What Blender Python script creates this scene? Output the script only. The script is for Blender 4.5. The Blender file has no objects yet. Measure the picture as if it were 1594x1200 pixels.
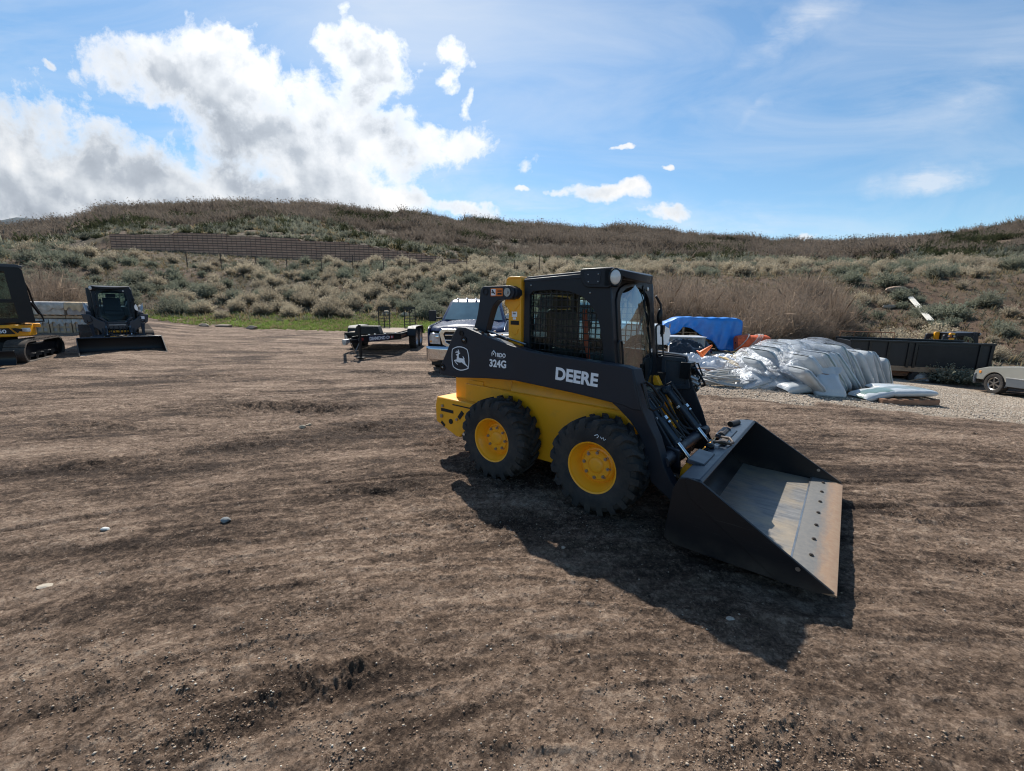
import bpy, math, random
import numpy as np
from mathutils import Vector, Matrix
random.seed(7)
S = bpy.context.scene
COL = S.collection
R = math.radians
# ---------------------------------------------------------------- camera calibration
F, PIT, ROLL, HC = 646.824, R(10.602), R(0.794), 1.666
FW = Vector((0, math.cos(PIT), -math.sin(PIT))); UP0 = Vector((0, math.sin(PIT), math.cos(PIT))); RT0 = Vector((1, 0, 0))
RT = RT0*math.cos(ROLL)+UP0*math.sin(ROLL); UPV = UP0*math.cos(ROLL)-RT0*math.sin(ROLL)
CAM = Vector((0, 0, HC))
def ray(px, py):
    return FW + RT*((px-797)/F) - UPV*((py-600)/F)
def zof(px, py, Y):                 # height of the point seen at (px,py) when it stands Y metres ahead
    d = ray(px, py); return HC + d.z/d.y*Y
# ---------------------------------------------------------------- numpy gradient noise
_rs = np.random.RandomState(3)
_perm = np.tile(_rs.permutation(256), 3)
_g2 = np.stack([np.cos(np.arange(256)*2.399), np.sin(np.arange(256)*2.399)], 1)
def pn(x, y, seed=0):
    x = np.asarray(x, float)+seed*17.31; y = np.asarray(y, float)+seed*9.77
    xi = np.floor(x).astype(int); yi = np.floor(y).astype(int); xf = x-xi; yf = y-yi
    xi &= 255; yi &= 255
    def g(a, b, dx, dy):
        h = _perm[_perm[(xi+a) & 255]+((yi+b) & 255)] & 255
        return _g2[h, 0]*dx+_g2[h, 1]*dy
    u = xf*xf*xf*(xf*(xf*6-15)+10); v = yf*yf*yf*(yf*(yf*6-15)+10)
    a = g(0, 0, xf, yf); b = g(1, 0, xf-1, yf); c = g(0, 1, xf, yf-1); d = g(1, 1, xf-1, yf-1)
    return 1.5*((a*(1-u)+b*u)*(1-v)+(c*(1-u)+d*u)*v)
def fbm(x, y, o=4, seed=0, gain=.5):
    r = 0; a = 1; f = 1
    for i in range(o):
        r = r+a*pn(np.asarray(x)*f, np.asarray(y)*f, seed+i*3); a *= gain; f *= 2.03
    return r
def ss(a, b, x):
    t = np.clip((np.asarray(x, float)-a)/(b-a), 0, 1); return t*t*(3-2*t)
# ---------------------------------------------------------------- tags and objects
def tag(o, label=None, cat=None, group=None, kind=None):
    if label: o['label'] = label
    if cat: o['category'] = cat
    if group: o['group'] = group
    if kind: o['kind'] = kind
    return o
def empty(name, loc=(0, 0, 0), rz=0, parent=None):
    o = bpy.data.objects.new(name, None); COL.objects.link(o); o.empty_display_size = .2
    o.location = loc; o.rotation_euler = (0, 0, rz); o.parent = parent
    return o
def thing(name, label, cat, loc=(0, 0, 0), rz=0, group=None):
    return tag(empty(name, loc, rz), label, cat, group)
def copy_tree(o, parent=None):
    c = o.copy(); COL.objects.link(c); c.parent = parent
    for ch in list(o.children): copy_tree(ch, c)
    return c
def mkobj(name, me, mat=None, parent=None, smooth=35, bevel=0, seg=2):
    if mat is not None:
        me.materials.clear()
        for m in (mat if isinstance(mat, (list, tuple)) else [mat]): me.materials.append(m)
    if smooth:
        me.polygons.foreach_set('use_smooth', [True]*len(me.polygons))
        if smooth < 180: me.set_sharp_from_angle(angle=R(smooth))
    o = bpy.data.objects.new(name, me); COL.objects.link(o); o.parent = parent
    if bevel:
        b = o.modifiers.new('b', 'BEVEL'); b.width = bevel; b.segments = seg; b.limit_method = 'ANGLE'; b.angle_limit = R(40)
        b.harden_normals = False
    return o
class MB:
    def __init__(s): s.v = []; s.f = []; s.m = []
    def add(s, vs, fs, mi=0):
        n = len(s.v); s.v += [tuple(v) for v in vs]; s.f += [tuple(i+n for i in f) for f in fs]; s.m += [mi]*len(fs); return s
    def box(s, c, d, rot=None, mi=0):
        hx, hy, hz = d[0]/2, d[1]/2, d[2]/2
        vs = [Vector((x, y, z)) for x in (-hx, hx) for y in (-hy, hy) for z in (-hz, hz)]
        if rot is not None:
            M = rot if isinstance(rot, Matrix) else Matrix.Rotation(rot[2], 3, 'Z') @ Matrix.Rotation(rot[1], 3, 'Y') @ Matrix.Rotation(rot[0], 3, 'X')
            vs = [M @ v for v in vs]
        c = Vector(c)
        return s.add([v+c for v in vs], [(0, 1, 3, 2), (4, 6, 7, 5), (0, 4, 5, 1), (2, 3, 7, 6), (0, 2, 6, 4), (1, 5, 7, 3)], mi)
    def bb(s, a, b, mi=0):
        return s.box([(a[i]+b[i])/2 for i in range(3)], [abs(b[i]-a[i]) for i in range(3)], mi=mi)
    def prism(s, poly, ax, a, b, mi=0):      # poly in the plane across axis ax (0:YZ 1:XZ 2:XY)
        def P(p, t):
            return {0: (t, p[0], p[1]), 1: (p[0], t, p[1]), 2: (p[0], p[1], t)}[ax]
        n = len(poly)
        ar = sum(poly[i][0]*poly[(i+1) % n][1]-poly[(i+1) % n][0]*poly[i][1] for i in range(n))
        q = list(poly) if ar > 0 else list(poly)[::-1]
        lo, hi = min(a, b), max(a, b)
        vs = [P(p, lo) for p in q]+[P(p, hi) for p in q]
        fs = [tuple(range(n))[::-1], tuple(range(n, 2*n))]+[(i, (i+1) % n, n+(i+1) % n, n+i) for i in range(n)]
        if ax == 1: fs = [f[::-1] for f in fs]
        return s.add(vs, fs, mi)
    def strip(s, poly, ax, a, b, th, mi=0):  # open polyline thickened and extruded
        n = len(poly); nr = []
        for i in range(n):
            p, q = Vector(poly[max(i-1, 0)]), Vector(poly[min(i+1, n-1)]); d = (q-p).normalized(); nr.append(Vector((-d.y, d.x)))
        out = [Vector(poly[i])+nr[i]*th for i in range(n)]
        return s.prism([tuple(p) for p in poly]+[tuple(p) for p in out[::-1]], ax, a, b, mi)
    def tube(s, pts, r, n=8, closed=False, mi=0, flat=1):
        pts = [Vector(p) for p in pts]; k = len(pts); rr = r if isinstance(r, (list, tuple)) else [r]*k
        u = None; base = len(s.v); vs = []; fs = []
        for i, p in enumerate(pts):
            if closed: t = (pts[(i+1) % k]-pts[i-1]).normalized()
            else: t = (pts[min(i+1, k-1)]-pts[max(i-1, 0)]).normalized()
            if u is None:
                u = t.cross(Vector((0, 0, 1)));
                if u.length < .1: u = t.cross(Vector((0, 1, 0)))
            u = (u-t*u.dot(t)).normalized(); w = t.cross(u)
            for j in range(n):
                a = 2*math.pi*j/n; vs.append(p+(u*math.cos(a)+w*math.sin(a)*flat)*rr[i])
        for i in range(k if closed else k-1):
            for j in range(n):
                a, b = i*n+j, i*n+(j+1) % n; c, d = ((i+1) % k)*n+(j+1) % n, ((i+1) % k)*n+j
                fs.append((a, b, c, d))
        if not closed: fs += [tuple(range(n))[::-1], tuple(range((k-1)*n, k*n))]
        return s.add(vs, fs, mi)
    def lathe(s, prof, c=(0, 0, 0), ax=1, n=40, mi=0, cap=False, M=None):  # prof: (h, r)
        vs = []; fs = []; k = len(prof)
        for h, r in prof:
            for j in range(n):
                a = 2*math.pi*j/n; x, y = r*math.cos(a), r*math.sin(a)
                v = Vector({0: (h, x, y), 1: (y, h, x), 2: (x, y, h)}[ax])
                if M is not None: v = M @ v
                vs.append(v+Vector(c))
        for i in range(k-1):
            for j in range(n):
                fs.append((i*n+j, i*n+(j+1) % n, (i+1)*n+(j+1) % n, (i+1)*n+j))
        if cap: fs += [tuple(range(n))[::-1], tuple(range((k-1)*n, k*n))]
        return s.add(vs, fs, mi)
    def cyl(s, a, b, r, n=16, mi=0, r2=None):
        return s.tube([a, b], [r, r if r2 is None else r2], n, mi=mi)
    def ell(s, c, d, n=14, m=9, M=None, mi=0, e=1.0):
        vs = []; fs = []
        for i in range(m+1):
            t = math.pi*i/m
            for j in range(n):
                a = 2*math.pi*j/n
                def P(q): return math.copysign(abs(q)**e, q)
                v = Vector((d[0]*P(math.sin(t))*P(math.cos(a)), d[1]*P(math.sin(t))*P(math.sin(a)), d[2]*P(math.cos(t))))
                if M is not None: v = M @ v
                vs.append(v+Vector(c))
        for i in range(m):
            for j in range(n): fs.append((i*n+j, (i+1)*n+j, (i+1)*n+(j+1) % n, i*n+(j+1) % n))
        return s.add(vs, fs, mi)
    def grid(s, P, nu, nv, mi=0):            # P(u,v) -> point
        vs = [P(i/nu, j/nv) for i in range(nu+1) for j in range(nv+1)]
        fs = [(i*(nv+1)+j, (i+1)*(nv+1)+j, (i+1)*(nv+1)+j+1, i*(nv+1)+j+1) for i in range(nu) for j in range(nv)]
        return s.add(vs, fs, mi)
    def mirror(s, ax=1):
        n = len(s.v); vs = [tuple(-c if i == ax else c for i, c in enumerate(v)) for v in s.v]
        return s.add(vs, [f[::-1] for f in s.f[:]])
    def build(s, name, mat, parent=None, bevel=0, smooth=35, seg=2, fixn=False):
        me = bpy.data.meshes.new(name); me.from_pydata(s.v, [], s.f)
        if isinstance(mat, (list, tuple)): me.polygons.foreach_set('material_index', s.m)
        me.update()
        if fixn:
            import bmesh
            b = bmesh.new(); b.from_mesh(me); bmesh.ops.recalc_face_normals(b, faces=b.faces); b.to_mesh(me); b.free()
        ob = mkobj(name, me, None, parent, smooth, bevel, seg)
        for m in (mat if isinstance(mat, (list, tuple)) else [mat]): me.materials.append(m)
        return ob
def rounded(poly, r, n=4):
    """round the corners of a 2-D polygon"""
    out = []; k = len(poly)
    for i in range(k):
        p, a, b = Vector(poly[i]), Vector(poly[i-1]), Vector(poly[(i+1) % k])
        rr = min(r, (a-p).length*.45, (b-p).length*.45)
        s_, e_ = p+(a-p).normalized()*rr, p+(b-p).normalized()*rr
        for j in range(n+1):
            t = j/n; q = s_*(1-t)**2+p*2*t*(1-t)+e_*t*t; out.append((q.x, q.y))
    return out
def plate(name, loops, ax, a, b, mat, parent=None, bevel=0.0):
    """a flat plate with holes: the first loop is the outline"""
    cu = bpy.data.curves.new(name, 'CURVE'); cu.dimensions = '2D'; cu.fill_mode = 'BOTH'
    cu.extrude = max(abs(b-a)/2-bevel, .0005); cu.bevel_depth = bevel; cu.bevel_resolution = 1
    for lp in loops:
        sp = cu.splines.new('POLY'); sp.points.add(len(lp)-1); sp.use_cyclic_u = True
        for i, p in enumerate(lp): sp.points[i].co = (p[0], p[1], 0, 1)
    t = bpy.data.objects.new('t', cu); me = bpy.data.meshes.new_from_object(t); bpy.data.objects.remove(t); bpy.data.curves.remove(cu)
    m = (a+b)/2
    M = {0: Matrix(((0, 0, 1, m), (1, 0, 0, 0), (0, 1, 0, 0), (0, 0, 0, 1))), 1: Matrix(((1, 0, 0, 0), (0, 0, -1, m), (0, 1, 0, 0), (0, 0, 0, 1))), 2: Matrix.Translation((0, 0, m))}[ax]
    me.transform(M); me.name = name
    return mkobj(name, me, mat, parent, 35)
def text(name, s, size, M, mat, parent=None, off=0.0, ext=.0015, sx=1, sp=1.0, align='LEFT'):
    cu = bpy.data.curves.new(name, 'FONT'); cu.body = s; cu.size = size; cu.extrude = ext; cu.offset = off; cu.space_character = sp; cu.align_x = align
    t = bpy.data.objects.new('t', cu); me = bpy.data.meshes.new_from_object(t); bpy.data.objects.remove(t); bpy.data.curves.remove(cu)
    me.transform(M @ Matrix.Diagonal((sx, 1, 1, 1))); me.name = name
    return mkobj(name, me, mat, parent, 0)
# ---------------------------------------------------------------- materials
class NT:
    def __init__(s, name):
        s.mat = bpy.data.materials.new(name); s.mat.use_nodes = True; s.t = s.mat.node_tree; s.n = s.t.nodes
        s.n.clear(); s.out = s.n.new('ShaderNodeOutputMaterial')
    def node(s, ty, **k):
        nd = s.n.new(ty)
        for a, b in k.items():
            if a == 'ins':
                for i, v in b.items():
                    if hasattr(v, 'is_output') or isinstance(v, bpy.types.NodeSocket): s.t.links.new(v, nd.inputs[i])
                    else: nd.inputs[i].default_value = v
            else: setattr(nd, a, b)
        return nd
    def math(s, op, a, b=0.0, c=0.0, clamp=False):
        nd = s.node('ShaderNodeMath', operation=op, use_clamp=clamp, ins={0: a, 1: b, 2: c}); return nd.outputs[0]
    def vmath(s, op, a, b=(0, 0, 0)):
        nd = s.node('ShaderNodeVectorMath', operation=op, ins={0: a, 1: b}); return nd.outputs['Value' if op in ('LENGTH', 'DOT_PRODUCT') else 'Vector']
    def noise(s, vec, scale, detail=4, rough=.55, dist=0.0):
        nd = s.node('ShaderNodeTexNoise', ins={'Vector': vec, 'Scale': scale, 'Detail': detail, 'Roughness': rough, 'Distortion': dist}); return nd.outputs[0]
    def ramp(s, fac, stops):
        nd = s.node('ShaderNodeValToRGB', ins={0: fac}); cr = nd.color_ramp
        while len(cr.elements) < len(stops): cr.elements.new(.5)
        for e, (p, c) in zip(cr.elements, stops):
            e.position = p; e.color = (c, c, c, 1) if isinstance(c, (int, float)) else (*c, 1)
        return nd.outputs[0]
    def mix(s, fac, a, b, mode='MIX'):
        nd = s.node('ShaderNodeMix', data_type='RGBA', blend_type=mode)
        for i, v in ((0, fac), (6, a), (7, b)):
            if isinstance(v, bpy.types.NodeSocket): s.t.links.new(v, nd.inputs[i])
            else: nd.inputs[i].default_value = (*v, 1) if isinstance(v, tuple) and len(v) == 3 else v
        return nd.outputs[2]
    def attr(s, name): return s.node('ShaderNodeAttribute', attribute_name=name).outputs['Fac']
    def obj(s): return s.node('ShaderNodeTexCoord').outputs['Object']
    def pos(s): return s.node('ShaderNodeNewGeometry').outputs['Position']
    def bump(s, h, st=.3, d=.01, n=None):
        k = {'Strength': st, 'Distance': d, 'Height': h}
        if n is not None: k['Normal'] = n
        return s.node('ShaderNodeBump', ins=k).outputs[0]
    def done(s, sh): s.t.links.new(sh, s.out.inputs[0]); return s.mat
    def pbr(s, col, rough=.5, metal=0, normal=None, spec=.5, coat=0, extra=None):
        k = {'Base Color': (*col, 1) if isinstance(col, tuple) else col, 'Roughness': rough, 'Metallic': metal, 'Specular IOR Level': spec, 'Coat Weight': coat}
        if coat: k['Coat Roughness'] = .08
        if normal is not None: k['Normal'] = normal
        if extra: k.update(extra)
        return s.node('ShaderNodeBsdfPrincipled', ins=k).outputs[0]
def pm(name, col, rough=.5, metal=0, var=.15, vs=3.0, bump=0, bs=40, spec=.5, coat=0, dust=0, dcol=(.22, .16, .11)):
    t = NT(name); o = t.obj()
    n = t.noise(o, vs, 5, .6)
    c = t.mix(t.ramp(n, [(.3, 0), (.7, 1)]), tuple(x*(1-var) for x in col), tuple(min(1, x*(1+var)) for x in col))
    rg = t.math('MULTIPLY_ADD', t.noise(o, vs*4, 4), .25, rough-.12)
    if dust:
        d = t.ramp(t.noise(o, vs*2.3, 8, .7), [(.62-.25*dust, 0), (.8, 1)]); d = t.math('MULTIPLY', d, dust)
        c = t.mix(d, c, dcol); rg = t.math('ADD', rg, t.math('MULTIPLY', d, .4), clamp=True)
    nm = t.bump(t.noise(o, bs, 4), bump, .004) if bump else None
    return t.done(t.pbr(c, rg, metal, nm, spec, coat))
# ---------------------------------------------------------------- camera, sun and sky
cd = bpy.data.cameras.new('camera'); cam = bpy.data.objects.new('camera', cd); COL.objects.link(cam); S.camera = cam
cd.sensor_fit = 'HORIZONTAL'; cd.sensor_width = 36; cd.lens = F/1594*36; cd.clip_start = .05; cd.clip_end = 6000
cam.matrix_world = Matrix((( RT.x, UPV.x, -FW.x, 0), (RT.y, UPV.y, -FW.y, 0), (RT.z, UPV.z, -FW.z, HC), (0, 0, 0, 1)))
YAW = R(-38.675); LX, LY = .332, 4.503
_s = Vector((-.752, .550, 1)).normalized()
SUN = Vector((math.cos(YAW)*_s.x-math.sin(YAW)*_s.y, math.sin(YAW)*_s.x+math.cos(YAW)*_s.y, _s.z))
sl = bpy.data.lights.new('sun', 'SUN'); sl.energy = 3.15; sl.angle = R(.5); sl.color = (1, .955, .88)
so = bpy.data.objects.new('sun', sl); COL.objects.link(so); so.rotation_euler = SUN.to_track_quat('Z', 'Y').to_euler()
w = bpy.data.worlds.new('World'); S.world = w; w.use_nodes = True
W = NT.__new__(NT); W.t = w.node_tree; W.n = W.t.nodes; W.n.clear()
wo = W.n.new('ShaderNodeOutputWorld')
sky = W.node('ShaderNodeTexSky', sky_type='NISHITA', sun_disc=False, sun_elevation=math.asin(SUN.z), sun_rotation=math.atan2(SUN.x, SUN.y), altitude=2000, air_density=1.0, dust_density=.6, ozone_density=2.0)
D = W.node('ShaderNodeTexCoord').outputs['Generated']
sx = W.node('ShaderNodeSeparateXYZ', ins={0: D}); yy = W.math('MAXIMUM', sx.outputs[1], .02)
uv = W.node('ShaderNodeCombineXYZ', ins={0: W.math('DIVIDE', sx.outputs[0], yy), 1: W.math('DIVIDE', sx.outputs[2], yy), 2: 0.0}).outputs[0]
def UV(px, py):
    d = ray(px, py); return d.x/d.y, d.z/d.y
front = W.math('SMOOTH_MIN', W.math('MULTIPLY', W.math('SUBTRACT', sx.outputs[1], .03), 12.0, clamp=True), 1.0, .01)
# domain warp keeps the outlines billowy
wn = W.node('ShaderNodeTexNoise', ins={'Vector': uv, 'Scale': 4.5, 'Detail': 5.0, 'Roughness': .6}).outputs['Color']
wv = W.vmath('MULTIPLY', W.vmath('SUBTRACT', wn, (.5, .5, .5)), (.22, .16, 0))
p = W.vmath('ADD', uv, wv)
def blobs(lst, gain=1.0):
    tot = None
    for (px, py, rx, ry, ang, wt) in lst:
        u, v = UV(px, py); a = R(ang)
        q = W.vmath('SUBTRACT', p, (u, v, 0))
        rt = W.node('ShaderNodeMapping', vector_type='TEXTURE', ins={'Vector': q, 'Rotation': (0, 0, a), 'Scale': (rx/F, ry/F, 1)}).outputs[0]
        g = W.math('MULTIPLY', W.math('SUBTRACT', 1.0, W.math('POWER', W.vmath('LENGTH', rt), 1.6)), wt)
        g = W.math('MAXIMUM', g, -.6)
        tot = g if tot is None else W.math('SMOOTH_MAX', tot, g, .18)
    return tot
cum = blobs([(-20,275,215,145,0,1.1),(190,290,220,95,-6,1.1),(350,320,260,75,-8,1.05),(500,300,140,70,-25,1),(235,105,110,52,-6,1),(365,130,125,80,-15,1.05),(430,215,170,80,-28,1.05),(350,50,36,20,0,.75),
  (562,82,86,46,-12,1),(555,135,62,70,20,.85),(560,215,125,75,-30,.95),(645,232,62,40,-30,.65),(620,318,95,20,-9,.9),(700,331,85,13,-8,.75),(705,88,27,22,0,.6),(546,20,10,15,0,.30),
  (940,303,62,20,0,.95),(880,302,40,7,0,.5),(815,297,12,7,0,.55),(1251,370,27,7,0,.8),(725,225,58,26,28,.62),(1030,335,40,10,10,.4),(690,130,18,12,30,.42),(720,165,16,9,60,.38),(953,233,18,5,10,.5),(1033,260,13,5,0,.5),(830,250,30,12,25,.33),(76,92,14,5,-30,.5)])
nz = W.noise(uv, 6.5, 9, .64, .3); nzf = W.noise(uv, 19, 7, .68, .2)
den = W.math('ADD', cum, W.math('MULTIPLY_ADD', nz, 2.3, -1.20)); den = W.math('ADD', den, W.math('MULTIPLY_ADD', nzf, 1.0, -.50))
mask = W.ramp(den, [(0.0, 0), (.10, .22), (.32, .72), (.60, 1)])
mask = W.math('MULTIPLY', mask, front)
# relief: density towards the sun minus here
us = Vector((SUN.x/SUN.y, SUN.z/SUN.y, 0))
def cdens(off):
    q = W.vmath('ADD', uv, off); return W.math('ADD', W.math('MULTIPLY', W.noise(q, 8.0, 6, .55, .15), .75), W.math('MULTIPLY', W.noise(q, 3.6, 3, .5), 1.3))
dl = (us-Vector((*UV(350, 230), 0))).normalized()*.040
rel = W.math('SUBTRACT', cdens((0, 0, 0)), cdens(tuple(dl)))
core = W.ramp(den, [(.10, 0), (.85, 1)])
low = W.math('MULTIPLY', W.ramp(sx.outputs[2], [(.16, 1), (.44, 0)]), W.ramp(W.math('MULTIPLY_ADD', sx.outputs[0], -.5, .5), [(.55, 0), (.72, 1)]))
lit = W.math('ADD', W.math('MULTIPLY_ADD', core, -.36, 1.10), W.math('MULTIPLY', rel, W.math('MULTIPLY_ADD', core, 1.3, .1)))
lit = W.math('SUBTRACT', lit, W.math('MULTIPLY', low, .16))
ccol = W.ramp(lit, [(.22, (.34, .385, .45)), (.55, (.50, .55, .62)), (.80, (.78, .82, .87)), (1.0, (1.0, 1.0, 1.0))])
# thin high veil, streaked along the wind
mv = W.node('ShaderNodeMapping', ins={'Vector': uv, 'Rotation': (0, 0, R(-28)), 'Scale': (1.0, 3.6, 1)}).outputs[0]
ci = W.math('MULTIPLY', W.ramp(W.noise(mv, 1.7, 8, .58, .9), [(.42, 0), (.75, 1)]), .55)
def soft(px, py, rx, ry, ang, wt):
    u, v = UV(px, py); q = W.vmath('SUBTRACT', p, (u, v, 0))
    rt = W.node('ShaderNodeMapping', vector_type='TEXTURE', ins={'Vector': q, 'Rotation': (0, 0, R(ang)), 'Scale': (rx/F, ry/F, 1)}).outputs[0]
    return W.math('MULTIPLY', W.math('POWER', W.math('SUBTRACT', 1.0, W.vmath('LENGTH', rt), clamp=True), 1.2), wt)
wisp = soft(1235, 45, 150, 30, 30, 1.0)
for a in ((1440, 283, 95, 26, 12, 1.9), (1180, 350, 260, 40, 0, .5), (960, 330, 200, 50, 0, .55), (1180, 180, 40, 14, 50, .5), (700, 330, 230, 60, 0, .6), (1500, 130, 200, 60, 20, .5), (715, 250, 110, 50, 20, .8), (820, 330, 110, 40, 0, .5)):
    wisp = W.math('ADD', wisp, soft(*a))
wisp = W.math('MULTIPLY', wisp, W.ramp(W.noise(mv, 5.5, 9, .66, .5), [(.30, 0), (.68, 1)]))
veil = W.math('MULTIPLY', W.math('ADD', ci, wisp, clamp=True), front)
# bright veil around the sun
sd = W.vmath('DOT_PRODUCT', D, tuple(SUN)); glow = W.math('POWER', W.math('MAXIMUM', sd, 0.0), 9.0)
SKY_S, CL = .080, .46
base = W.node('ShaderNodeHueSaturation', ins={'Saturation': 1.08, 'Value': 1.0, 'Color': sky.outputs[0]}).outputs[0]
hor = W.ramp(sx.outputs[2], [(.05, .80), (.45, 1.0)])      # the air near this horizon is clear: the model sky is too bright there
base = W.vmath('MULTIPLY', base, W.node('ShaderNodeCombineXYZ', ins={0: W.math('MULTIPLY', hor, SKY_S*.98), 1: W.math('MULTIPLY', hor, SKY_S*1.05), 2: W.math('MULTIPLY', hor, SKY_S*.95)}).outputs[0])
c1 = W.mix(W.math('MULTIPLY', veil, .62), base, (CL*.88, CL*.92, CL*.98))
c1 = W.mix(W.math('MULTIPLY', W.math('POWER', glow, 2.6), .9, clamp=True), c1, (CL*.95, CL*.98, CL*1.0))
cb = W.vmath('MULTIPLY', ccol, (CL, CL, CL)); cb = W.vmath('MULTIPLY', cb, W.node('ShaderNodeCombineXYZ', ins={0: W.math('MULTIPLY_ADD', glow, .5, .98), 1: W.math('MULTIPLY_ADD', glow, .5, .98), 2: W.math('MULTIPLY_ADD', glow, .5, .98)}).outputs[0])
c2 = W.mix(mask, c1, cb)
bg = W.node('ShaderNodeBackground', ins={0: c2, 1: 1.0}); W.t.links.new(bg.outputs[0], wo.inputs[0])
w.cycles.sampling_method = 'MANUAL'; w.cycles.sample_map_resolution = 512
S.view_settings.view_transform = 'Standard'; S.view_settings.look = 'None'; S.view_settings.gamma = 1; S.view_settings.exposure = 1.10
S.cycles.use_denoising = True; S.cycles.filter_width = 1.15; S.cycles.max_bounces = 5; S.cycles.transparent_max_bounces = 10; S.cycles.transmission_bounces = 4
# ---------------------------------------------------------------- terrain: one sheet out to the hills
# each section: heights along one bearing, from the yard over the bank and the terrace to the brushy hill
SEC = {
 -300:[(8,0.),(16,.2),(19,.5),(26,3.),(35,6.),(44,6.6),(48,7.2),(58,9.),(85,13.),(125,20.),(200,12.)],
 0:   [(10,0.),(20,.25),(23,.7),(30,448),(39,402),(47,396),(51,391),(62,386),(88,376),(132,366),(200,-8)],
 100: [(11,0.),(24,.4),(27,.8),(33,450),(41,405),(50,394),(55,388),(66,380),(95,367),(136,355),(210,-8)],
 190: [(11,0.),(26,493),(28.5,490),(35,452),(42,413),(56,389),(58.8,367),(72,358),(100,346),(140,334),(215,-9)],
 300: [(12,0.),(26,505),(29,493),(35,456),(42,420),(56,395),(58.8,366),(73,355),(103,338),(145,322),(220,-10)],
 400: [(13,0.),(25,512),(29,496),(35,460),(42,426),(56,402),(58.8,368),(75,353),(105,336),(150,320),(225,-10)],
 560: [(14,0.),(25,516),(31,498),(37,463),(44,431),(57,409),(59.4,380),(75,368),(110,346),(150,329),(225,-10)],
 720: [(14,0.),(24,519),(30,501),(37,466),(44,429),(58,412),(59.4,406),(78,388),(110,362),(150,344),(230,-8)],
 800: [(14,0.),(23,520),(28,507),(35,469),(43,430),(58,414),(63,410),(80,396),(115,371),(155,352),(230,-8)],
 1000:[(12,0.),(20,533),(24,522),(31,478),(41,430),(58,415),(64,409),(85,396),(120,377),(165,361),(240,-8)],
 1200:[(8,-.02),(17,-.1),(21,543),(29,486),(39,430),(55,416),(64,409),(90,399),(125,387),(170,380),(240,-8)],
 1400:[(6.5,0.),(17,-.95),(21,562),(27,497),(36,430),(52,415),(62,409),(90,397),(125,385),(170,375),(240,-8)],
 1594:[(5.5,0.),(14,-.98),(18,572),(24,502),(33,427),(48,412),(60,401),(85,386),(120,364),(150,344),(230,-8)],
 1900:[(5.0,0.),(12,-1.),(16,-.6),(22,2.2),(31,5.5),(45,6.5),(58,10),(80,18),(112,32),(140,44),(230,-8)],
}
_az = []; _Rk = []; _Zk = []
for px in sorted(SEC):
    d = ray(px, 480); th = math.atan2(d.x, d.y); k = math.hypot(d.x, d.y)/d.y
    rr = [0]; zz = [0]
    for Y, v in SEC[px]:
        z = zof(px, v, Y) if v > 100 else v
        if v <= -7: z = zz[-1]+v*1.3
        rr.append(Y*k); zz.append(z)
    rr.append(520); zz.append(-4)
    _az.append(th); _Rk.append(rr); _Zk.append(zz)
_az = np.array(_az); _Rk = np.array(_Rk); _Zk = np.array(_Zk)
def Hbase(x, y):
    x = np.asarray(x, float); y = np.asarray(y, float)
    th = np.arctan2(x, y); r = np.hypot(x, y)
    K = _Rk.shape[1]
    Rq = [np.interp(th, _az, _Rk[:, k]) for k in range(K)]; Zq = [np.interp(th, _az, _Zk[:, k]) for k in range(K)]
    z = np.full(r.shape, 0.) + Zq[-1]
    for k in range(K-2, -1, -1):
        t = np.clip((r-Rq[k])/(Rq[k+1]-Rq[k]), 0, 1); tt = t*.6+t*t*(3-2*t)*.4
        z = np.where(r < Rq[k+1], Zq[k]+(Zq[k+1]-Zq[k])*tt, z)
    back = ss(1.9, 2.6, np.abs(th))
    return z*(1-back)
def bearing_r(x, y, k):                   # range of the k-th section feature along this bearing
    return np.interp(np.arctan2(x, y), _az, _Rk[:, k])
def flow(x, y):                           # (s, t): along and across the curved runs of the tyre tracks
    xc = np.clip(x, -9, 9); g = .15*xc-.0335*xc*xc; sl = .15-.067*xc
    t = (y-g)/np.sqrt(1+sl*sl)+.35*fbm(x*.12, y*.12, 2, 41); return x, t
SCARS = ((-3.9, 6.75, 1.05, .34, .12, .11), (-3.0, 6.45, .6, .24, .25, .10), (-4.5, 6.2, .5, .16, .0, .05), (-2.0, 5.55, .45, .20, .2, .06), (-5.7, 5.5, .8, .28, .1, .06), (-4.4, 4.1, .7, .20, .05, .05), (-3.2, 4.75, .5, .14, .3, .05), (-.85, 4.95, .35, .22, .3, .055), (-1.35, 3.55, .6, .10, .45, .04), (-1.0, 1.52, .42, .09, .60, .055), (-.72, 1.62, .20, .07, .7, .05), (-5.5, 3.0, .8, .12, .25, .04), (-7.0, 9.5, 1.6, .25, .2, .05), (-3.4, 10.5, 1.4, .2, -.1, .05), (1.9, 2.4, .3, .08, -.6, .03), (3.3, 4.3, .8, .10, -.2, .03))
def scar(x, y):
    m = 0
    for (cx, cy, L, W, a, am) in SCARS:
        dx = (x-cx)*math.cos(a)+(y-cy)*math.sin(a); dy = -(x-cx)*math.sin(a)+(y-cy)*math.cos(a); m = np.maximum(m, np.exp(-(dx/(L*1.15))**2-((dy+W*.4)/(W*1.5))**2))
    return m
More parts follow.
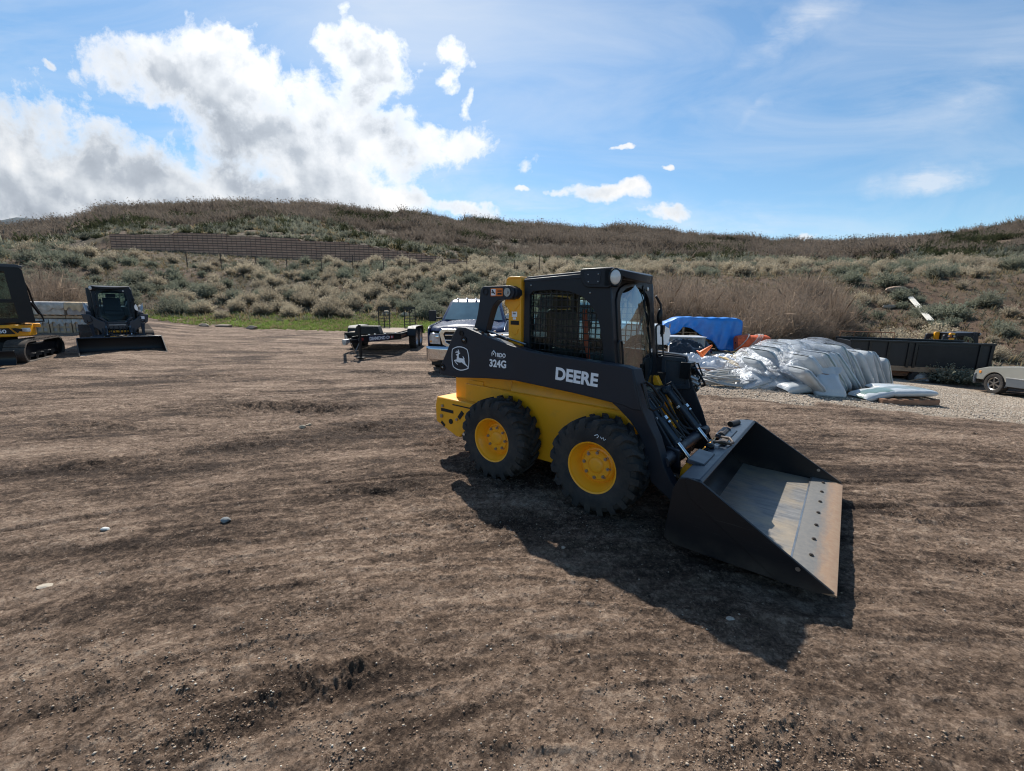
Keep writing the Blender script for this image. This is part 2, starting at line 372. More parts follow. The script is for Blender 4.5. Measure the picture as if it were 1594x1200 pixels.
def Hdet(x, y):
    r = np.hypot(x, y)
    s, t = flow(x, y)
    w = .45*fbm(x*.25, y*.25, 3, 40)
    near = 1-ss(9, 26, r)
    h = .020*fbm(x*.45, y*.45, 3, 1) + .011*fbm(s*.5+w, t*2.6+w*1.5, 4, 5)
    rut = np.abs(pn(s*.22+w*.6, t*1.7+w, 9)); h = h - .030*np.exp(-(rut/.07)**2)*ss(-.1, .5, fbm(s*.15, t*.3, 2, 60))
    cr = ss(-.02, .5, fbm(x*.42+3, y*.42, 3, 11)+.35*fbm(x*1.7, y*1.7, 3, 12))       # crumbly patches
    h = h + near*cr*(.011*fbm(x*7, y*7, 4, 15, .62)+.012*np.maximum(0, fbm(x*13, y*13, 3, 19, .6)))
    h = h + near*(.0045*fbm(s*9, t*15, 4, 23, .65)+.0060*np.maximum(0, fbm(x*21, y*21, 3, 25, .6))+.007*fbm(s*1.6, t*7, 3, 24, .6)*ss(-.3, .3, fbm(x*.3, y*.3, 2, 28)))
    for (tt, s0, s1, wd, ph) in ((5.9, -9, -1.2, .17, 0), (7.4, -8, -2, .17, 1), (4.0, -7, -.5, .16, 2), (6.6, 2.6, 9, .17, 0), (5.2, 3.0, 9, .16, 1), (8.3, 2.5, 9, .17, 2), (2.6, -5, -1, .15, 1), (9.6, -12, -2, .18, 0)):
        q = (t-tt+.15*np.sin(s*.4+ph))/wd; strip = np.exp(-q**4)*ss(s0, s0+1, s)*(1-ss(s1-1, s1, s)); lug = np.maximum(0, np.sin(s*42+np.abs(q)*2.6+ph)); h = h - strip*.010 + near*strip*lug*.011*ss(-.3, .3, fbm(x*.9, y*.9, 2, 29)+.1)
    rid = 1-np.abs(pn(s*1.3+w*2, t*5+w*3, 27)); h = h + near*.010*ss(.75, 1, rid)*(1-cr*.4)
    for (cx, cy, L, W, a, am) in SCARS:     # torn wheel-spin scars
        dx = (x-cx)*math.cos(a)+(y-cy)*math.sin(a); dy = -(x-cx)*math.sin(a)+(y-cy)*math.cos(a)
        g = np.exp(-(dx/L)**2-(dy/W)**2); tr_ = np.exp(-(dx/L)**2-((dy+W*1.2)/(W*.55))**2)
        h = h + am*.75*g*(.35+.85*fbm(x*4.5, y*4.5, 5, 31, .65)) - am*.22*tr_
    bank = ss(0, 3, r-bearing_r(x, y, 3)+1)
    h = h + bank*(.10*fbm(x*.5, y*.5, 4, 50)+.05*fbm(x*2, y*2, 3, 55))
    far = ss(60, 90, r); h = h + far*(.8*fbm(x*.03, y*.03, 4, 70))
    return h
def H(x, y): return Hbase(x, y)+Hdet(x, y)
def hz(x, y): return float(Hbase(np.array([x]), np.array([y]))[0])
def hd(x, y): return float(H(np.array([x]), np.array([y]))[0])
def at(px, py, dz=0):                     # the ground point seen at (px,py)
    d = ray(px, py); Y = np.linspace(2, 240, 9000); X = Y*d.x/d.y; Zr = HC+Y*d.z/d.y
    g = Hbase(X, Y)+dz; i = int(np.argmax(Zr < g))
    return Vector((X[i], Y[i], g[i]-dz))
def gravel_mask(x, y):
    e = fbm(x*.5, y*.5, 3, 81)*.5
    # east of a line that runs from the scrap piles to the near right edge of the yard
    ln = (x-(5.2+np.maximum(0, 0)))*1.0
    edge = np.interp(x, [1.5, 3.0, 3.8, 5.5, 7.0, 8.5, 10, 14, 30], [13.5, 10.0, 8.3, 7.5, 6.9, 6.5, 6.6, 7.0, 8])
    m = ss(-.25, .35, y-edge+e)*ss(1.0, 2.5, x+e)
    far = bearing_r(x, y, 2); m = m*(1-ss(-1.5, 1.0, np.hypot(x, y)-far+e*2))
    return m
def grass_mask(x, y):
    r = np.hypot(x, y); th = np.arctan2(x, y); e = fbm(x*.4, y*.4, 4, 91)
    r2, r3 = bearing_r(x, y, 2), bearing_r(x, y, 3)
    m = ss(-.6, .8, r-r2+e*1.6)*(1-ss(0, 3.0, r-r3))
    left = 1-ss(R(3), R(12), th); fade = .35+.65*ss(R(-40), R(-24), th)
    right = ss(R(25), R(30), th)*.35
    return m*np.maximum(left*fade, right)
def build_ground():
    az = np.concatenate([np.linspace(-math.pi, -1.15, 60)[:-1], np.linspace(-1.15, 1.15, 1300), np.linspace(1.15, math.pi, 60)[1:]])
    rr = np.concatenate([[.02, .3, .6], np.geomspace(.85, 30, 720), np.geomspace(30, 250, 170)[1:], [300, 400, 520, 1500, 4000]])
    A, RR = np.meshgrid(az, rr, indexing='ij'); X = RR*np.sin(A); Y = RR*np.cos(A); Z = H(X, Y)
    Z = np.where(RR > 600, -6, Z)
    na, nr = A.shape
    co = np.stack([X, Y, Z], -1).reshape(-1, 3)
    i = np.arange(na-1)[:, None]; j = np.arange(nr-1)[None, :]
    q = np.stack([i*nr+j, i*nr+j+1, (i+1)*nr+j+1, (i+1)*nr+j], -1).reshape(-1, 4)
    me = bpy.data.meshes.new('ground'); me.vertices.add(len(co)); me.vertices.foreach_set('co', co.ravel())
    me.loops.add(q.size); me.loops.foreach_set('vertex_index', q.ravel().astype(np.int32))
    me.polygons.add(len(q)); me.polygons.foreach_set('loop_start', np.arange(0, q.size, 4, dtype=np.int32))
    me.update(calc_edges=True)
    x, y = co[:, 0], co[:, 1]; r = np.hypot(x, y)
    s, t = flow(x, y); fa = me.attributes.new('flow', 'FLOAT_VECTOR', 'POINT'); fa.data.foreach_set('vector', np.stack([s, t, 0*s], -1).astype(np.float32).ravel())
    def at_(n, v):
        a = me.attributes.new(n, 'FLOAT', 'POINT'); a.data.foreach_set('value', np.clip(v, 0, 1).astype(np.float32))
    at_('gravel', gravel_mask(x, y)); at_('grass', grass_mask(x, y))
    w = fbm(x*.3, y*.3, 3, 44)
    at_('damp', 1.0*scar(x, y)+ss(-.15, .75, fbm(x*.33, y*.33, 4, 100)+.6*fbm(s*.5+w, t*2.2+w, 4, 104)+.25*fbm(x*3, y*3, 3, 109)))
    at_('bank', ss(-1, 2, r-bearing_r(x, y, 3)))
    at_('soil', ss(-.1, .4, fbm(x*.12, y*.12, 3, 120)+ss(R(25), R(40), np.arctan2(x, y))*.5))
    me.polygons.foreach_set('use_smooth', [True]*len(me.polygons))
    m = NT('yard_dirt'); P = m.pos()
    FL = m.node('ShaderNodeAttribute', attribute_name='flow').outputs['Vector']
    mp = m.node('ShaderNodeMapping', ins={'Vector': FL, 'Scale': (.30, 1.5, 1)}).outputs[0]; mp2 = m.node('ShaderNodeMapping', ins={'Vector': FL, 'Scale': (1.1, 8, 1)}).outputs[0]
    n1 = m.noise(mp, 1.0, 10, .66, .3); n3 = m.noise(mp2, 1.0, 9, .70, .4); n2 = m.noise(P, 6.5, 12, .76); n4 = m.noise(P, 42, 8, .78)
    vv = m.math('ADD', m.math('ADD', m.math('MULTIPLY', n1, .34), m.math('MULTIPLY', n3, .24)), m.math('ADD', m.math('MULTIPLY', n2, .26), m.math('MULTIPLY', n4, .16)))
    # crumbs: cells of several sizes, each with its own tone and a dark gap round it
    wp_ = m.vmath('ADD', P, m.vmath('MULTIPLY', m.node('ShaderNodeTexNoise', ins={'Vector': P, 'Scale': 16.0, 'Detail': 3.0}).outputs['Color'], (.05, .05, .05)))
    crumb = None; cb = None
    for sc_, am_ in ((14.0, .050), (42.0, .070), (120.0, .055)):
        vo = m.node('ShaderNodeTexVoronoi', ins={'Vector': wp_, 'Scale': sc_, 'Randomness': 1.0})
        rv = m.node('ShaderNodeSeparateColor', ins={0: vo.outputs['Color']}).outputs[0]
        t1 = m.math('MULTIPLY', m.math('SUBTRACT', m.math('SUBTRACT', m.math('POWER', rv, 1.6), .38), m.math('MULTIPLY', m.math('SUBTRACT', vo.outputs['Distance'], .38), .9)), am_)
        crumb = t1 if crumb is None else m.math('ADD', crumb, t1)
        hb = m.math('MULTIPLY', m.math('SUBTRACT', 1.0, vo.outputs['Distance']), m.math('MULTIPLY', m.math('ADD', rv, .3), 1.0/sc_)); cb = hb if cb is None else m.math('ADD', cb, hb)
    cmask = m.ramp(n2, [(.36, .35), (.60, 1)])
    vv = m.math('ADD', vv, m.math('MULTIPLY', crumb, cmask))
    vv = m.math('SUBTRACT', vv, m.math('MULTIPLY', m.attr('damp'), .064))
    c = m.ramp(vv, [(.38, (.046, .029, .020)), (.435, (.116, .077, .053)), (.48, (.220, .150, .105)), (.53, (.340, .243, .175)), (.60, (.49, .374, .280))])
    c = m.mix(m.math('MULTIPLY', m.ramp(n4, [(.33, 1), (.46, 0)]), .4), c, (.030, .020, .016))
    c = m.mix(m.math('MULTIPLY', m.ramp(n4, [(.56, 0), (.68, 1)]), .4), c, (.36, .28, .22))
    v = m.node('ShaderNodeTexVoronoi', ins={'Vector': P, 'Scale': 34.0}); sp = m.ramp(v.outputs['Distance'], [(.10, 1), (.17, 0)])
    vc = m.math('GREATER_THAN', m.node('ShaderNodeSeparateColor', ins={0: v.outputs['Color']}).outputs[0], .80)
    sp = m.math('MULTIPLY', sp, vc)
    c = m.mix(m.math('MULTIPLY', sp, .65), c, (.52, .43, .34))
    # gravel
    vg = m.node('ShaderNodeTexVoronoi', ins={'Vector': P, 'Scale': 30.0}); vg2 = m.node('ShaderNodeTexVoronoi', ins={'Vector': P, 'Scale': 9.0})
    gc = m.mix(m.node('ShaderNodeSeparateColor', ins={0: vg.outputs['Color']}).outputs[0], (.40, .32, .245), (.66, .56, .45))
    gc = m.mix(m.ramp(vg.outputs['Distance'], [(.30, 0), (.62, .6)]), gc, (.25, .19, .14))
    gc = m.mix(m.ramp(n1, [(.35, .5), (.6, 0)]), gc, (.27, .20, .145))
    c = m.mix(m.ramp(m.math('ADD', m.attr('gravel'), m.math('MULTIPLY_ADD', n3, .8, -.4)), [(.35, 0), (.65, 1)]), c, gc)
    # bank soil and dry grass
    nb = m.noise(P, 1.6, 9, .7); nb2 = m.noise(P, .25, 6, .6)
    bc = m.mix(m.ramp(nb, [(.35, 0), (.65, 1)]), (.038, .029, .020), (.13, .095, .060))
    bc = m.mix(m.math('MULTIPLY', m.attr('soil'), .75), bc, m.mix(nb, (.075, .045, .030), (.20, .125, .082)))
    bc = m.mix(m.ramp(nb2, [(.45, 0), (.62, .5)]), bc, (.15, .12, .075))
    c = m.mix(m.attr('bank'), c, bc)
    gr = m.ramp(m.math('ADD', m.attr('grass'), m.math('MULTIPLY_ADD', nb, 1.0, -.5)), [(.35, 0), (.75, 1)])
    c = m.mix(m.math('MULTIPLY', gr, .88), c, m.mix(nb, (.065, .105, .025), (.20, .24, .075)))
    b1 = m.bump(n3, .6, .04); b2 = m.bump(n2, 1.0, .07, b1); b3 = m.bump(n4, 1.0, .016, m.bump(cb, .9, .55, b2))
    b4 = m.bump(m.math('ADD', sp, m.math('MULTIPLY', m.math('SUBTRACT', 1.0, vg.outputs['Distance']), m.attr('gravel'))), .6, .010, b3)
    me.materials.append(m.done(m.pbr(c, .93, 0, b4, .25)))
    o = bpy.data.objects.new('ground', me); COL.objects.link(o); tag(o, kind='structure'); return o
build_ground()
# far ridge beyond the left end of the hill
def far_ridge():
    n = 160; vs = []; k = 14
    xs = np.linspace(-1750, -480, n)
    y = [ [0, 0] ]
    top = np.interp(xs, [-1750, -1400, -1120, -1000, -860, -800, -700, -560, -480], [250, 225, 168, 178, 172, 168, 120, 60, 20])+fbm(xs*.006, xs*0, 4, 9)*7+fbm(xs*.05, xs*0, 3, 10)*2.2
    for i in range(n):
        for j in range(k):
            t = j/(k-1); prof = math.sin(t*math.pi)**.8
            yy = 640+t*640; z = -6+(top[i]+6)*prof*(.96+.04*math.sin(i*.3+j)); vs.append((xs[i], yy, z))
    fs = [(i*k+j, (i+1)*k+j, (i+1)*k+j+1, i*k+j+1) for i in range(n-1) for j in range(k-1)]
    b = MB(); b.add(vs, fs)
    t = NT('hazy_ridge_scrub'); P = t.pos(); nn = t.noise(P, .03, 8, .7)
    c = t.mix(nn, (.075, .092, .105), (.115, .135, .145))  # the blue of distance haze is put into the scrub colour
    tag(b.build('hills', t.done(t.pbr(c, .95, spec=.1)), smooth=180), kind='structure')
far_ridge()
M = {}
M['yel'] = pm('yellow_paint', (.93, .40, .012), .40, var=.06, vs=2, dust=.30, coat=.2)
M['char'] = pm('charcoal_paint', (.017, .021, .030), .46, var=.10, vs=3, bump=.05, bs=60, spec=.35, dust=.06, dcol=(.06, .058, .055))
M['blk'] = pm('black_paint', (.0055, .007, .010), .34, var=.2, spec=.35, dust=.07, dcol=(.05, .048, .045))
M['cabblk'] = pm('cab_black', (.011, .0135, .019), .42, var=.12, spec=.35, dust=.05, dcol=(.06, .055, .05))
M['slate'] = pm('slate_paint', (.032, .043, .060), .34, var=.10, dust=.08, dcol=(.09, .085, .08))
M['blkpl'] = pm('black_plastic', (.014, .014, .015), .6, var=.2, bump=.15, bs=90)
M['rub'] = pm('tyre_rubber', (.024, .023, .023), .8, var=.35, vs=5, bump=.35, bs=50, dust=.75, dcol=(.105, .082, .064))
M['chrome'] = pm('chrome', (.72, .73, .75), .16, 1, var=.05)
M['steel'] = pm('bare_steel', (.36, .35, .34), .38, 1, var=.2, vs=9, dust=.3)
M['white'] = pm('white_decal', (.86, .87, .90), .5, var=.03)
M['orange'] = pm('orange_decal', (.80, .19, .02), .5, var=.05)
M['red'] = pm('orange_belt', (.62, .075, .03), .6, var=.1)
M['grey'] = pm('grey_plastic', (.20, .21, .22), .5, var=.1)
M['lamp'] = pm('lamp_glass', (.75, .74, .70), .12, 0, var=.05, coat=1)
M['rust'] = pm('rusty_steel', (.25, .12, .065), .75, .3, var=.35, vs=8, bump=.3)
M['dark'] = pm('dark_engine', (.010, .010, .011), .7, var=.3)
M['oxid'] = pm('oxidised_steel', (.075, .060, .050), .5, .4, var=.4, vs=9, bump=.3)
M['galv'] = pm('galvanised', (.45, .46, .47), .42, .7, var=.15)
def glass(name, tint, mixf=.12, rough=.03, fk=.5):
    t = NT(name)
    tr = t.node('ShaderNodeBsdfTransparent', ins={0: (*tint, 1)}).outputs[0]
    gl = t.node('ShaderNodeBsdfGlossy', ins={0: (.9, .95, 1, 1), 'Roughness': rough}).outputs[0]
    f = t.node('ShaderNodeFresnel', ins={0: 1.5}).outputs[0]
    f = t.math('MULTIPLY_ADD', f, fk, mixf, clamp=True)
    return t.done(t.node('ShaderNodeMixShader', ins={0: f, 1: tr, 2: gl}).outputs[0])
M['glass'] = glass('tinted_glass', (.82, .90, .89), .0)
M['glassd'] = glass('dark_glass', (.66, .74, .74), .02)
M['glassf'] = glass('front_glass', (.62, .78, .82), .0, .03, .32)
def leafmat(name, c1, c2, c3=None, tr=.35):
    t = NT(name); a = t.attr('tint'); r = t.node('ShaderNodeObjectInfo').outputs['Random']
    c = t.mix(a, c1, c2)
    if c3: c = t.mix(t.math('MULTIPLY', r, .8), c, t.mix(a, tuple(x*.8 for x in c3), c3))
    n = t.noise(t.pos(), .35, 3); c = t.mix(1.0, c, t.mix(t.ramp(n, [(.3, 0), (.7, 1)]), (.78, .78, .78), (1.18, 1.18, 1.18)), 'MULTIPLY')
    d = t.node('ShaderNodeBsdfDiffuse', ins={0: c}).outputs[0]; tl = t.node('ShaderNodeBsdfTranslucent', ins={0: c}).outputs[0]
    return t.done(t.node('ShaderNodeMixShader', ins={0: tr, 1: d, 2: tl}).outputs[0])
# bucket floor: worn bright steel with dried sandy dust, darker at the walls
def bucket_floor():
    t = NT('worn_bucket_steel'); o = t.obj()
    mp = t.node('ShaderNodeMapping', ins={'Vector': o, 'Scale': (1.2, 7, 7)}).outputs[0]
    mq = t.node('ShaderNodeMapping', ins={'Vector': o, 'Scale': (2.2, 2.2, 2.2)}).outputs[0]
    a = t.noise(mp, 5, 8, .7); b = t.noise(mq, 1.3, 6, .6); f = t.noise(o, 120, 3)
    c = t.mix(t.ramp(a, [(.35, 0), (.65, 1)]), (.12, .125, .13), (.27, .265, .255))
    c = t.mix(t.ramp(b, [(.42, 0), (.62, .75)]), c, (.44, .345, .225))
    c = t.mix(t.math('MULTIPLY', f, .35), c, (.14, .12, .10))
    return t.done(t.pbr(c, t.math('MULTIPLY_ADD', a, .3, .34), .35, t.bump(a, .2, .003)))
M['bfloor'] = bucket_floor()
def cutting():
    t = NT('worn_cutting_edge'); o = t.obj(); mp = t.node('ShaderNodeMapping', ins={'Vector': o, 'Scale': (6, 1.2, 6)}).outputs[0]
    a = t.noise(mp, 4, 8, .7); b = t.noise(o, 30, 5, .7); x = t.node('ShaderNodeSeparateXYZ', ins={0: o}).outputs[0]
    k = t.math('ADD', t.math('MULTIPLY_ADD', x, 14.0, -14.0*2.60), t.math('MULTIPLY_ADD', a, 1.6, -.3), clamp=True)
    c = t.mix(k, t.mix(b, (.11, .115, .12), (.24, .22, .19)), t.mix(b, (.25, .13, .075), (.40, .30, .20)))
    return t.done(t.pbr(c, .6, .3, t.bump(b, .3, .003)))
M['edge'] = cutting()

def bucket_black():
    t = NT('bucket_black'); o = t.obj(); mp = t.node('ShaderNodeMapping', ins={'Vector': o, 'Rotation': (0, .35, 0), 'Scale': (1.5, 1.5, 34)}).outputs[0]
    a = t.noise(mp, 2.5, 8, .75); b = t.noise(o, 2.2, 7, .65); sc_ = t.math('MULTIPLY', t.ramp(a, [(.60, 0), (.72, 1)]), t.ramp(b, [(.40, 0), (.62, 1)]))
    c = t.mix(sc_, (.006, .0075, .0105), (.075, .072, .068)); z = t.node('ShaderNodeSeparateXYZ', ins={0: o}).outputs[2]
    c = t.mix(t.math('MULTIPLY', t.ramp(z, [(.07, .8), (.22, 0)]), t.ramp(b, [(.35, 0), (.6, 1)])), c, (.095, .075, .058))
    return t.done(t.pbr(c, t.math('MULTIPLY_ADD', b, .3, .26), 0, t.bump(b, .12, .02), .35))
M['bblk'] = bucket_black()
# ---------------------------------------------------------------- wheels shared by the machines
def tyre_mesh(Ro, Wd, rb, nl=20, lug=.026):
    b = MB(); h = Wd/2; Rc = Ro-lug
    prof = [(-h+.015, rb), (-h+.004, rb+.02), (-h, rb+(Rc-rb)*.45), (-h+.004, rb+(Rc-rb)*.70), (-h+.012, rb+(Rc-rb)*.74), (-h+.014, rb+(Rc-rb)*.80), (-h+.03, rb+(Rc-rb)*.93), (-h+.06, Rc-.004), (0, Rc)]
    prof = prof+[(-a, r) for a, r in prof[-2::-1]]
    b.lathe(prof, ax=1, n=56)
    for side in (-1, 1):
        for i in range(nl):
            a0 = 2*math.pi*(i+(.5 if side > 0 else 0))/nl
            ys = [.004, .05, h*.66, h*.90, h*1.0, h*1.005]; rt = [Ro, Ro, Ro-.002, Ro-.008, Rc-.010, rb+(Rc-rb)*.62]; rl = [Rc-.01, Rc-.01, Rc-.01, Rc-.02, Rc-.04, rb+(Rc-rb)*.5]
            sw = [-.08, -.055, .05, .10, .12, .13]; wd = [.048, .055, .066, .078, .085, .06]
            vs = []
            for k in range(6):
                for s_ in (-1, 1):
                    for rad in (rl[k], rt[k]):
                        aa = a0+sw[k]+s_*wd[k]*(1.0 if rad == rl[k] else .82); y = side*ys[k]
                        vs.append((rad*math.cos(aa), y, rad*math.sin(aa)))
            fs = []
            for k in range(5):
                p, q = k*4, k*4+4
                fs += [(p+1, q+1, q+3, p+3), (p, q, q+1, p+1), (p+3, q+3, q+2, p+2)]
            fs += [(0, 1, 3, 2), (20, 22, 23, 21)]
            b.add(vs, fs)
    return b
def rim_mesh(rb, h, rec, hub=.06, nb=8, br=.10):
    """outer face towards -y; rec = depth of the disc behind the outer edge"""
    b = MB(); y0 = -h+.016
    prof = [(y0+.012, rb+.014), (y0, rb+.012), (y0-.004, rb+.004), (y0, rb-.008), (y0+.03, rb-.014), (y0+.045, rb-.028), (y0+rec*.8, rb-.036), (y0+rec, rb-.052), (y0+rec-.012, rb-.062), (y0+rec-.02, rb-.072), (y0+rec-.022, br+.028), (y0+rec-.034, br+.018), (y0+rec-.034, hub+.012), (y0+rec-.05, hub), (y0+rec-.054, hub-.012), (y0+rec-.054, .001)]
    b.lathe(prof, ax=1, n=56); b.lathe([(h-.02, rb+.01), (h-.04, rb-.02), (y0+rec+.01, rb-.05)], ax=1, n=40)
    return b
def nut_mesh(r=.014):
    b = MB(); b.lathe([(.012, r*1.5), (-.006, r*1.5), (-.006, r), (-.026, r*.95), (-.026, r*.5), (-.036, r*.45), (-.036, .0005)], n=12); return b
TW, TR_ = .30, .405
tyre_me = rim_me = nut_me = None
def put_wheel(root, x, y, z, out, tyre, rim, nuts, rot=0, name='wheel'):
    w_ = empty(name, (x, y, z), 0 if out < 0 else math.pi, root); w_.rotation_euler = (0, rot, 0 if out < 0 else math.pi)
    for nm, me in (('tyre', tyre), ('rim', rim)):
        o = bpy.data.objects.new(nm, me); COL.objects.link(o); o.parent = w_
    if nuts:
        me, y, br, nb = nuts
        for i in range(nb):
            a = 2*math.pi*(i+.3)/nb; o = bpy.data.objects.new('lug_nut', me); COL.objects.link(o); o.parent = w_; o.location = (br*math.cos(a), y, br*math.sin(a))
    return w_
def mesh_of(b, mat, bevel=0):
    o = b.build('tmp', mat); me = o.data; bpy.data.objects.remove(o); return me
# ---------------------------------------------------------------- the wheeled skid steer in the middle
L = thing('skid_steer_loader', 'large yellow and charcoal wheeled skid steer loader standing in the middle of the dirt yard', 'skid steer', (LX, LY, 0), YAW)
T_ = mesh_of(tyre_mesh(.407, .30, .212), M['rub']); R_ = mesh_of(rim_mesh(.212, .15, .115), M['yel']); N_ = (mesh_of(nut_mesh(), M['steel']), -.041, .108, 8)
WB = 1.078
for x, rr in ((0, .3), (WB, 1.1)):
    for s in (-1, 1): put_wheel(L, x, s*.705, .405, s, T_, R_, N_, rr)
# chassis
b = MB(); W2 = .53
b.prism([(-.66, .26), (-.56, .21), (1.12, .21), (1.22, .32), (1.25, .74), (1.17, .84), (-.66, .84)], 1, -W2, W2)
vs = []                                                     # upper chine leaning inwards
for s in (-1, 1):
    vs += [(-.02, s*W2, .84), (1.17, s*W2, .84), (1.12, s*.49, .915), (-.02, s*.49, .965)]
b.add(vs, [(0, 1, 2, 3), (4, 7, 6, 5), (3, 2, 6, 7), (1, 5, 6, 2), (0, 3, 7, 4)])
b.box((.5, -.535, .838), (1.25, .012, .012)); b.box((.5, .535, .838), (1.25, .012, .012))
b.build('chassis', M['yel'], L, bevel=.008)
b = MB()
b.prism([(-.84, .62), (-.84, .93), (-.03, .99), (-.03, .62)], 1, -.50, .50)
for s in (-1, 1): b.box((-.52, s*.507, .80), (.22, .012, .17))
b.build('engine_housing', M['yel'], L, bevel=.01)
b = MB()
b.prism([(-1.05, .36), (-1.06, .55), (-1.03, .655), (-.42, .655), (-.42, .50), (-.66, .24), (-.72, .24)], 1, -.62, .62)
b.build('rear_bumper', M['yel'], L, bevel=.012)
b = MB()
for s in (-1, 1):
    b.box((-.86, s*.622, .515), (.20, .006, .035)); b.box((-.62, s*.622, .60), (.30, .006, .012)); b.cyl((-.80, s*.615, .40), (-.80, s*.628, .40), .03, 16)
    b.box((-.93, s*.624, .35), (.07, .005, .03), (0, .6, 0)); b.box((-.64, s*.624, .50), (.10, .006, .045), (0, -.9, 0))
b.box((-1.058, 0, .52), (.008, .5, .07))
b.build('bumper_slot', M['dark'], L)
b = MB(); b.cyl((-.93, -.62, .56), (-.93, -.634, .56), .018, 12); b.cyl((-.95, -.62, .44), (-.95, -.634, .44), .022, 12); b.cyl((-.70, -.62, .44), (-.70, -.636, .44), .016, 6)
b.build('bumper_bolt', M['steel'], L)
b = MB(); b.prism([(-.90, .90), (-.88, 1.30), (-.82, 1.36), (-.10, 1.40), (-.02, 1.36), (-.02, .90)], 1, -.47, .47)
b.build('engine_hood', M['slate'], L, bevel=.03, seg=3)
b = MB()
for i in range(7): b.box((-.906, 0, 1.0+i*.045), (.01, .7, .02))
b.build('rear_grille', M['dark'], L)
# uprights
for s in (-1, 1):
    b = MB()
    pol = rounded([(-.055, 1.92), (-.03, 1.955), (.125, 1.955), (.135, .95), (-.02, .95), (-.02, 1.645), (-.075, 1.70), (-.06, 1.76)], .02)
    b.prism(pol, 1, s*.47, s*.575)
    b.build('upright', M['yel'], L, bevel=.006)
b = MB(); b.tube([(x, -.577, z) for x, z in [(0.02, 1.47), (.035, 1.43), (.06, 1.41), (.09, 1.43), (.105, 1.47)]], .004, 6); b.tube([(.115, -.577, 1.70), (.06, -.577, 1.64), (.015, -.577, 1.60), (-.01, -.577, 1.66)], .004, 6)
b.tube([(x, -.577, z) for x, z in [(0.06, 1.27), (.065, 1.31), (.09, 1.325), (.115, 1.31)]], .004, 6)
b.tube([(-.045, -.577, 1.93), (-.01, -.577, 1.94), (.11, -.577, 1.94)], .004, 6); b.build('weld_bead', M['yel'], L)
b = MB(); b.box((.055, -.5775, 1.605), (.062, .004, .05)); b.box((.055, -.5775, 1.565), (.035, .004, .02)); b.build('white_label', M['white'], L)
b = MB(); b.box((.06, -.5775, 1.525), (.10, .004, .038)); b.build('black_label', M['blk'], L)
b = MB(); b.box((.055, -.5798, 1.612), (.035, .001, .014)); b.build('label_print', M['grey'], L)
# lift arms
ARM = [(-.775, 1.005), (-.765, 1.045), (-.69, 1.16), (-.58, 1.35), (-.515, 1.445), (-.47, 1.468), (-.38, 1.468), (-.10, 1.395), (.19, 1.33), (.44, 1.29), (1.30, 1.245), (1.35, 1.235), (1.39, 1.07), (1.435, .93), (1.36, .930), (1.29, .950), (.85, .985), (.24, 1.015), (-.10, .995), (-.50, .955), (-.76, .965)]
LEG = [((1.352, 1.232), (1.05, 1.242), .797), ((1.395, 1.11), (1.10, 1.02), .797), ((1.435, .96), (1.24, .93), .795), ((1.475, .82), (1.33, .82), .73), ((1.52, .70), (1.40, .69), .675), ((1.555, .59), (1.43, .56), .652), ((1.59, .49), (1.46, .44), .65), ((1.655, .38), (1.50, .34), .65), ((1.735, .30), (1.66, .235), .65)]
CX, CY, CZ = 2.555, -3.723, 1.666
def kf(y0, y1): return (y1-3.723)/(y0-3.723)
def mv(q, y0, y1): k = kf(y0, y1); return (CX+(q[0]-CX)*k, CZ+(q[1]-CZ)*k)
LEG = [(mv(f, yo, yn), mv(bq, yo, yn), yn) for (f, bq, yo), yn in zip(LEG, (.687, .687, .685, .665, .645, .635, .63, .63, .63))]
def inward(o, y0, y1, skip=()):          # rescale a piece traced on the plane |y|=y0 to the plane |y|=y1
    if o.name.split('.')[0] in skip: return
    if o.type == 'MESH':
        k = kf(y0, y1)
        for v in o.data.vertices:
            c = v.co; c.x = CX+(c.x-CX)*k; c.z = CZ+(c.z-CZ)*k; c.y = math.copysign(abs(c.y)-(y0-y1), c.y)
        o.data.update()
    for ch in o.children: inward(ch, y0, y1, skip)
HOOK = []
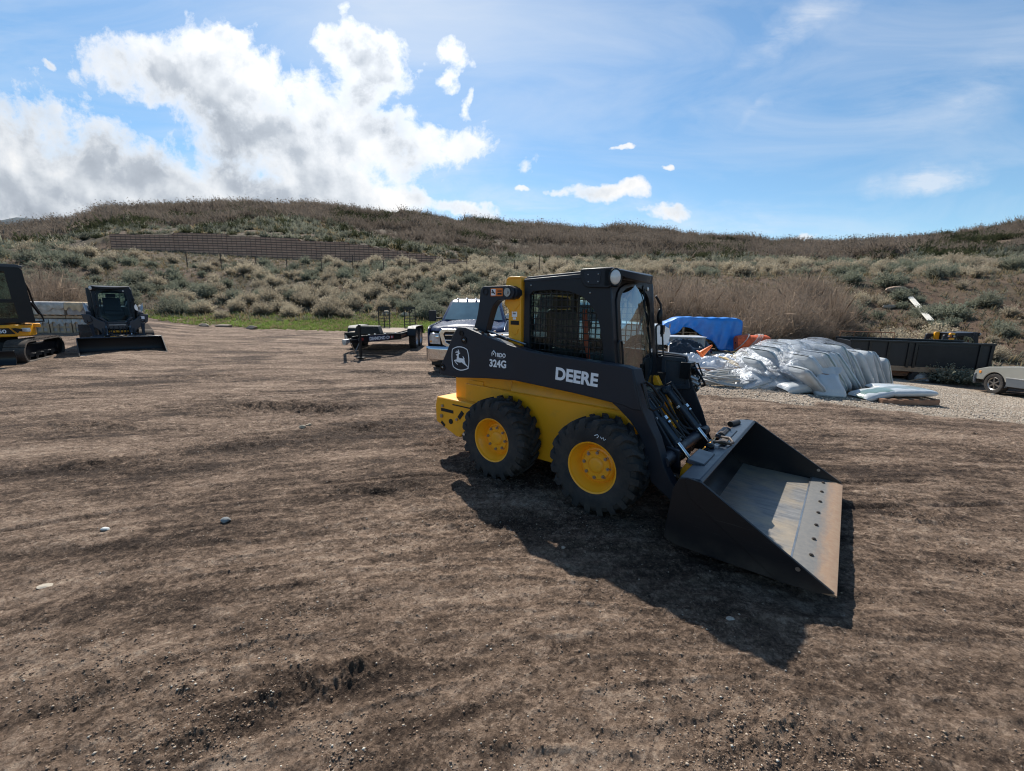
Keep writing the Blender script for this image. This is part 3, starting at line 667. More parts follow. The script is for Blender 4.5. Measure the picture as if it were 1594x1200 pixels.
for s in (-1, 1):
    b = MB(); b.prism(ARM, 1, s*.69, s*.80)
    arm = b.build('lift_arm', M['char'], L, bevel=.007)
    b = MB(); vs = []; fs = []
    LG = []
    for i in range(len(LEG)-1):
        for k in range(3):
            t = k/3; LG.append([LEG[i][0][0]*(1-t)+LEG[i+1][0][0]*t, LEG[i][0][1]*(1-t)+LEG[i+1][0][1]*t, LEG[i][1][0]*(1-t)+LEG[i+1][1][0]*t, LEG[i][1][1]*(1-t)+LEG[i+1][1][1]*t, LEG[i][2]*(1-t)+LEG[i+1][2]*t])
    LG.append([*LEG[-1][0], *LEG[-1][1], LEG[-1][2]])
    for fx, fz, bx, bz, yo in LG: vs += [(fx, s*yo, fz), (bx, s*yo, bz), (bx, s*.57, bz), (fx+.025*(yo < .79), s*.57, fz)]
    for i in range(len(LG)-1):
        for j in range(4): fs.append((i*4+j, i*4+(j+1) % 4, i*4+4+(j+1) % 4, i*4+4+j))
    fs += [(0, 1, 2, 3), (len(vs)-4, len(vs)-3, len(vs)-2, len(vs)-1)]
    b.add(vs, fs); b.build('arm_leg', M['char'], arm, bevel=.006, fixn=True)
    b = MB()
    for (x, z, r, rd) in ((-.435, 1.41, .028, 0), (-.40, 1.345, .038, .016), (-.72, 1.04, .036, .018)):
        b.lathe([(s*.800, r), (s*.808, r), (s*.808, r*.72), (s*.801, r*.68)], (x, 0, z), 1, 24)
        b.cyl((x, s*.795, z), (x, s*.803, z), r*.66, 18)
    b.cyl((1.66, s*.64, .40), (1.66, s*.665, .40), .05, 24)
    b.build('pin_boss', M['blk'], arm)
    b = MB(); b.ell((-.40, s*.806, 1.345), (.015, .010, .015)); b.ell((-.72, s*.806, 1.04), (.012, .008, .012)); b.build('pin_cap', M['steel'], arm)
    # rear link from the arm up to the upright
    b = MB()
    lk = rounded([(-.325, 1.455), (-.275, 1.58), (-.245, 1.72), (-.235, 1.82), (-.205, 1.862), (.14, 1.862), (.205, 1.835), (.215, 1.785), (.185, 1.745), (.10, 1.742), (-.01, 1.735), (-.075, 1.68), (-.115, 1.58), (-.165, 1.43), (-.24, 1.38)], .03, 5)
    b.prism(lk, 1, s*.655, s*.745); b.cyl((.13, s*.60, 1.80), (.13, s*.655, 1.80), .055, 28)
    b.cyl((.13, s*.655, 1.80), (.13, s*.765, 1.80), .062, 28)
    lo = b.build('rear_link', M['char'], L, bevel=.006)
    b = MB(); b.lathe([(s*.745, .034), (s*.752, .034), (s*.752, .026), (s*.738, .02), (s*.738, .001)], (-.165, 0, 1.812), 1, 24); b.build('link_hole', M['dark'], lo)
    b = MB(); b.cyl((.12, s*.765, 1.802), (.12, s*.774, 1.802), .038, 24); b.cyl((.12, s*.774, 1.802), (.12, s*.782, 1.802), .016, 6); b.build('pivot_pin', M['steel'], lo)
    if s < 0:
        RA = arm
        b = MB(); b.box((-.025, -.7465, 1.805), (.145, .003, .072)); b.build('warning_decal', M['orange'], lo)
        b = MB(); b.box((-.063, -.749, 1.805), (.052, .002, .058)); b.build('decal_panel', M['white'], lo)
        b = MB(); b.box((.012, -.749, 1.815), (.05, .002, .010)); b.box((.012, -.749, 1.79), (.05, .002, .016)); b.tube([(-.075, -.7505, 1.825), (-.065, -.7505, 1.81), (-.055, -.7505, 1.80), (-.045, -.7505, 1.79)], .006, 5); b.ell((-.077, -.751, 1.802), (.008, .002, .008)); b.build('decal_print', M['blk'], lo)
# markings on the near arm
YP = -.8025
TX = Matrix(((1, 0, 0, 0), (0, 0, -1, 0), (0, 1, 0, 0), (0, 0, 0, 1)))
def armtext(name, s_, x, z, size, off, sx, tilt=0, sp=1):
    text(name, s_, size, Matrix.Translation((x, YP, z)) @ Matrix.Rotation(tilt, 4, 'Y') @ TX, M['white'], RA, off, .001, sx, sp)
armtext('maker_lettering', 'DEERE', .678, 1.083, .140, .0055, .98, R(2.2), 1.02)
armtext('number_lettering', '324G', -.062, 1.118, .094, .0032, .98, R(-.5), 1.03)
armtext('dealer_lettering', 'RDO', .030, 1.215, .052, .0018, .95, 0, 1.0)
b = MB(); b.tube([(-.030, YP, 1.215), (-.030, YP, 1.245), (-.008, YP, 1.268), (.016, YP, 1.245), (.016, YP, 1.213)], [.002, .005, .007, .006, .002], 6); b.ell((-.012, YP, 1.238), (.008, .002, .008)); b.build('dealer_mark', M['white'], RA)
b = MB(); b.box((.075, YP, 1.203), (.09, .001, .003)); b.build('dealer_underline', M['grey'], RA)
def dp(x, y): return (-.582+(x-115)/695*.252, 1.268+.018*(x-115)/695-(y-125)/940*.245)
SH = [(150,230),(205,190),(280,155),(360,135),(440,130),(520,138),(600,160),(670,195),(735,240),(755,300),(772,370),(790,460),(800,550),(806,650),(802,750),(792,860),(775,960),(720,990),(650,1015),(570,1038),(480,1048),(390,1035),(300,1000),(235,960),(180,915),(155,830),(140,740),(130,630),(128,520),(130,430),(135,340)]
def off2(pol, d):
    n = len(pol); cx = sum(p[0] for p in pol)/n; cy = sum(p[1] for p in pol)/n
    return [(p[0]+(cx-p[0])/math.hypot(cx-p[0], cy-p[1])*d, p[1]+(cy-p[1])/math.hypot(cx-p[0], cy-p[1])*d) for p in pol]
sh = [dp(*q) for q in SH]
plate('shield_emblem', [off2(sh, -.003), off2(sh, .006)], 1, YP-.001, YP+.001, M['white'], RA)
DEER = [(290,440),(345,408),(378,395),(388,372),(340,352),(280,378),(274,356),(300,337),(285,300),(318,325),(345,322),(325,262),(360,315),(385,320),(388,285),(375,230),(408,255),(427,320),(425,360),(470,370),(450,405),(408,430),(402,500),(422,572),(500,578),(580,592),(592,600),(575,540),(550,495),(590,515),(630,590),(625,640),(650,720),(665,780),(720,840),(778,925),(765,950),(705,868),(640,830),(570,780),(530,735),(450,745),(380,735),(320,710),(280,690),(264,692),(300,745),(350,800),(375,830),(355,838),(310,790),(260,735),(240,700),(222,680),(225,655),(290,630),(330,625),(325,580),(345,500),(345,460),(305,470)]
plate('deer_emblem', [[dp(*q) for q in DEER]], 1, YP-.001, YP+.001, M['white'], RA)
for s in (-1, 1):
    b = MB(); b.bb((-.05, s*.46, .98), (1.15, s*.60, 1.04)); b.bb((-.62, s*.47, 1.0), (-.06, s*.60, 1.10)); b.build('sun_gap_filler', M['dark'], L)  # dark filler, added to stop sun falling through the gap inside the arms
# front of the arms: grab loops, cross tube, inner panel of the far arm
def loop(pts, r=.011, n=8): return MB().tube(pts, r, n, closed=False)
def rr_loop(c, ex, ey, w_, h_, rad=.05, r=.011, k=5):
    pts = rounded([(-w_, -h_), (w_, -h_), (w_, h_), (-w_, h_)], rad, k); c = Vector(c); ex = Vector(ex).normalized(); ey = Vector(ey).normalized()
    return MB().tube([c+ex*p[0]+ey*p[1] for p in pts], r, 8, closed=True)
for s in (-1, 1):
    hp = [Vector((1.385, s*.69, 1.115)), Vector((1.40, s*.64, 1.12)), Vector((1.43, s*.60, 1.09)), Vector((1.52, s*.575, .975)), Vector((1.525, s*.59, .945)), Vector((1.475, s*.66, .915)), Vector((1.455, s*.685, .935))]
    MB().tube(hp, .011, 8, closed=True).build('grab_handle', M['blk'], L)
pan = rounded([(1.10, 1.20), (1.325, 1.195), (1.40, .90), (1.12, .865)], .02)
ip = plate('arm_inner_panel', [pan, rounded([(1.135, 1.165), (1.295, 1.16), (1.36, .935), (1.155, .905)], .02)], 1, .568, .548, M['slate'], L, bevel=.003)
b = MB(); b.prism(rounded([(1.13, 1.17), (1.30, 1.165), (1.365, .93), (1.15, .90)], .02), 1, .568, .560); b.build('panel_face', M['slate'], ip)
b = MB(); b.cyl((1.56, -.60, .50), (1.56, .60, .50), .055, 24); b.prism([(1.50, .42), (1.64, .42), (1.62, .56), (1.52, .58)], 1, -.42, -.38); b.prism([(1.50, .42), (1.64, .42), (1.62, .56), (1.52, .58)], 1, .38, .42)
for s in (-1, 1): b.prism([(1.20, .93), (1.27, .98), (1.32, .90), (1.60, .52), (1.64, .36), (1.54, .36), (1.42, .60)], 1, s*.36, s*.39)
b.build('arm_cross_tube', M['char'], L, bevel=.004)
b = MB()
for s in (-1, 1): b.prism([(1.07, 1.02), (1.13, 1.02), (1.37, .58), (1.30, .52)], 1, s*.34, s*.41)
b.bb((1.22, -.43, .45), (1.27, .43, .55)); b.box((1.34, .12, .62), (.16, .12, .07)); b.box((1.34, .12, .57), (.10, .05, .10)); b.build('front_frame', M['yel'], L, bevel=.004)
b = MB(); b.bb((1.05, -.46, .40), (1.225, .46, .93)); b.cyl((1.30, -.40, .40), (1.30, .40, .40), .05); b.box((1.36, -.05, .50), (.12, .26, .10), (0, .4, .3)); b.box((1.42, .16, .42), (.16, .14, .12), (.3, .4, .3)); b.cyl((1.34, -.22, .62), (1.46, -.10, .44), .03); b.build('front_valves', M['dark'], L, bevel=.005)
# tilt rams
for y in (-.29, .29):
    a, c = Vector((1.265, y, .915)), Vector((1.69, y, .46)); d = (c-a).normalized()
    b = MB(); b.cyl(a, a+d*.44, .036, 24); b.cyl(a-d*.02, a+d*.02, .044, 24); b.cyl(a+d*.425, a+d*.45, .042, 24); b.cyl((1.265, y-.06, .915), (1.265, y+.06, .915), .034, 20)
    cy = b.build('tilt_ram', M['slate'], L, bevel=.002)
    b = MB(); b.cyl(a+d*.44, c, .017, 16); b.cyl((1.265, y-.075, .915), (1.265, y-.06, .915), .018, 8); b.build('ram_rod', M['chrome'], cy)
    b = MB(); b.cyl((1.69, y-.045, .46), (1.69, y+.045, .46), .03, 16); b.cyl(a+d*.17+Vector((.035, 0, .02)), a+d*.19+Vector((.035, 0, .02)), .018); b.build('ram_eye', M['blk'], cy)
    b = MB(); n_ = Vector((.05, 0, .035)); b.cyl(a+d*.185-n_*.1, a+d*.205-n_*.1, .0375, 20); b.build('ram_band', M['white'], cy)
    b = MB(); b.tube([a+n_*.8+Vector((0, .01, .02)), a+d*.12+n_*.9, a+d*.30+n_*.75, a+d*.42+n_*.6], .011, 8); b.tube([a+n_*.8+Vector((0, -.02, .02)), a+d*.1+n_*1.1+Vector((0, -.02, 0)), a+d*.2+n_*.7+Vector((0, -.02, 0))], .010, 8); b.build('ram_hose', M['blkpl'], cy)
    b = MB(); b.cyl(a+d*.205+n_*.85, a+d*.235+n_*.85, .014, 6); b.cyl(a+d*.255+n_*.85, a+d*.27+n_*.85, .013, 6); b.build('hose_fitting', M['chrome'], cy)
# hoses in the throat and auxiliary couplers on the far arm
rnd = random.Random(5)
for i in range(11):
    y = -.33+i*.066; b = MB()
    p = [(1.18, y, .93), (1.30+rnd.uniform(-.03, .05), y+rnd.uniform(-.08, .08), .80+rnd.uniform(-.05, .05)), (1.38+rnd.uniform(-.03, .06), y+rnd.uniform(-.12, .12), .62+rnd.uniform(-.06, .06)), (1.55, y*.8, .56+rnd.uniform(-.03, .03))]
    pts = []
    for k in range(13):
        t = k/12; q = [Vector(v) for v in p]; pts.append(q[0]*(1-t)**3+q[1]*3*t*(1-t)**2+q[2]*3*t*t*(1-t)+q[3]*t**3)
    b.tube(pts, .012, 8).build('hydraulic_hose', M['blkpl'], L)
QC = Vector((-.15, -.17, .02))
b = MB(); b.box(Vector((1.50, .76, 1.06))+QC, (.10, .16, .16)); b.build('coupler_block', M['blk'], L, bevel=.004)
for i in range(4): b = MB(); b.cyl(Vector((1.50, .70+i*.035, 1.10-i*.02))+QC, Vector((1.58, .72+i*.035, 1.08-i*.02))+QC, .016, 10); b.build('coupler_port', M['blk'], L)
for i in range(3): b = MB(); b.cyl(Vector((1.54, .73+i*.04, 1.0-i*.05))+QC, Vector((1.61, .75+i*.04, .97-i*.05))+QC, .018, 10); b.build('quick_coupler', M['galv'], L)
for pts in ([(1.5, .78, 1.1), (1.58, .80, 1.13), (1.63, .81, 1.02), (1.60, .80, .92), (1.54, .77, .86)], [(1.5, .76, 1.0), (1.57, .80, 1.02), (1.61, .82, .93), (1.57, .79, .82)], [(1.48, .76, .95), (1.56, .82, .93), (1.60, .81, .86), (1.54, .77, .78)]):
    b = MB(); b.tube([Vector(q)+QC for q in pts], .009, 8); b.build('coupler_hose', M['blkpl'], L)
# loop of hose behind the rear end of the near arm
b = MB(); b.tube([(-.62, -.62, 1.06), (-.70, -.66, 1.20), (-.68, -.68, 1.36), (-.60, -.68, 1.45), (-.50, -.66, 1.46), (-.42, -.6, 1.40)], .013, 8); b.tube([(-.60, -.60, 1.04), (-.67, -.60, 1.2), (-.64, -.60, 1.35), (-.55, -.58, 1.44), (-.45, -.5, 1.38)], .013, 8); b.build('rear_hose', M['blkpl'], L)
b = MB()
for k in range(5): b.box((-.30+k*.075, -.74, 1.455-k*.021), (.04, .03, .012), (0, .27, 0))
for k in range(3): b.cyl((-.16+k*.09, -.66, 1.42-k*.025), (-.16+k*.09, -.60, 1.43-k*.025), .015, 8)
b.tube([(-.25, -.66, 1.45), (.0, -.64, 1.385), (.25, -.64, 1.335)], .010, 6); b.build('arm_top_tube', M['steel'], L)
for o_ in list(L.children):
    k_ = o_.name.split('.')[0]
    if k_ in ('lift_arm', 'rear_hose', 'arm_top_tube'): inward(o_, .80, .69, ('arm_leg',))
    elif k_ == 'rear_link': inward(o_, .745, .575)
    elif k_ in ('upright', 'weld_bead', 'white_label', 'black_label', 'label_print'): inward(o_, .575, .503)
# cab
cab = empty('cab', (0, 0, 0), 0, L)
HOLE = [(.165, 1.02), (.155, 1.79), (.20, 1.825), (.42, 1.835), (.60, 1.815), (.72, 1.775), (.80, 1.715), (.87, 1.63), (.91, 1.52), (.945, 1.36), (.965, 1.2), (.975, 1.02)]
SIDE = [(.105, .94), (.10, 1.90), (.12, 1.925), (.95, 1.945), (.975, 1.90), (1.045, 1.25), (1.07, .94)]
for s in (-1, 1):
    plate('side_frame', [SIDE, HOLE], 1, s*.445, s*.482, M['cabblk'], cab, bevel=.005)
    b = MB(); b.prism([(x*1.0, z) for x, z in HOLE], 1, s*.43, s*.436); b.build('side_glass', M['glass'], cab)
    # woven window guard, clipped to the opening
    b = MB()
    def clip(x=None, z=None):
        pts = []
        for i in range(len(HOLE)):
            p, q = HOLE[i], HOLE[(i+1) % len(HOLE)]; k = 0 if x is not None else 1; v = x if x is not None else z
            if (p[k]-v)*(q[k]-v) < 0: t = (v-p[k])/(q[k]-p[k]); pts.append(p[1-k]+t*(q[1-k]-p[1-k]))
        return sorted(pts)
    x = .155
    while x < .985:
        c = clip(x=x)
        if len(c) >= 2: b.bb((x-.0042, s*.448, c[0]-.01), (x+.0042, s*.454, c[-1]+.01))
        x += .058
    z = 1.045
    while z < 1.84:
        c = clip(z=z)
        if len(c) >= 2: b.bb((c[0]-.01, s*.4545, z-.0042), (c[-1]+.01, s*.4605, z+.0042))
        z += .058
    b.build('window_guard', M['blk'], cab)
b = MB()
for x, z in ((.175, 1.875), (.80, 1.80)): b.ell((x, -.484, z), (.009, .006, .009), 10, 6)
b.build('guard_bolt', M['steel'], cab)
# front frame with the arched door opening
def arch(wt, wb, zt, zb, n=10, zk=None):
    pts = [(-wb*.62, zb), (wb*.62, zb), (wb, zb+.22)]
    zs = zt-.16
    pts.append((wt+.012, zs))
    for i in range(1, n): a = math.pi*i/n; pts.append((wt*math.cos(a), zs+.16*math.sin(a)**.8))
    pts += [(-wt-.012, zs), (-wb, zb+.22)]
    return pts
lean = Matrix(((1, 0, -.125, 1.215), (0, 1, 0, 0), (0, 0, 1, 0), (0, 0, 0, 1)))
def leaned(o): o.data.transform(lean); return o
o = plate('front_frame', [[(-.475, .80), (.475, .80), (.475, 1.925), (-.475, 1.925)], arch(.395, .42, 1.905, .86)], 0, -.03, .0, M['cabblk'], cab, bevel=.004); leaned(o)
door = plate('door', [arch(.385, .41, 1.897, .875), arch(.33, .35, 1.872, .93)], 0, -.022, .012, M['blk'], cab, bevel=.004); leaned(door)
b = MB()
def gl(u, v):
    z = .90+.985*u; hw = .365 if 1.12 < z < 1.2 else (.235+.13*(z-.90)/.22 if z <= 1.12 else (.365-.02*(z-1.2)/.52 if z < 1.72 else .345*math.sqrt(max(0.0, 1-((z-1.72)/.168)**2))))
    return Vector((.010+.035*(1-(2*v-1)**2)-.085*max(0, u-.45)**1.6, (2*v-1)*hw, z))
b.grid(gl, 24, 16); g = leaned(b.build('door_glass', M['glassf'], door, smooth=180))
b = MB(); b.cyl((.0, .20, 1.86), (.02, .20, 1.86), .03, 16); b.tube([(.018, .20, 1.86), (.022, .17, 1.6), (.022, .12, 1.35)], .006, 6); b.box((.024, .15, 1.45), (.008, .012, .42), (.13, 0, 0)); leaned(b.build('wiper', M['blk'], door))
b = MB(); b.ell((.02, .28, 1.86), (.012, .02, .02)); leaned(b.build('door_cap', M['lamp'], door))
rr_loop((1.085, -.42, 1.27), (0, 1, 0), (-.12, 0, 1), .040, .135, .035, .0085).build('grab_bar', M['blk'], cab)
rr_loop((1.10, .44, 1.36), (.3, 1, 0), (-.12, 0, 1), .05, .16, .04, .009).build('grab_bar', M['blk'], cab)
b = MB(); b.tube([(1.02, .46, 1.80), (1.06, .50, 1.72), (1.08, .50, 1.55), (1.10, .49, 1.40)], .012, 8); b.ell((1.06, .50, 1.60), (.03, .03, .08)); b.box((1.10, .50, 1.47), (.03, .05, .09)); b.build('door_hinge', M['blk'], cab)
b = MB(); b.prism([(.08, 1.905), (.08, 1.945), (.115, 1.958), (.72, 1.985), (.76, 2.005), (.95, 2.01), (.98, 1.995), (.98, 1.915)], 1, -.458, .458); b.prism([(.085, 1.905), (.09, 1.935), (.72, 1.962), (.72, 1.918)], 1, -.484, .484); b.build('roof', M['char'], cab, bevel=.008)
vis = [(.92, -.495), (1.0, -.480), (1.08, -.38), (1.115, -.20), (1.11, -.03), (1.08, .13), (1.03, .28), (.97, .41), (.90, .47)]
b = MB(); n = len(vis); vs = [(x, y, 2.002-.05*max(0, x-.97)/.2) for x, y in vis]+[(x, y, 1.972-.10*max(0, x-.97)/.2) for x, y in vis]
b.add(vs, [tuple(range(n)), tuple(range(n, 2*n))[::-1]]+[(i, i+n, (i+1) % n+n, (i+1) % n) for i in range(n)]); b.build('visor', M['cabblk'], cab, bevel=.006, fixn=True)
for s in (-1, 1):
    b = MB(); b.prism(rounded([(.70, 2.0), (.715, 1.90), (.76, 1.845), (.98, 1.835), (1.015, 1.88), (1.01, 2.0)], .03), 1, s*.478, s*.502)
    b.prism(rounded([(.93, 1.995), (.93, 1.845), (1.01, 1.85), (1.03, 1.90), (1.02, 1.985)], .02), 1, s*.37, s*.502)
    lp = b.build('lamp_housing', M['cabblk'], cab, bevel=.007)
    if s > 0: lp.location = (-.11, -.035, 0)
    b = MB(); b.prism(rounded([(.745, 1.975), (.755, 1.90), (.79, 1.868), (.895, 1.868), (.905, 1.975)], .02), 1, s*.502, s*.506); b.build('lamp_cover', M['char'], lp, bevel=.002)
    b = MB()
    for x, z in ((.785, 1.95), (.88, 1.95), (.79, 1.89), (.88, 1.89)): b.ell((x, s*.507, z), (.006, .003, .006), 8, 5)
    b.build('cover_bolt', M['steel'], lp)
    nrm = Vector((.80, s*.60, 0)).normalized(); c = Vector((1.022, s*.487, 1.922)); Mt = nrm.to_track_quat('Z', 'Y').to_matrix()
    b = MB(); b.ell(c, (.050, .062, .028), 24, 12, Mt); b.build('work_lamp', M['lamp'], lp)
    b = MB(); b.tube([c+Mt @ Vector((.054*math.cos(a), .066*math.sin(a), .004)) for a in [2*math.pi*i/24 for i in range(24)]], .008, 6, closed=True); b.build('lamp_ring', M['blk'], lp)
b = MB(); b.bb((.105, -.445, .94), (.13, .445, 1.38)); b.bb((.105, -.445, 1.80), (.13, .445, 1.9)); b.bb((.105, -.445, 1.38), (.13, -.36, 1.8)); b.bb((.105, .36, 1.38), (.13, .445, 1.8)); b.bb((.13, -.44, .93), (1.08, .44, .95)); b.build('cab_back', M['cabblk'], cab)
b = MB(); b.bb((.115, -.36, 1.38), (.12, .36, 1.80)); b.build('rear_glass', M['glass'], cab)
b = MB(); b.prism(rounded([(.26, 1.10), (.26, 1.22), (.66, 1.25), (.70, 1.20), (.68, 1.10)], .03), 1, -.24, .24)
b.prism(rounded([(.20, 1.20), (.16, 1.62), (.20, 1.66), (.27, 1.64), (.33, 1.25)], .03), 1, -.22, .22); b.prism(rounded([(.17, 1.66), (.17, 1.78), (.24, 1.78), (.25, 1.66)], .03), 1, -.12, .12)
b.bb((.22, -.32, .95), (.60, .32, 1.1)); b.build('operator_seat', M['blkpl'], cab, bevel=.015)
b = MB()
for s in (-1, 1): b.bb((.36, s*.25, 1.30), (.72, s*.36, 1.36)); b.cyl((.66, s*.30, 1.36), (.70, s*.30, 1.50), .012); b.ell((.70, s*.30, 1.52), (.025, .025, .045)); b.bb((.36, s*.26, 1.0), (.60, s*.38, 1.30))
b.box((.94, -.30, 1.55), (.03, .05, .12)); b.build('armrest_console', M['blkpl'], cab, bevel=.006)
b = MB(); b.tube([(.70, -.38, 1.66), (.715, -.385, 1.50), (.74, -.39, 1.35), (.76, -.38, 1.22)], [.018, .026, .026, .018], 8, flat=.5); b.tube([(.78, -.37, 1.20), (.82, -.36, 1.08)], .022, 8, flat=.5); b.build('safety_belt', M['red'], cab)
b = MB(); b.tube([(.93, .42, 1.62), (.93, .38, 1.58), (.93, .33, 1.52), (.92, .30, 1.42)], .012, 8); b.build('inner_rail', M['galv'], cab)
# coupler between arms and bucket
b = MB()
for s in (-1, 1): b.prism([(1.64, .24), (1.655, .42), (1.70, .50), (1.80, .515), (1.79, .40), (1.75, .20), (1.68, .15)], 1, s*.36, s*.44); b.prism([(1.66, .30), (1.70, .50), (1.78, .52), (1.76, .30)], 1, s*.16, s*.19)
b.prism([(1.72, .16), (1.77, .50), (1.795, .51), (1.745, .15)], 1, -.44, .44); b.cyl((1.73, -.44, .49), (1.73, .44, .49), .025)
b.build('quick_attach_plate', M['yel'], L, bevel=.004)
b = MB()
for y in (-.30, .30): b.cyl((1.74, y, .50), (1.80, y+.08, .585), .018, 10); b.ell((1.80, y+.09, .59), (.035, .04, .025)); b.box((1.77, y, .52), (.07, .12, .05), (.2, .3, .1))
b.box((1.775, .02, .53), (.05, .16, .035), (0, .2, .1)); b.build('lock_lever', M['blk'], L, bevel=.004)
# bucket
bk = empty('bucket', (0, 0, 0), 0, L); HW = .97
PR = [(1.925, .552), (1.835, .568), (1.80, .54), (1.772, .44), (1.758, .30), (1.77, .20), (1.81, .145), (1.88, .118), (2.0, .11), (2.44, .11)]
def smooth_line(pl, n=4):
    out = []
    for i in range(len(pl)-1):
        p0, p1, p2, p3 = [Vector(pl[max(0, min(len(pl)-1, i+k))]) for k in (-1, 0, 1, 2)]
        for j in range(n):
            t = j/n; out.append(tuple(.5*((2*p1)+(p2-p0)*t+(2*p0-5*p1+4*p2-p3)*t*t+(3*p1-p0-3*p2+p3)*t**3)))
    return out+[tuple(pl[-1])]
back = smooth_line(PR[2:8])
MB().strip(back, 1, -HW, HW, -.012).build('bucket_back', M['bblk'], bk, smooth=60)
MB().strip(back[-1:]+[(2.0, .110), (2.46, .110)], 1, -HW+.002, HW-.002, -.011).build('bucket_floor', M['bfloor'], bk)
b = MB(); b.prism([(1.80, .535), (1.80, .572), (1.925, .585), (1.945, .565), (1.935, .552), (1.83, .545)], 1, -HW+.004, HW-.004); b.build('top_rail', M['slate'], bk, bevel=.005)
b = MB(); b.prism([(2.455, .100), (2.455, .127), (2.64, .127), (2.692, .112), (2.692, .103), (2.64, .098)], 1, -HW-.006, HW+.006); b.build('cutting_edge', M['edge'], bk, bevel=.002)
b = MB(); b.box((2.452, 0, .124), (.012, 2*HW-.02, .006)); b.build('weld_seam', M['steel'], bk)
b = MB(); 
for i in range(8): y = -.86+i*.2457; b.cyl((2.55, y, .127), (2.55, y, .136), .013, 6); b.cyl((2.55, y, .136), (2.55, y, .140), .008, 10)
b.build('edge_bolt', M['oxid'], bk)
SP = [(1.80, .565), (1.86, .583), (1.94, .575), (2.68, .128), (2.60, .100), (2.42, .086), (1.95, .084), (1.80, .088), (1.735, .115), (1.735, .20), (1.765, .48)]
for s in (-1, 1):
    b = MB(); b.prism(SP, 1, s*HW, s*(HW+.014)); sp_ = b.build('bucket_side', M['bblk'], bk, bevel=.003)
    b = MB(); b.prism([(1.94, .575), (2.68, .128), (2.60, .10), (2.42, .088), (2.385, .11), (1.88, .45), (1.84, .55), (1.86, .583)], 1, s*(HW+.014), s*(HW+.022)); b.build('side_wear_plate', M['bblk'], sp_, bevel=.002)
    b = MB(); b.cyl((2.50, s*(HW-.003), .205), (2.50, s*(HW+.024), .205), .013, 14); b.build('side_hole', M['steel'], sp_)
b = MB()
for y in (-.52, .30): b.box((1.815, y, .578), (.12, .30, .035), (0, .12, 0))
b.build('mount_block', M['slate'], bk, bevel=.006)
b = MB(); b.box((1.86, -.02, .595), (.05, .16, .012)); b.tube([(1.80, -.12, .60), (1.86, -.11, .615), (1.92, -.08, .60), (1.93, -.02, .60), (1.89, .05, .61), (1.82, .08, .60)], .012, 8); b.tube([(1.80, .16, .59), (1.80, .34, .59)], .030, 10); b.cyl((1.78, .62, .59), (1.82, .76, .59), .028); b.build('latch_hook', M['oxid'], bk)
# scrawl on the near front tyre
b = MB(); wx, wz = WB+.19*.2, .405
for pts in ([(1.20, .655), (1.225, .668), (1.235, .655), (1.222, .64)], [(1.25, .655), (1.262, .64), (1.275, .655), (1.283, .632), (1.297, .646)]): b.tube([(x-.10, -.8555, z+.03) for x, z in pts], .003, 5)
b.build('chalk_mark', M['white'], L)
# ---------------------------------------------------------------- shared vehicle pieces
def paint(name, col, metal=.4, rough=.28): return pm(name, col, rough, metal, var=.04, coat=.9, dust=.18)
M['navy'] = pm('navy_paint', (.014, .028, .080), .26, 0, var=.04, spec=.35, coat=0, dust=.05); M['wpaint'] = pm('white_paint', (.72, .74, .76), .3, var=.03, coat=.6, dust=.12)
M['silver'] = paint('champagne_paint', (.36, .36, .325), .25, .38); M['clad'] = pm('grey_cladding', (.10, .115, .13), .5, var=.1, dust=.3)
M['wind'] = pm('windscreen', (.10, .17, .20), .06, var=.25, vs=1.5, coat=1); M['winddk'] = pm('window_dark', (.015, .02, .022), .06, var=.1, coat=1)
M['wood'] = pm('weathered_wood', (.30, .20, .125), .8, var=.3, vs=6, bump=.3); M['wood2'] = pm('pale_wood', (.45, .31, .19), .8, var=.25, vs=5, bump=.3); M['deck'] = pm('deck_boards', (.27, .205, .15), .85, var=.3, vs=4, bump=.3)
M['lens'] = pm('headlamp_lens', (.55, .58, .60), .08, .3, var=.3, vs=12, coat=1); M['amber'] = pm('amber_lens', (.75, .28, .05), .2, coat=1); M['redl'] = pm('red_tape', (.45, .03, .025), .5)
def arch_outline(pts, arcs, n=12):
    """closed outline whose bottom run is cut by wheel arches; arcs: (xc, zc, r, zbase) right to left"""
    out = list(pts)
    for xc, zc, r, zb in arcs:
        a0 = math.asin((zb-zc)/r)
        for i in range(n+1):
            a = a0+(math.pi-2*a0)*i/n; out.append((xc+r*math.cos(a), zc+r*math.sin(a)))
    return out
CT = mesh_of(tyre_mesh(.40, .26, .225, 30, .012), M['rub']); CR = mesh_of(rim_mesh(.225, .13, .07, .05, 8, .08), M['galv'])
def car_rim(r, h, ns=6):
    b = MB(); b.lathe([(-h+.02, r+.008), (-h+.01, r), (-h+.03, r-.02), (h-.04, r-.03)], ax=1, n=36)
    for i in range(ns):
        a = 2*math.pi*i/ns; c, s_ = math.cos(a), math.sin(a)
        b.box((c*r*.52, -h+.035, s_*r*.52), (r*.98, .03, .045), Matrix.Rotation(-a, 3, 'Y'))
    b.cyl((0, -h+.05, 0), (0, -h+.012, 0), .05, 16); return b
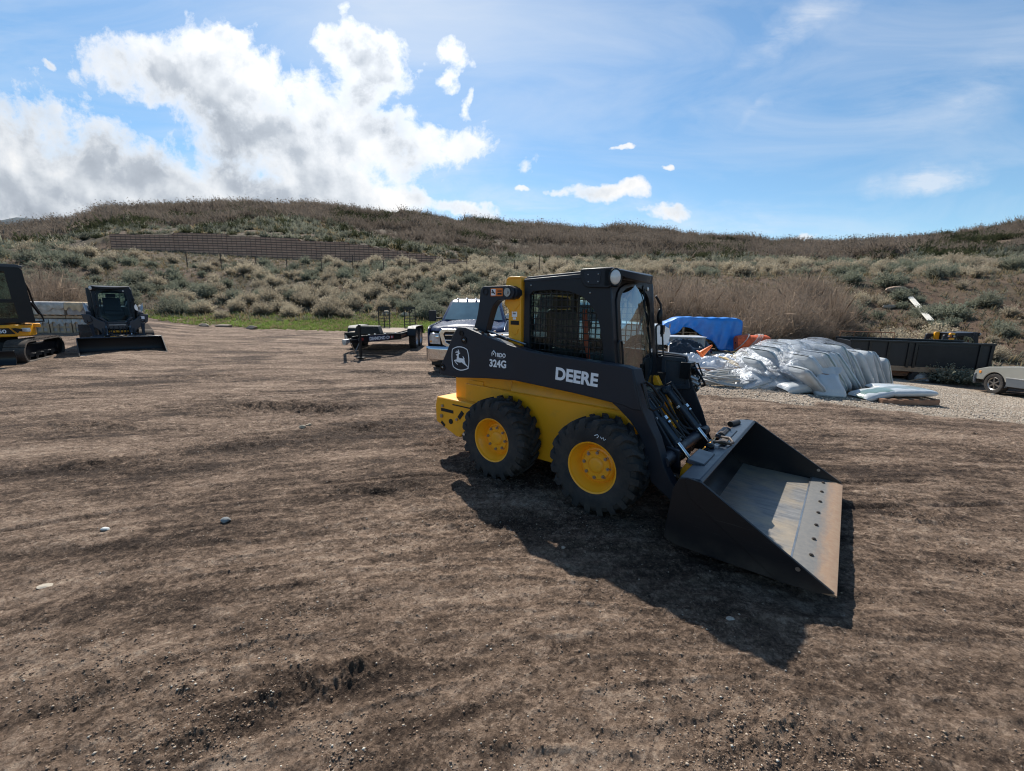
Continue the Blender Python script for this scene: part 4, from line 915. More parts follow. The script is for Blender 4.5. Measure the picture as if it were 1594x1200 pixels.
def pickup(label, loc, rz, body, group=None, chrome=True):
    V = thing('pickup_truck', label, 'pickup truck', loc, rz, group)
    for s in (-1, 1):
        out = [(.86, .62), (.88, 1.02), (.80, 1.17), (-.75, 1.27), (-3.05, 1.30), (-3.10, 1.42), (-5.0, 1.44), (-5.02, .62)]
        out = arch_outline(out, [(-3.8, .42, .50, .62), (0, .42, .50, .62)][::1])
        # bottom run is walked from the tail forward
        pts = [(-5.02, .62)]; 
        for xc in (-3.8, 0):
            a0 = math.asin(.20/.50)
            pts += [(xc-.50*math.cos(a0+(math.pi-2*a0)*i/14), .42+.50*math.sin(a0+(math.pi-2*a0)*i/14)) for i in range(15)]
        pts += [(.84, .62), (.88, .95), (.84, 1.10), (.72, 1.16), (-.75, 1.25), (-3.05, 1.30), (-3.10, 1.42), (-5.0, 1.44)]
        plate('side_panel', [pts], 1, s*.97, s*1.0, body, V, bevel=.012)
    # bonnet and front wings lofted across the width
    b = MB(); xs = [.86, .80, .70, .50, .1, -.35, -.80]; vs = []
    def top(x): return 1.085 if x > .83 else 1.15 if x > .75 else 1.19+.10*(.72-x)/1.5
    for x in xs:
        zt = top(x)
        for y, dz in ((-.985, -.16), (-.97, -.07), (-.90, -.03), (-.76, -.045), (-.60, -.005), (-.3, .02), (0, .03), (.3, .02), (.60, -.005), (.76, -.045), (.90, -.03), (.97, -.07), (.985, -.16)):
            xx = x-(.14*(abs(y)/.98)**3 if x > .6 else 0); vs.append((xx, y, zt+dz))
    n = 13; b.add(vs, [(i*n+j, (i+1)*n+j, (i+1)*n+j+1, i*n+j+1) for i in range(len(xs)-1) for j in range(n-1)]); b.build('bonnet', body, V, smooth=50)
    b = MB()
    def ring(z, xf, xr, w_, r=.12): return [(x, y, z) for x, y in rounded([(xf, -w_), (xf, w_), (xr, w_), (xr, -w_)], r, 3)]
    rings = [ring(1.22, -.72, -3.08, .965), ring(1.30, -.80, -3.06, .95), ring(1.80, -1.38, -2.98, .79), ring(1.885, -1.52, -2.92, .73), ring(1.925, -1.75, -2.75, .58)]
    m = len(rings[0]); vs = [p for r_ in rings for p in r_]
    b.add(vs, [(k*m+j, k*m+(j+1) % m, (k+1)*m+(j+1) % m, (k+1)*m+j) for k in range(4) for j in range(m)]+[tuple(range(4*m, 5*m))]); b.build('cab_shell', body, V, smooth=50)
    def lerp(a, c, t): return Vector(a)*(1-t)+Vector(c)*t
    A0, A1 = Vector((-.80, .86, 1.29)), Vector((-1.375, .70, 1.80)); off = Vector((.012, 0, .012))
    b = MB(); b.grid(lambda u, v: lerp(Vector((A0.x+.10*(1-(2*v-1)**2), A0.y*(1-2*v), A0.z)), Vector((A1.x+.07*(1-(2*v-1)**2), A1.y*(1-2*v), A1.z)), u)+off, 6, 12); b.build('windscreen', M['wind'], V, smooth=180)
    for s in (-1, 1):
        for x0, x1, t0, t1 in ((-1.12, -1.92, -1.52, -1.98), (-2.05, -2.85, -2.08, -2.82)):
            b = MB(); b.add([(x0, s*.955, 1.33), (x1, s*.955, 1.33), (t1, s*.808, 1.79), (t0, s*.808, 1.79)], [(0, 1, 2, 3)]); b.build('side_window', M['winddk'], V)
    b = MB(); b.bb((-5.0, -.95, .45), (.70, .95, .70)); b.bb((-.78, -.93, .7), (.62, .93, 1.1)); b.bb((-5.0, -.95, .7), (-3.1, .95, 1.0)); b.bb((-3.05, -.9, .7), (-.7, .9, 1.2)); b.build('underbody', M['dark'], V)
    b = MB(); b.bb((-5.02, -.97, .9), (-4.98, .97, 1.44)); b.bb((-3.12, -.97, .9), (-3.08, .97, 1.42)); b.build('cargo_box', body, V)
    tr = M['chrome'] if chrome else M['galv']
    b = MB(); fr = [(-.60, .72), (-.50, .66), (.50, .66), (.60, .72), (.68, 1.02), (.62, 1.10), (-.62, 1.10), (-.68, 1.02)]
    g = plate('grille_surround', [fr, [(p[0]*.87, .88+(p[1]-.88)*.74) for p in fr]], 0, .84, .93, tr, V, bevel=.012)
    b = MB(); b.bb((.83, -.58, .70), (.865, .58, 1.06)); b.build('grille_mesh', M['dark'], g)
    for z in (.82, .95):
        b = MB(); b.box((.90, 0, z), (.05, 1.08, .035)); b.build('grille_bar', tr, g, bevel=.008)
    b = MB(); b.box((.905, 0, .88), (.05, .10, .36)); b.build('grille_bar', tr, g, bevel=.008)
    for s in (-1, 1):
        b = MB(); b.prism([(.67*s, .70), (.96*s, .72), (.985*s, .90), (.93*s, 1.0), (.70*s, .99)], 0, .70, .845); h = b.build('headlight', M['lens'], V, bevel=.015)
        b = MB(); b.ell((.85, s*.76, .90), (.012, .05, .045)); b.build('lamp_bowl', M['chrome'], h)
        b = MB(); b.box((.846, s*.92, .78), (.01, .05, .05)); b.build('turn_signal', M['amber'], h)
        b = MB(); b.tube([(-.92, s*.95, 1.34), (-.90, s*1.16, 1.32)], .03, 8); b.prism(rounded([(s*1.13, 1.24), (s*1.33, 1.24), (s*1.33, 1.56), (s*1.13, 1.56)], .03), 0, -.97, -.84); b.build('wing_mirror', M['blkpl'], V, bevel=.02)
    b = MB(); b.grid(lambda u, v: Vector((.98-.16*abs(2*v-1)**3, (2*v-1)*1.02, .27+.39*u)), 5, 20); bp_ = b.build('bumper', tr, V, smooth=60); sm = bp_.modifiers.new('s', 'SOLIDIFY'); sm.thickness = .05
    b = MB(); b.bb((.95, -.42, .43), (.992, .42, .54)); b.build('bumper_slot', M['dark'], V, bevel=.01)
    b = MB(); b.bb((.75, -.92, .16), (.86, .92, .34)); b.build('air_dam', M['blkpl'], V, bevel=.03)
    for i in range(5):
        b = MB(); b.ell((-1.55+(.05 if i == 2 else 0), (-.56+.28*i), 1.925-(.015 if i in (0, 4) else 0)), (.07, .035, .025)); b.build('roof_marker', M['lamp'], V)
    for x in (0, -3.8):
        for s in (-1, 1): put_wheel(V, x, s*.86, .40, s, CT, CR, None, x)
    return V
c = Vector((-1.18, 10.75, 0))
pickup('navy blue pickup truck with a chrome grille facing the camera behind the loader', (-1.18, 11.62, 0), R(-91), M['navy'])
pickup('white pickup truck parked side-on behind the skid steer cab', (4.05, 13.9, 0), R(-6), M['wpaint'])
# ---------------------------------------------------------------- the tracked loader on the left
ex, ey = Vector((.727, -.687, 0)), None
yawT = math.atan2(-.687, .727); ec = Vector((-12.33, 13.18, 0)); o = ec-Vector((math.cos(yawT), math.sin(yawT), 0))*2.69*1.07
T = thing('track_loader', 'dark slate compact track loader facing the camera beside the stone crates on the left', 'track loader', (o.x, o.y, 0), yawT)
T.scale = (1.07, 1.03, 1.10)
skip = ('wheel', 'rear_link', 'sun_gap_filler', 'rear_bumper', 'bumper_slot', 'bumper_bolt', 'chalk_mark', 'chassis', 'upright', 'weld_bead', 'white_label', 'black_label', 'label_print', 'engine_housing', 'coupler_hose', 'rear_hose', 'front_frame')
for ch in list(L.children):
    k = ch.name.split('.')[0]
    if k in skip: continue
    c_ = copy_tree(ch, T)
    if k == 'bucket': c_.location.z = -.075; c_.scale = (1.02, 1.02, 1.0)
def prune(o_, names):
    for ch in list(o_.children):
        if ch.name.split('.')[0] in names: bpy.data.objects.remove(ch)
        else: prune(ch, names)
prune(T, ('maker_lettering', 'number_lettering', 'dealer_lettering', 'dealer_mark', 'dealer_underline', 'shield_emblem', 'deer_emblem', 'side_hole'))
for ch in T.children:
    if ch.name.startswith('lift_arm'):
        ch.data = ch.data.copy(); ch.data.materials[0] = M['slate']
b = MB(); b.prism([(-.7, .25), (1.1, .25), (1.2, .6), (1.1, .95), (-.7, .95)], 1, -.46, .46); b.build('chassis', M['slate'], T, bevel=.02)
for s in (-1, 1):
    b = MB(); b.prism([(s*.80, 1.16), (s*.62, 1.16), (s*.45, 1.00), (s*.30, .92), (s*.25, .50), (s*.37, .50), (s*.46, .70), (s*.60, .80), (s*.76, .92)], 0, 1.36, 1.44); b.build('arm_front', M['slate'], T, bevel=.012, fixn=True)
b = MB(); b.prism([(-.42, 1.06), (-.24, .86), (.24, .86), (.42, 1.06), (.34, 1.06), (.20, .92), (-.20, .92), (-.34, 1.06)], 0, 1.20, 1.27); b.build('door_sill', M['slate'], T, bevel=.008, fixn=True)
b = MB(); b.prism([(-.26, .86), (.26, .86), (.24, .70), (-.24, .70)], 0, 1.28, 1.33); b.build('front_panel', M['slate'], T, bevel=.01, fixn=True)
b = MB(); b.bb((1.33, -.24, .60), (1.38, .24, .66)); b.build('yellow_crossbar', M['yel'], T, bevel=.01)
b = MB(); b.bb((2.693, -.99, .028), (2.702, .99, .058)); b.build('edge_lip', M['galv'], T)
b = MB(); b.bb((1.33, -.20, .82), (1.34, .20, .84)); b.build('front_step', M['galv'], T)
for s in (-1, 1):
    b = MB(); b.prism([(-.05, 1.9), (.13, 1.95), (.13, .9), (-.02, .9)], 1, s*.47, s*.575); b.build('upright', M['slate'], T, bevel=.006)
b = MB(); b.box((1.447, .64, 1.05), (.008, .09, .09)); b.build('arm_sticker', M['white'], T)
for k in range(4):
    for s in (-1, 1): b = MB(); b.tube([(.9+k*.05, s*(.60+.04*k), 1.26), (1.0+k*.05, s*(.62+.03*k), 1.40+.03*k), (1.15, s*(.64+.02*k), 1.36), (1.22, s*.66, 1.24)], .014, 6); b.build('chrome_hose', M['galv'], T)
def track_unit(root, y0, y1, pts, mat_t, pitch=.085):
    """closed belt round pts (x,z) with grouser bars, rollers inside"""
    def dense(pl, step):
        out = []
        n = len(pl)
        for i in range(n):
            a, c2 = Vector(pl[i]), Vector(pl[(i+1) % n]); d = (c2-a).length; k = max(1, int(d/step))
            out += [a+(c2-a)*j/k for j in range(k)]
        return out
    belt = dense(rounded(pts, .24, 8), pitch); b = MB(); n = len(belt); cx = sum(p.x for p in belt)/n; cz = sum(p.y for p in belt)/n; vs = []; fs = []
    for i, p in enumerate(belt):
        t = (belt[(i+1) % n]-belt[i-1]).normalized(); nn = Vector((t.y, -t.x))
        if nn.dot(p-Vector((cx, cz))) < 0: nn = -nn
        q = p-nn*.035
        vs += [(p.x, y0, p.y), (p.x, y1, p.y), (q.x, y1, q.y), (q.x, y0, q.y)]
    for i in range(n):
        for j in range(4): fs.append((i*4+j, i*4+(j+1) % 4, ((i+1) % n)*4+(j+1) % 4, ((i+1) % n)*4+j))
    b.add(vs, fs)
    for i, p in enumerate(belt):
        t = (belt[(i+1) % n]-belt[i-1]).normalized(); nn = Vector((t.y, -t.x))
        if nn.dot(p-Vector((cx, cz))) < 0: nn = -nn
        a = math.atan2(nn.x, nn.y); c3 = p+nn*.012; b.box((c3.x, (y0+y1)/2, c3.y), (.035, abs(y1-y0)*.98, .03), Matrix.Rotation(a, 3, 'Y'))
    tb = b.build('track_belt', mat_t, root, fixn=True)
    b = MB(); xs = [p.x for p in belt]; zs = [p.y for p in belt]; x0, x1, z0 = min(xs), max(xs), min(zs)
    ym = [y0+(y1-y0)*.12, y0+(y1-y0)*.88]
    for k in range(5): x = x0+.35+(x1-x0-.7)*k/4; b.cyl((x, ym[0], z0+.13), (x, ym[1], z0+.13), .085, 18)
    b.cyl((x0+.27, ym[0], z0+.27), (x0+.27, ym[1], z0+.27), .20, 24); b.cyl((x1-.25, ym[0], z0+.27), (x1-.25, ym[1], z0+.27), .20, 24)
    b.bb((x0+.3, ym[0]+.03, z0+.12), (x1-.3, ym[1]-.03, z0+.44)); b.build('track_rollers', M['blk'], tb)
    return tb
M['belt'] = pm('rubber_track', (.055, .045, .038), .85, var=.3, vs=5, bump=.3, dust=.8, dcol=(.17, .125, .09))
for s in (-1, 1): track_unit(T, s*.50, s*.90, [(-.75, .03), (1.05, .03), (1.38, .35), (1.20, .62), (-.2, .80), (-.85, .55)], M['belt'])
# ---------------------------------------------------------------- excavator cut by the left edge
ax_ = Vector((-.52, .85)); yawE = math.atan2(ax_.y, ax_.x)
E_ = thing('mini_excavator', 'yellow and black mini excavator with a closed cab cut off by the left edge', 'excavator', (-14.55, 11.65, 0), yawE)
for y0, y1 in ((-1.0, -.60), (.60, 1.0)): track_unit(E_, y0, y1, [(-1.25, .02), (1.25, .02), (1.42, .30), (1.15, .60), (-1.15, .60), (-1.42, .30)], M['belt'], .10)
b = MB(); b.bb((-.7, -.6, .25), (.7, .6, .55)); b.cyl((0, 0, .5), (0, 0, .72), .45, 28); b.build('undercarriage', M['dark'], E_)
b = MB(); b.strip([(-1.95, .04), (-1.88, .12), (-1.85, .25), (-1.90, .42)], 1, -1.0, 1.0, .03); b.bb((-1.9, -.55, .18), (-.7, -.42, .28)); b.bb((-1.9, .42, .18), (-.7, .55, .28)); b.build('dozer_blade', M['blk'], E_, bevel=.008)
hs = empty('upper_house', (0, 0, 0), R(50)-yawE, E_)
b = MB(); pl = rounded([(-1.5, -.98), (.46, -.98), (.78, -.55), (.84, 0), (.80, .6), (.5, .98), (-1.5, .98)], .25, 5)
b.prism(pl, 2, .70, 1.02); b.build('house_base', M['yel'], hs, bevel=.03, seg=3)
b = MB(); b.prism(rounded([(-1.5, -.90), (.3, -.90), (.62, -.5), (.65, .5), (.4, .9), (-1.5, .9)], .15), 2, 1.02, 1.08); b.build('house_deck', M['blk'], hs)
b = MB(); b.prism([(-1.2, .78), (.42, .78), (.32, .94), (-1.2, .94)], 1, -.983, -.99); b.build('black_decal', M['blk'], hs)
text('number_lettering', '50', .13, Matrix.Translation((.125, -.992, .81)) @ TX, M['white'], hs, .003, .001, 1.1)
b = MB(); b.prism([(.36, .93), (.46, .80), (.50, .85), (.55, .84), (.55, .91), (.44, .94)], 1, -.983, -.989); b.build('arrow_decal', M['blk'], hs)
b = MB(); b.box((.62, -.86, .88), (.10, .16, .11), (0, 0, .9)); b.build('tail_lamp', M['lamp'], hs, bevel=.02)
b = MB(); b.box((.84, -.2, .98), (.16, .5, .10)); b.build('hood_latch', M['yel'], hs, bevel=.02)
cabE = empty('cab', (.40, 0, 0), 0, hs)
CO = [(-1.45, 1.08), (.42, 1.08), (.40, 1.6), (.35, 2.50), (.28, 2.56), (-1.4, 2.56)]
for y in (-.88, .15):
    plate('cab_frame', [CO, [(-1.35, 1.70), (.08, 1.70), (.04, 2.44), (-1.35, 2.44)], [(-1.35, 1.18), (.14, 1.18), (.10, 1.62), (-1.35, 1.62)]], 1, y-.02, y+.02, M['blk'], cabE, bevel=.005)
    b = MB(); b.bb((-1.36, y-.004, 1.17), (.15, y+.004, 2.46)); b.build('cab_glass', M['glassd'], cabE)
b = MB(); b.prism([(.42, 1.08), (.40, 1.6), (.35, 2.50), (.30, 2.50), (.35, 1.6), (.37, 1.08)], 1, -.86, -.74); b.prism([(.42, 1.08), (.40, 1.6), (.35, 2.50), (.30, 2.50), (.35, 1.6), (.37, 1.08)], 1, .03, .13); b.bb((.30, -.86, 1.08), (.40, .13, 1.4)); b.build('corner_post', M['blk'], cabE, bevel=.01)
b = MB(); b.prism(rounded([(-1.5, 2.54), (.33, 2.54), (.40, 2.59), (.28, 2.63), (-1.5, 2.65)], .03), 1, -.90, .18); b.build('cab_roof', M['slate'], cabE, bevel=.02)
b = MB(); b.bb((-.9, -.6, 1.1), (-.35, -.1, 1.45)); b.prism(rounded([(-.45, 1.4), (-.35, 2.05), (-.25, 2.05), (-.28, 1.4)], .04), 1, -.6, -.1); b.build('operator_seat', M['dark'], cabE, bevel=.04)
b = MB(); b.box((-.62, -.70, 1.52), (.34, .05, .30), (0, .3, .1)); b.build('seat_console', M['grey'], cabE, bevel=.03)
b = MB(); b.tube([(q[0]+.20, q[1], q[2]) for q in [(.25, -.80, 2.42), (.50, -.70, 2.40), (.62, -.45, 1.95), (.66, -.40, 1.6), (.78, -.38, 1.25), (.80, -.38, 1.10), (.50, -.6, 1.09)]], .022, 8); b.tube([(q[0]+.20, q[1], q[2]) for q in [(.45, -.70, 1.75), (.62, -.5, 1.60), (.74, -.4, 1.30)]], .03, 8); b.tube([(q[0]+.20, q[1], q[2]) for q in [(.26, -.80, 2.37), (.48, -.72, 2.35)]], .015, 6); b.build('rear_guard_frame', M['blk'], hs)
b = MB(); b.add([(.44, -.78, 2.38), (.70, -.70, 2.36), (.88, -.42, 1.2), (.64, -.6, 1.12)], [(0, 1, 2, 3)]); b.build('rear_window', M['glassd'], hs)
# ---------------------------------------------------------------- flat deck trailer
ta = Vector((-.04, 1)).normalized(); G = thing('equipment_trailer', 'black flat deck equipment trailer with raised ladder ramps in front of the grass', 'trailer', (-5.02, 14.9, 0), math.atan2(-ta.y, -ta.x))
# local: +x towards the hitch, y across
b = MB()
for s in (-1, 1): b.bb((-3.55, s*.93-.04, .50), (0, s*.93+.04, .70))
b.bb((-.08, -.97, .50), (.02, .97, .72))
for k in range(7): b.bb((-3.5+k*.52, -.93, .52), (-3.42+k*.52, .93, .60))
TG = Vector((1.95, -.18, 0)); TD = (Vector((0, .97, 0))-TG); TL = TD.length; TA = math.atan2(TD.y, TD.x)
for yy in (.93, -.93): b.tube([(0, yy, .60), (TG.x, TG.y+.05*yy, .60)], .05, 4)
b.build('trailer_frame', M['blk'], G, bevel=.006)
tb = empty('tongue_board', TG+Vector((0, .05, 0)), TA, G)     # local +x runs back to the deck corner, -y faces out... outwards is +y
ys = 1 if (Matrix.Rotation(TA, 3, 'Z') @ Vector((0, 1, 0))).x > 0 else -1
b = MB(); b.bb((.10, -.02, .50), (TL, .02, .72)); b.build('tongue_rail', M['blk'], tb, bevel=.005)
b = MB(); b.bb((.75, ys*.02, .515), (1.62, ys*.026, .705)); b.build('name_board', pm('dark_blue_board', (.012, .015, .05), .4), tb)
TXX = TX if ys < 0 else Matrix(((-1, 0, 0, 0), (0, 0, 1, 0), (0, 1, 0, 0), (0, 0, 0, 1)))
text('trailer_lettering', 'DIAMOND C', .150, Matrix.Translation((.78 if ys < 0 else 1.60, ys*.028, .555)) @ TXX, M['white'], tb, .005, .001, .98)
for x0 in (.42, .50, 1.74, 1.84): b = MB(); b.box((x0, ys*.024, .61), (.06, .008, .08)); b.build('red_tape', M['redl'], tb)
for x0 in (.34, 1.66, 1.79): b = MB(); b.box((x0, ys*.024, .61), (.04, .008, .08)); b.build('white_tape', M['white'], tb)
for x0 in (.8, 1.05, 1.5, 2.0): b = MB(); b.ell((x0, 0, .735), (.045, .03, .02)); b.build('marker_lamp', M['lamp'], tb)
b = MB(); b.box((TG.x+.15, TG.y, .58), (.36, .12, .12)); b.cyl((TG.x+.1, TG.y, .52), (TG.x+.33, TG.y, .52), .05, 10); b.build('coupler', M['galv'], G, bevel=.01)
JX, JY = TG.x-.22, TG.y+.30
b = MB(); b.cyl((JX, JY, .06), (JX, JY, 1.02), .045, 14); b.bb((JX-.12, JY-.12, .02), (JX+.12, JY+.12, .05)); b.tube([(JX, JY, .96), (JX, JY+.42, .98), (JX, JY+.48, .94)], .012, 6); b.ell((JX, JY, 1.04), (.05, .05, .04)); b.build('jack', M['blk'], G)
b = MB(); b.prism(rounded([(-.45, .70), (-.36, .98), (.36, .98), (.45, .70)], .03), 0, .12, .55); b.build('toolbox', M['blkpl'], G, bevel=.02)
b = MB()
for k in range(9): b.bb((-3.5, -.86+k*.192, .702), (-.12, -.86+k*.192+.18, .735))
b.build('deck', M['deck'], G)
b = MB()
for k in range(5): b.box((-.25-k*.19, .975, .60), (.08, .012, .06))
b.build('stake_pocket', M['rust'], G)
b = MB()
for k in range(5): b.box((-.25-k*.19, -.975, .60), (.08, .012, .06))
b.build('stake_pocket', M['rust'], G)
for s in (-1, 1):
    for x in (-1.75, -2.60): put_wheel(G, x, s*1.14, .38, s, CT, CR, None, x)
    b = MB(); pf = [(-3.12, .55), (-3.02, .80), (-2.88, .88), (-1.45, .88), (-1.32, .80), (-1.22, .55)]; b.strip(pf, 1, s*.98, s*1.30, .015); b.build('fender', M['blkpl'], G, bevel=.004)
for y in (-.50, .62):
    rp = empty('ramp', (-3.62, y, .62), 0, G); b = MB()
    for q in (-.235, -.0, .235): b.bb((-.03, q-.016, -.05), (.03, q+.016, .98))
    b.build('ramp_rail', M['blk'], rp)
    b = MB()
    for k in range(8): b.bb((-.025, -.235, .0+k*.125), (.025, .235, .024+k*.125))
    b.bb((-.035, -.25, .93), (.035, .25, 1.02)); b.build('ramp_rung', M['blk'], rp)
b = MB(); b.tube([(1.9, -.1, .5), (1.8, -.04, .25), (1.6, -.1, .18), (1.4, 0, .5)], .015, 6); b.build('safety_chain', M['steel'], G)
# ---------------------------------------------------------------- wagon at the right edge
wp = at(1549, 613); WG = thing('station_wagon', 'silver and grey station wagon cut off by the right edge of the yard', 'car', (wp.x+.737, wp.y-.11, wp.z), R(81))
_zr = hz(wp.x+.737-.15*2.65, wp.y-.11-.99*2.65); WG.rotation_euler = (0, -math.atan((wp.z-_zr)/2.65)*.8, R(81))
for s in (-1, 1):
    pts = [(-3.5, .42)]
    for xc in (-2.65, 0):
        a0 = math.asin(.12/.40); pts += [(xc-.40*math.cos(a0+(math.pi-2*a0)*i/16), .33+.40*math.sin(a0+(math.pi-2*a0)*i/16)) for i in range(17)]
    pts += [(.62, .45), (.66, .58), (.70, .70), (.62, .76), (.25, .86), (-.75, .955), (-3.4, .98), (-3.5, .9)]
    plate('side_panel', [pts], 1, s*.82, s*.85, M['silver'], WG, bevel=.02)
    pts = [(-2.22, .30), (-.44, .30), (-.40, .56), (-2.25, .56)]; b = MB(); b.prism(pts, 1, s*.845, s*.87); b.build('lower_cladding', M['clad'], WG, bevel=.015)
    b = MB(); b.box((-1.3, s*.868, .575), (1.8, .012, .03)); b.build('side_strip', M['galv'], WG, bevel=.004)
    b = MB(); b.prism([(-.86, .60), (-.865, .60), (-.865, .93), (-.86, .93)], 1, s*.852, s*.853); b.build('door_gap', M['dark'], WG)
    b = MB(); b.strip([(-.40, .26), (-.44, .40), (-.46, .52)], 1, s*.70, s*.86, .012); b.build('mud_flap', M['clad'], WG)
b = MB(); xs = [.90, .86, .70, .2, -.4, -.85]; zt = [.60, .70, .78, .86, .93, .975]; vs = []
for x, z in zip(xs, zt):
    for y in (-.845, -.80, -.62, -.3, 0, .3, .62, .80, .845): vs.append((x-.28*(abs(y)/.85)**2.5*(1 if x > .6 else 0), y, z-(.05 if abs(y) > .83 else 0)+.012*(1-abs(y))))
b.add(vs, [(i*9+j, (i+1)*9+j, (i+1)*9+j+1, i*9+j+1) for i in range(5) for j in range(8)]); b.build('bonnet', M['silver'], WG, smooth=60)
b = MB(); b.grid(lambda u, v: Vector((.94-.30*abs(2*v-1)**2.5-.02*(2*u-1)**2, (2*v-1)*.855, .28+.34*u)), 5, 18); bb_ = b.build('bumper', M['clad'], WG, smooth=60); sm = bb_.modifiers.new('s', 'SOLIDIFY'); sm.thickness = .06
for s in (-1, 1):
    b = MB(); b.prism([(.80, s*.45), (.84, s*.62), (.70, s*.80), (.56, s*.857), (.60, s*.60)], 2, .62, .74); b.build('headlight', M['lens'], WG, bevel=.015)
    b = MB(); b.prism([(.66, s*.80), (.72, s*.79), (.52, s*.868), (.46, s*.862)], 2, .64, .73); b.build('turn_signal', M['amber'], WG, bevel=.006)
b = MB(); R2 = [[(x, y, z) for x, y in rounded([(xf, -w_), (xf, w_), (-3.45, w_), (-3.45, -w_)], .12, 3)] for z, xf, w_ in ((.95, -.80, .82), (1.0, -.90, .80), (1.38, -1.55, .66), (1.43, -1.75, .58))]; m_ = len(R2[0])
b.add([p_ for r_ in R2 for p_ in r_], [(k*m_+j, k*m_+(j+1) % m_, (k+1)*m_+(j+1) % m_, (k+1)*m_+j) for k in range(3) for j in range(m_)]+[tuple(range(3*m_, 4*m_))]); b.build('cabin', M['silver'], WG, smooth=50)
b = MB(); b.add([(-.93, .70, 1.01), (-.93, -.70, 1.01), (-1.53, -.56, 1.38), (-1.53, .56, 1.38)], [(0, 1, 2, 3)]); b.v = [(x+.015, y, z+.015) for x, y, z in b.v]; b.build('windscreen', M['wind'], WG)
b = MB(); b.bb((-3.4, -.8, .25), (.45, .8, .5)); b.bb((-.5, -.6, .5), (.5, .6, .80)); b.build('underbody', M['dark'], WG)
WT = mesh_of(tyre_mesh(.335, .21, .205, 36, .008), M['rub']); WR = mesh_of(car_rim(.205, .105), M['steel'])
for x in (0, -2.65):
    for s in (-1, 1): put_wheel(WG, x, s*.745, .335, s, WT, WR, None, x+.4)
# ---------------------------------------------------------------- second wheeled loader beyond the dump trailer
gz = -1.15
L2 = copy_tree(L); L2.name = 'skid_steer_loader'; L2.location = (20.2, 19.6, gz); L2.rotation_euler.z = R(-12)
L2['label'] = 'distant yellow and black skid steer whose cab shows above the dump trailer'
prune(L2, ('deer_emblem', 'shield_emblem', 'maker_lettering', 'number_lettering', 'dealer_lettering', 'dealer_mark', 'dealer_underline', 'chalk_mark'))
# ---------------------------------------------------------------- black dump trailer on the right
A, B_ = Vector((13.85, 17.05)), Vector((17.75, 15.35)); dv = (B_-A); ln_ = dv.length
DT = thing('dump_trailer', 'black steel sided dump trailer with a rusty underframe standing in the brush', 'trailer', (A.x, A.y, -1.25), math.atan2(dv.y, dv.x))
z0, z1 = .86, 1.80
b = MB(); b.bb((0, 0, z0), (ln_, .05, z1-.02)); b.bb((0, 2.0, z0), (ln_, 2.05, z1-.02)); b.bb((0, .05, z0), (.05, 2.0, z1-.02)); b.bb((ln_-.05, .05, z0), (ln_, 2.0, z1-.02)); b.bb((.05, .05, z0), (ln_-.05, 2.0, z0+.05)); b.build('box_body', M['cabblk'], DT, bevel=.008)
b = MB()
for x in (.03, .62, 1.22, 1.85, 2.05, 3.9, ln_-.05): b.bb((x-.045, -.06, z0-.05), (x+.045, .0, z1)); b.bb((x-.045, 2.05, z0-.05), (x+.045, 2.11, z1))
b.build('stake_rib', M['blk'], DT, bevel=.006)
b = MB(); b.bb((-.04, -.07, z1-.02), (ln_+.02, .07, z1+.05)); b.bb((-.04, 1.98, z1-.02), (ln_+.02, 2.12, z1+.05)); b.build('top_rail', M['blk'], DT, bevel=.008)
b = MB(); b.bb((2.12, -.025, z0+.06), (3.82, -.002, z1-.1)); b.build('side_gate', M['dark'], DT, bevel=.004)
b = MB(); b.bb((0, -.02, z0-.20), (ln_, .08, z0-.002)); b.bb((0, 1.95, z0-.2), (ln_, 2.03, z0-.002)); b.build('wood_rail', M['wood'], DT)
b = MB(); b.bb((-.9, .2, z0-.42), (ln_, .35, z0-.24)); b.bb((-.9, 1.7, z0-.42), (ln_, 1.85, z0-.24))
for k in range(6): b.bb((.2+k*.65, .1, z0-.24), (.3+k*.65, 1.95, z0-.2))
b.build('underframe', M['rust'], DT)
for x in (2.4, 3.3):
    for s, y in ((-1, .12), (1, 1.93)): put_wheel(DT, x, y, .39, s, CT, CR, None, x)
b = MB(); zr = z1+.28
b.tube([(.1, 2.0, z1), (.1, 2.0, zr), (2.0, 2.0, zr), (2.0, 2.0, z1)], .022, 6)
for x in (.6, 1.1, 1.55): b.tube([(x, 2.0, z1), (x, 2.0, zr)], .016, 6)
b.build('pipe_rail', M['rust'], DT)
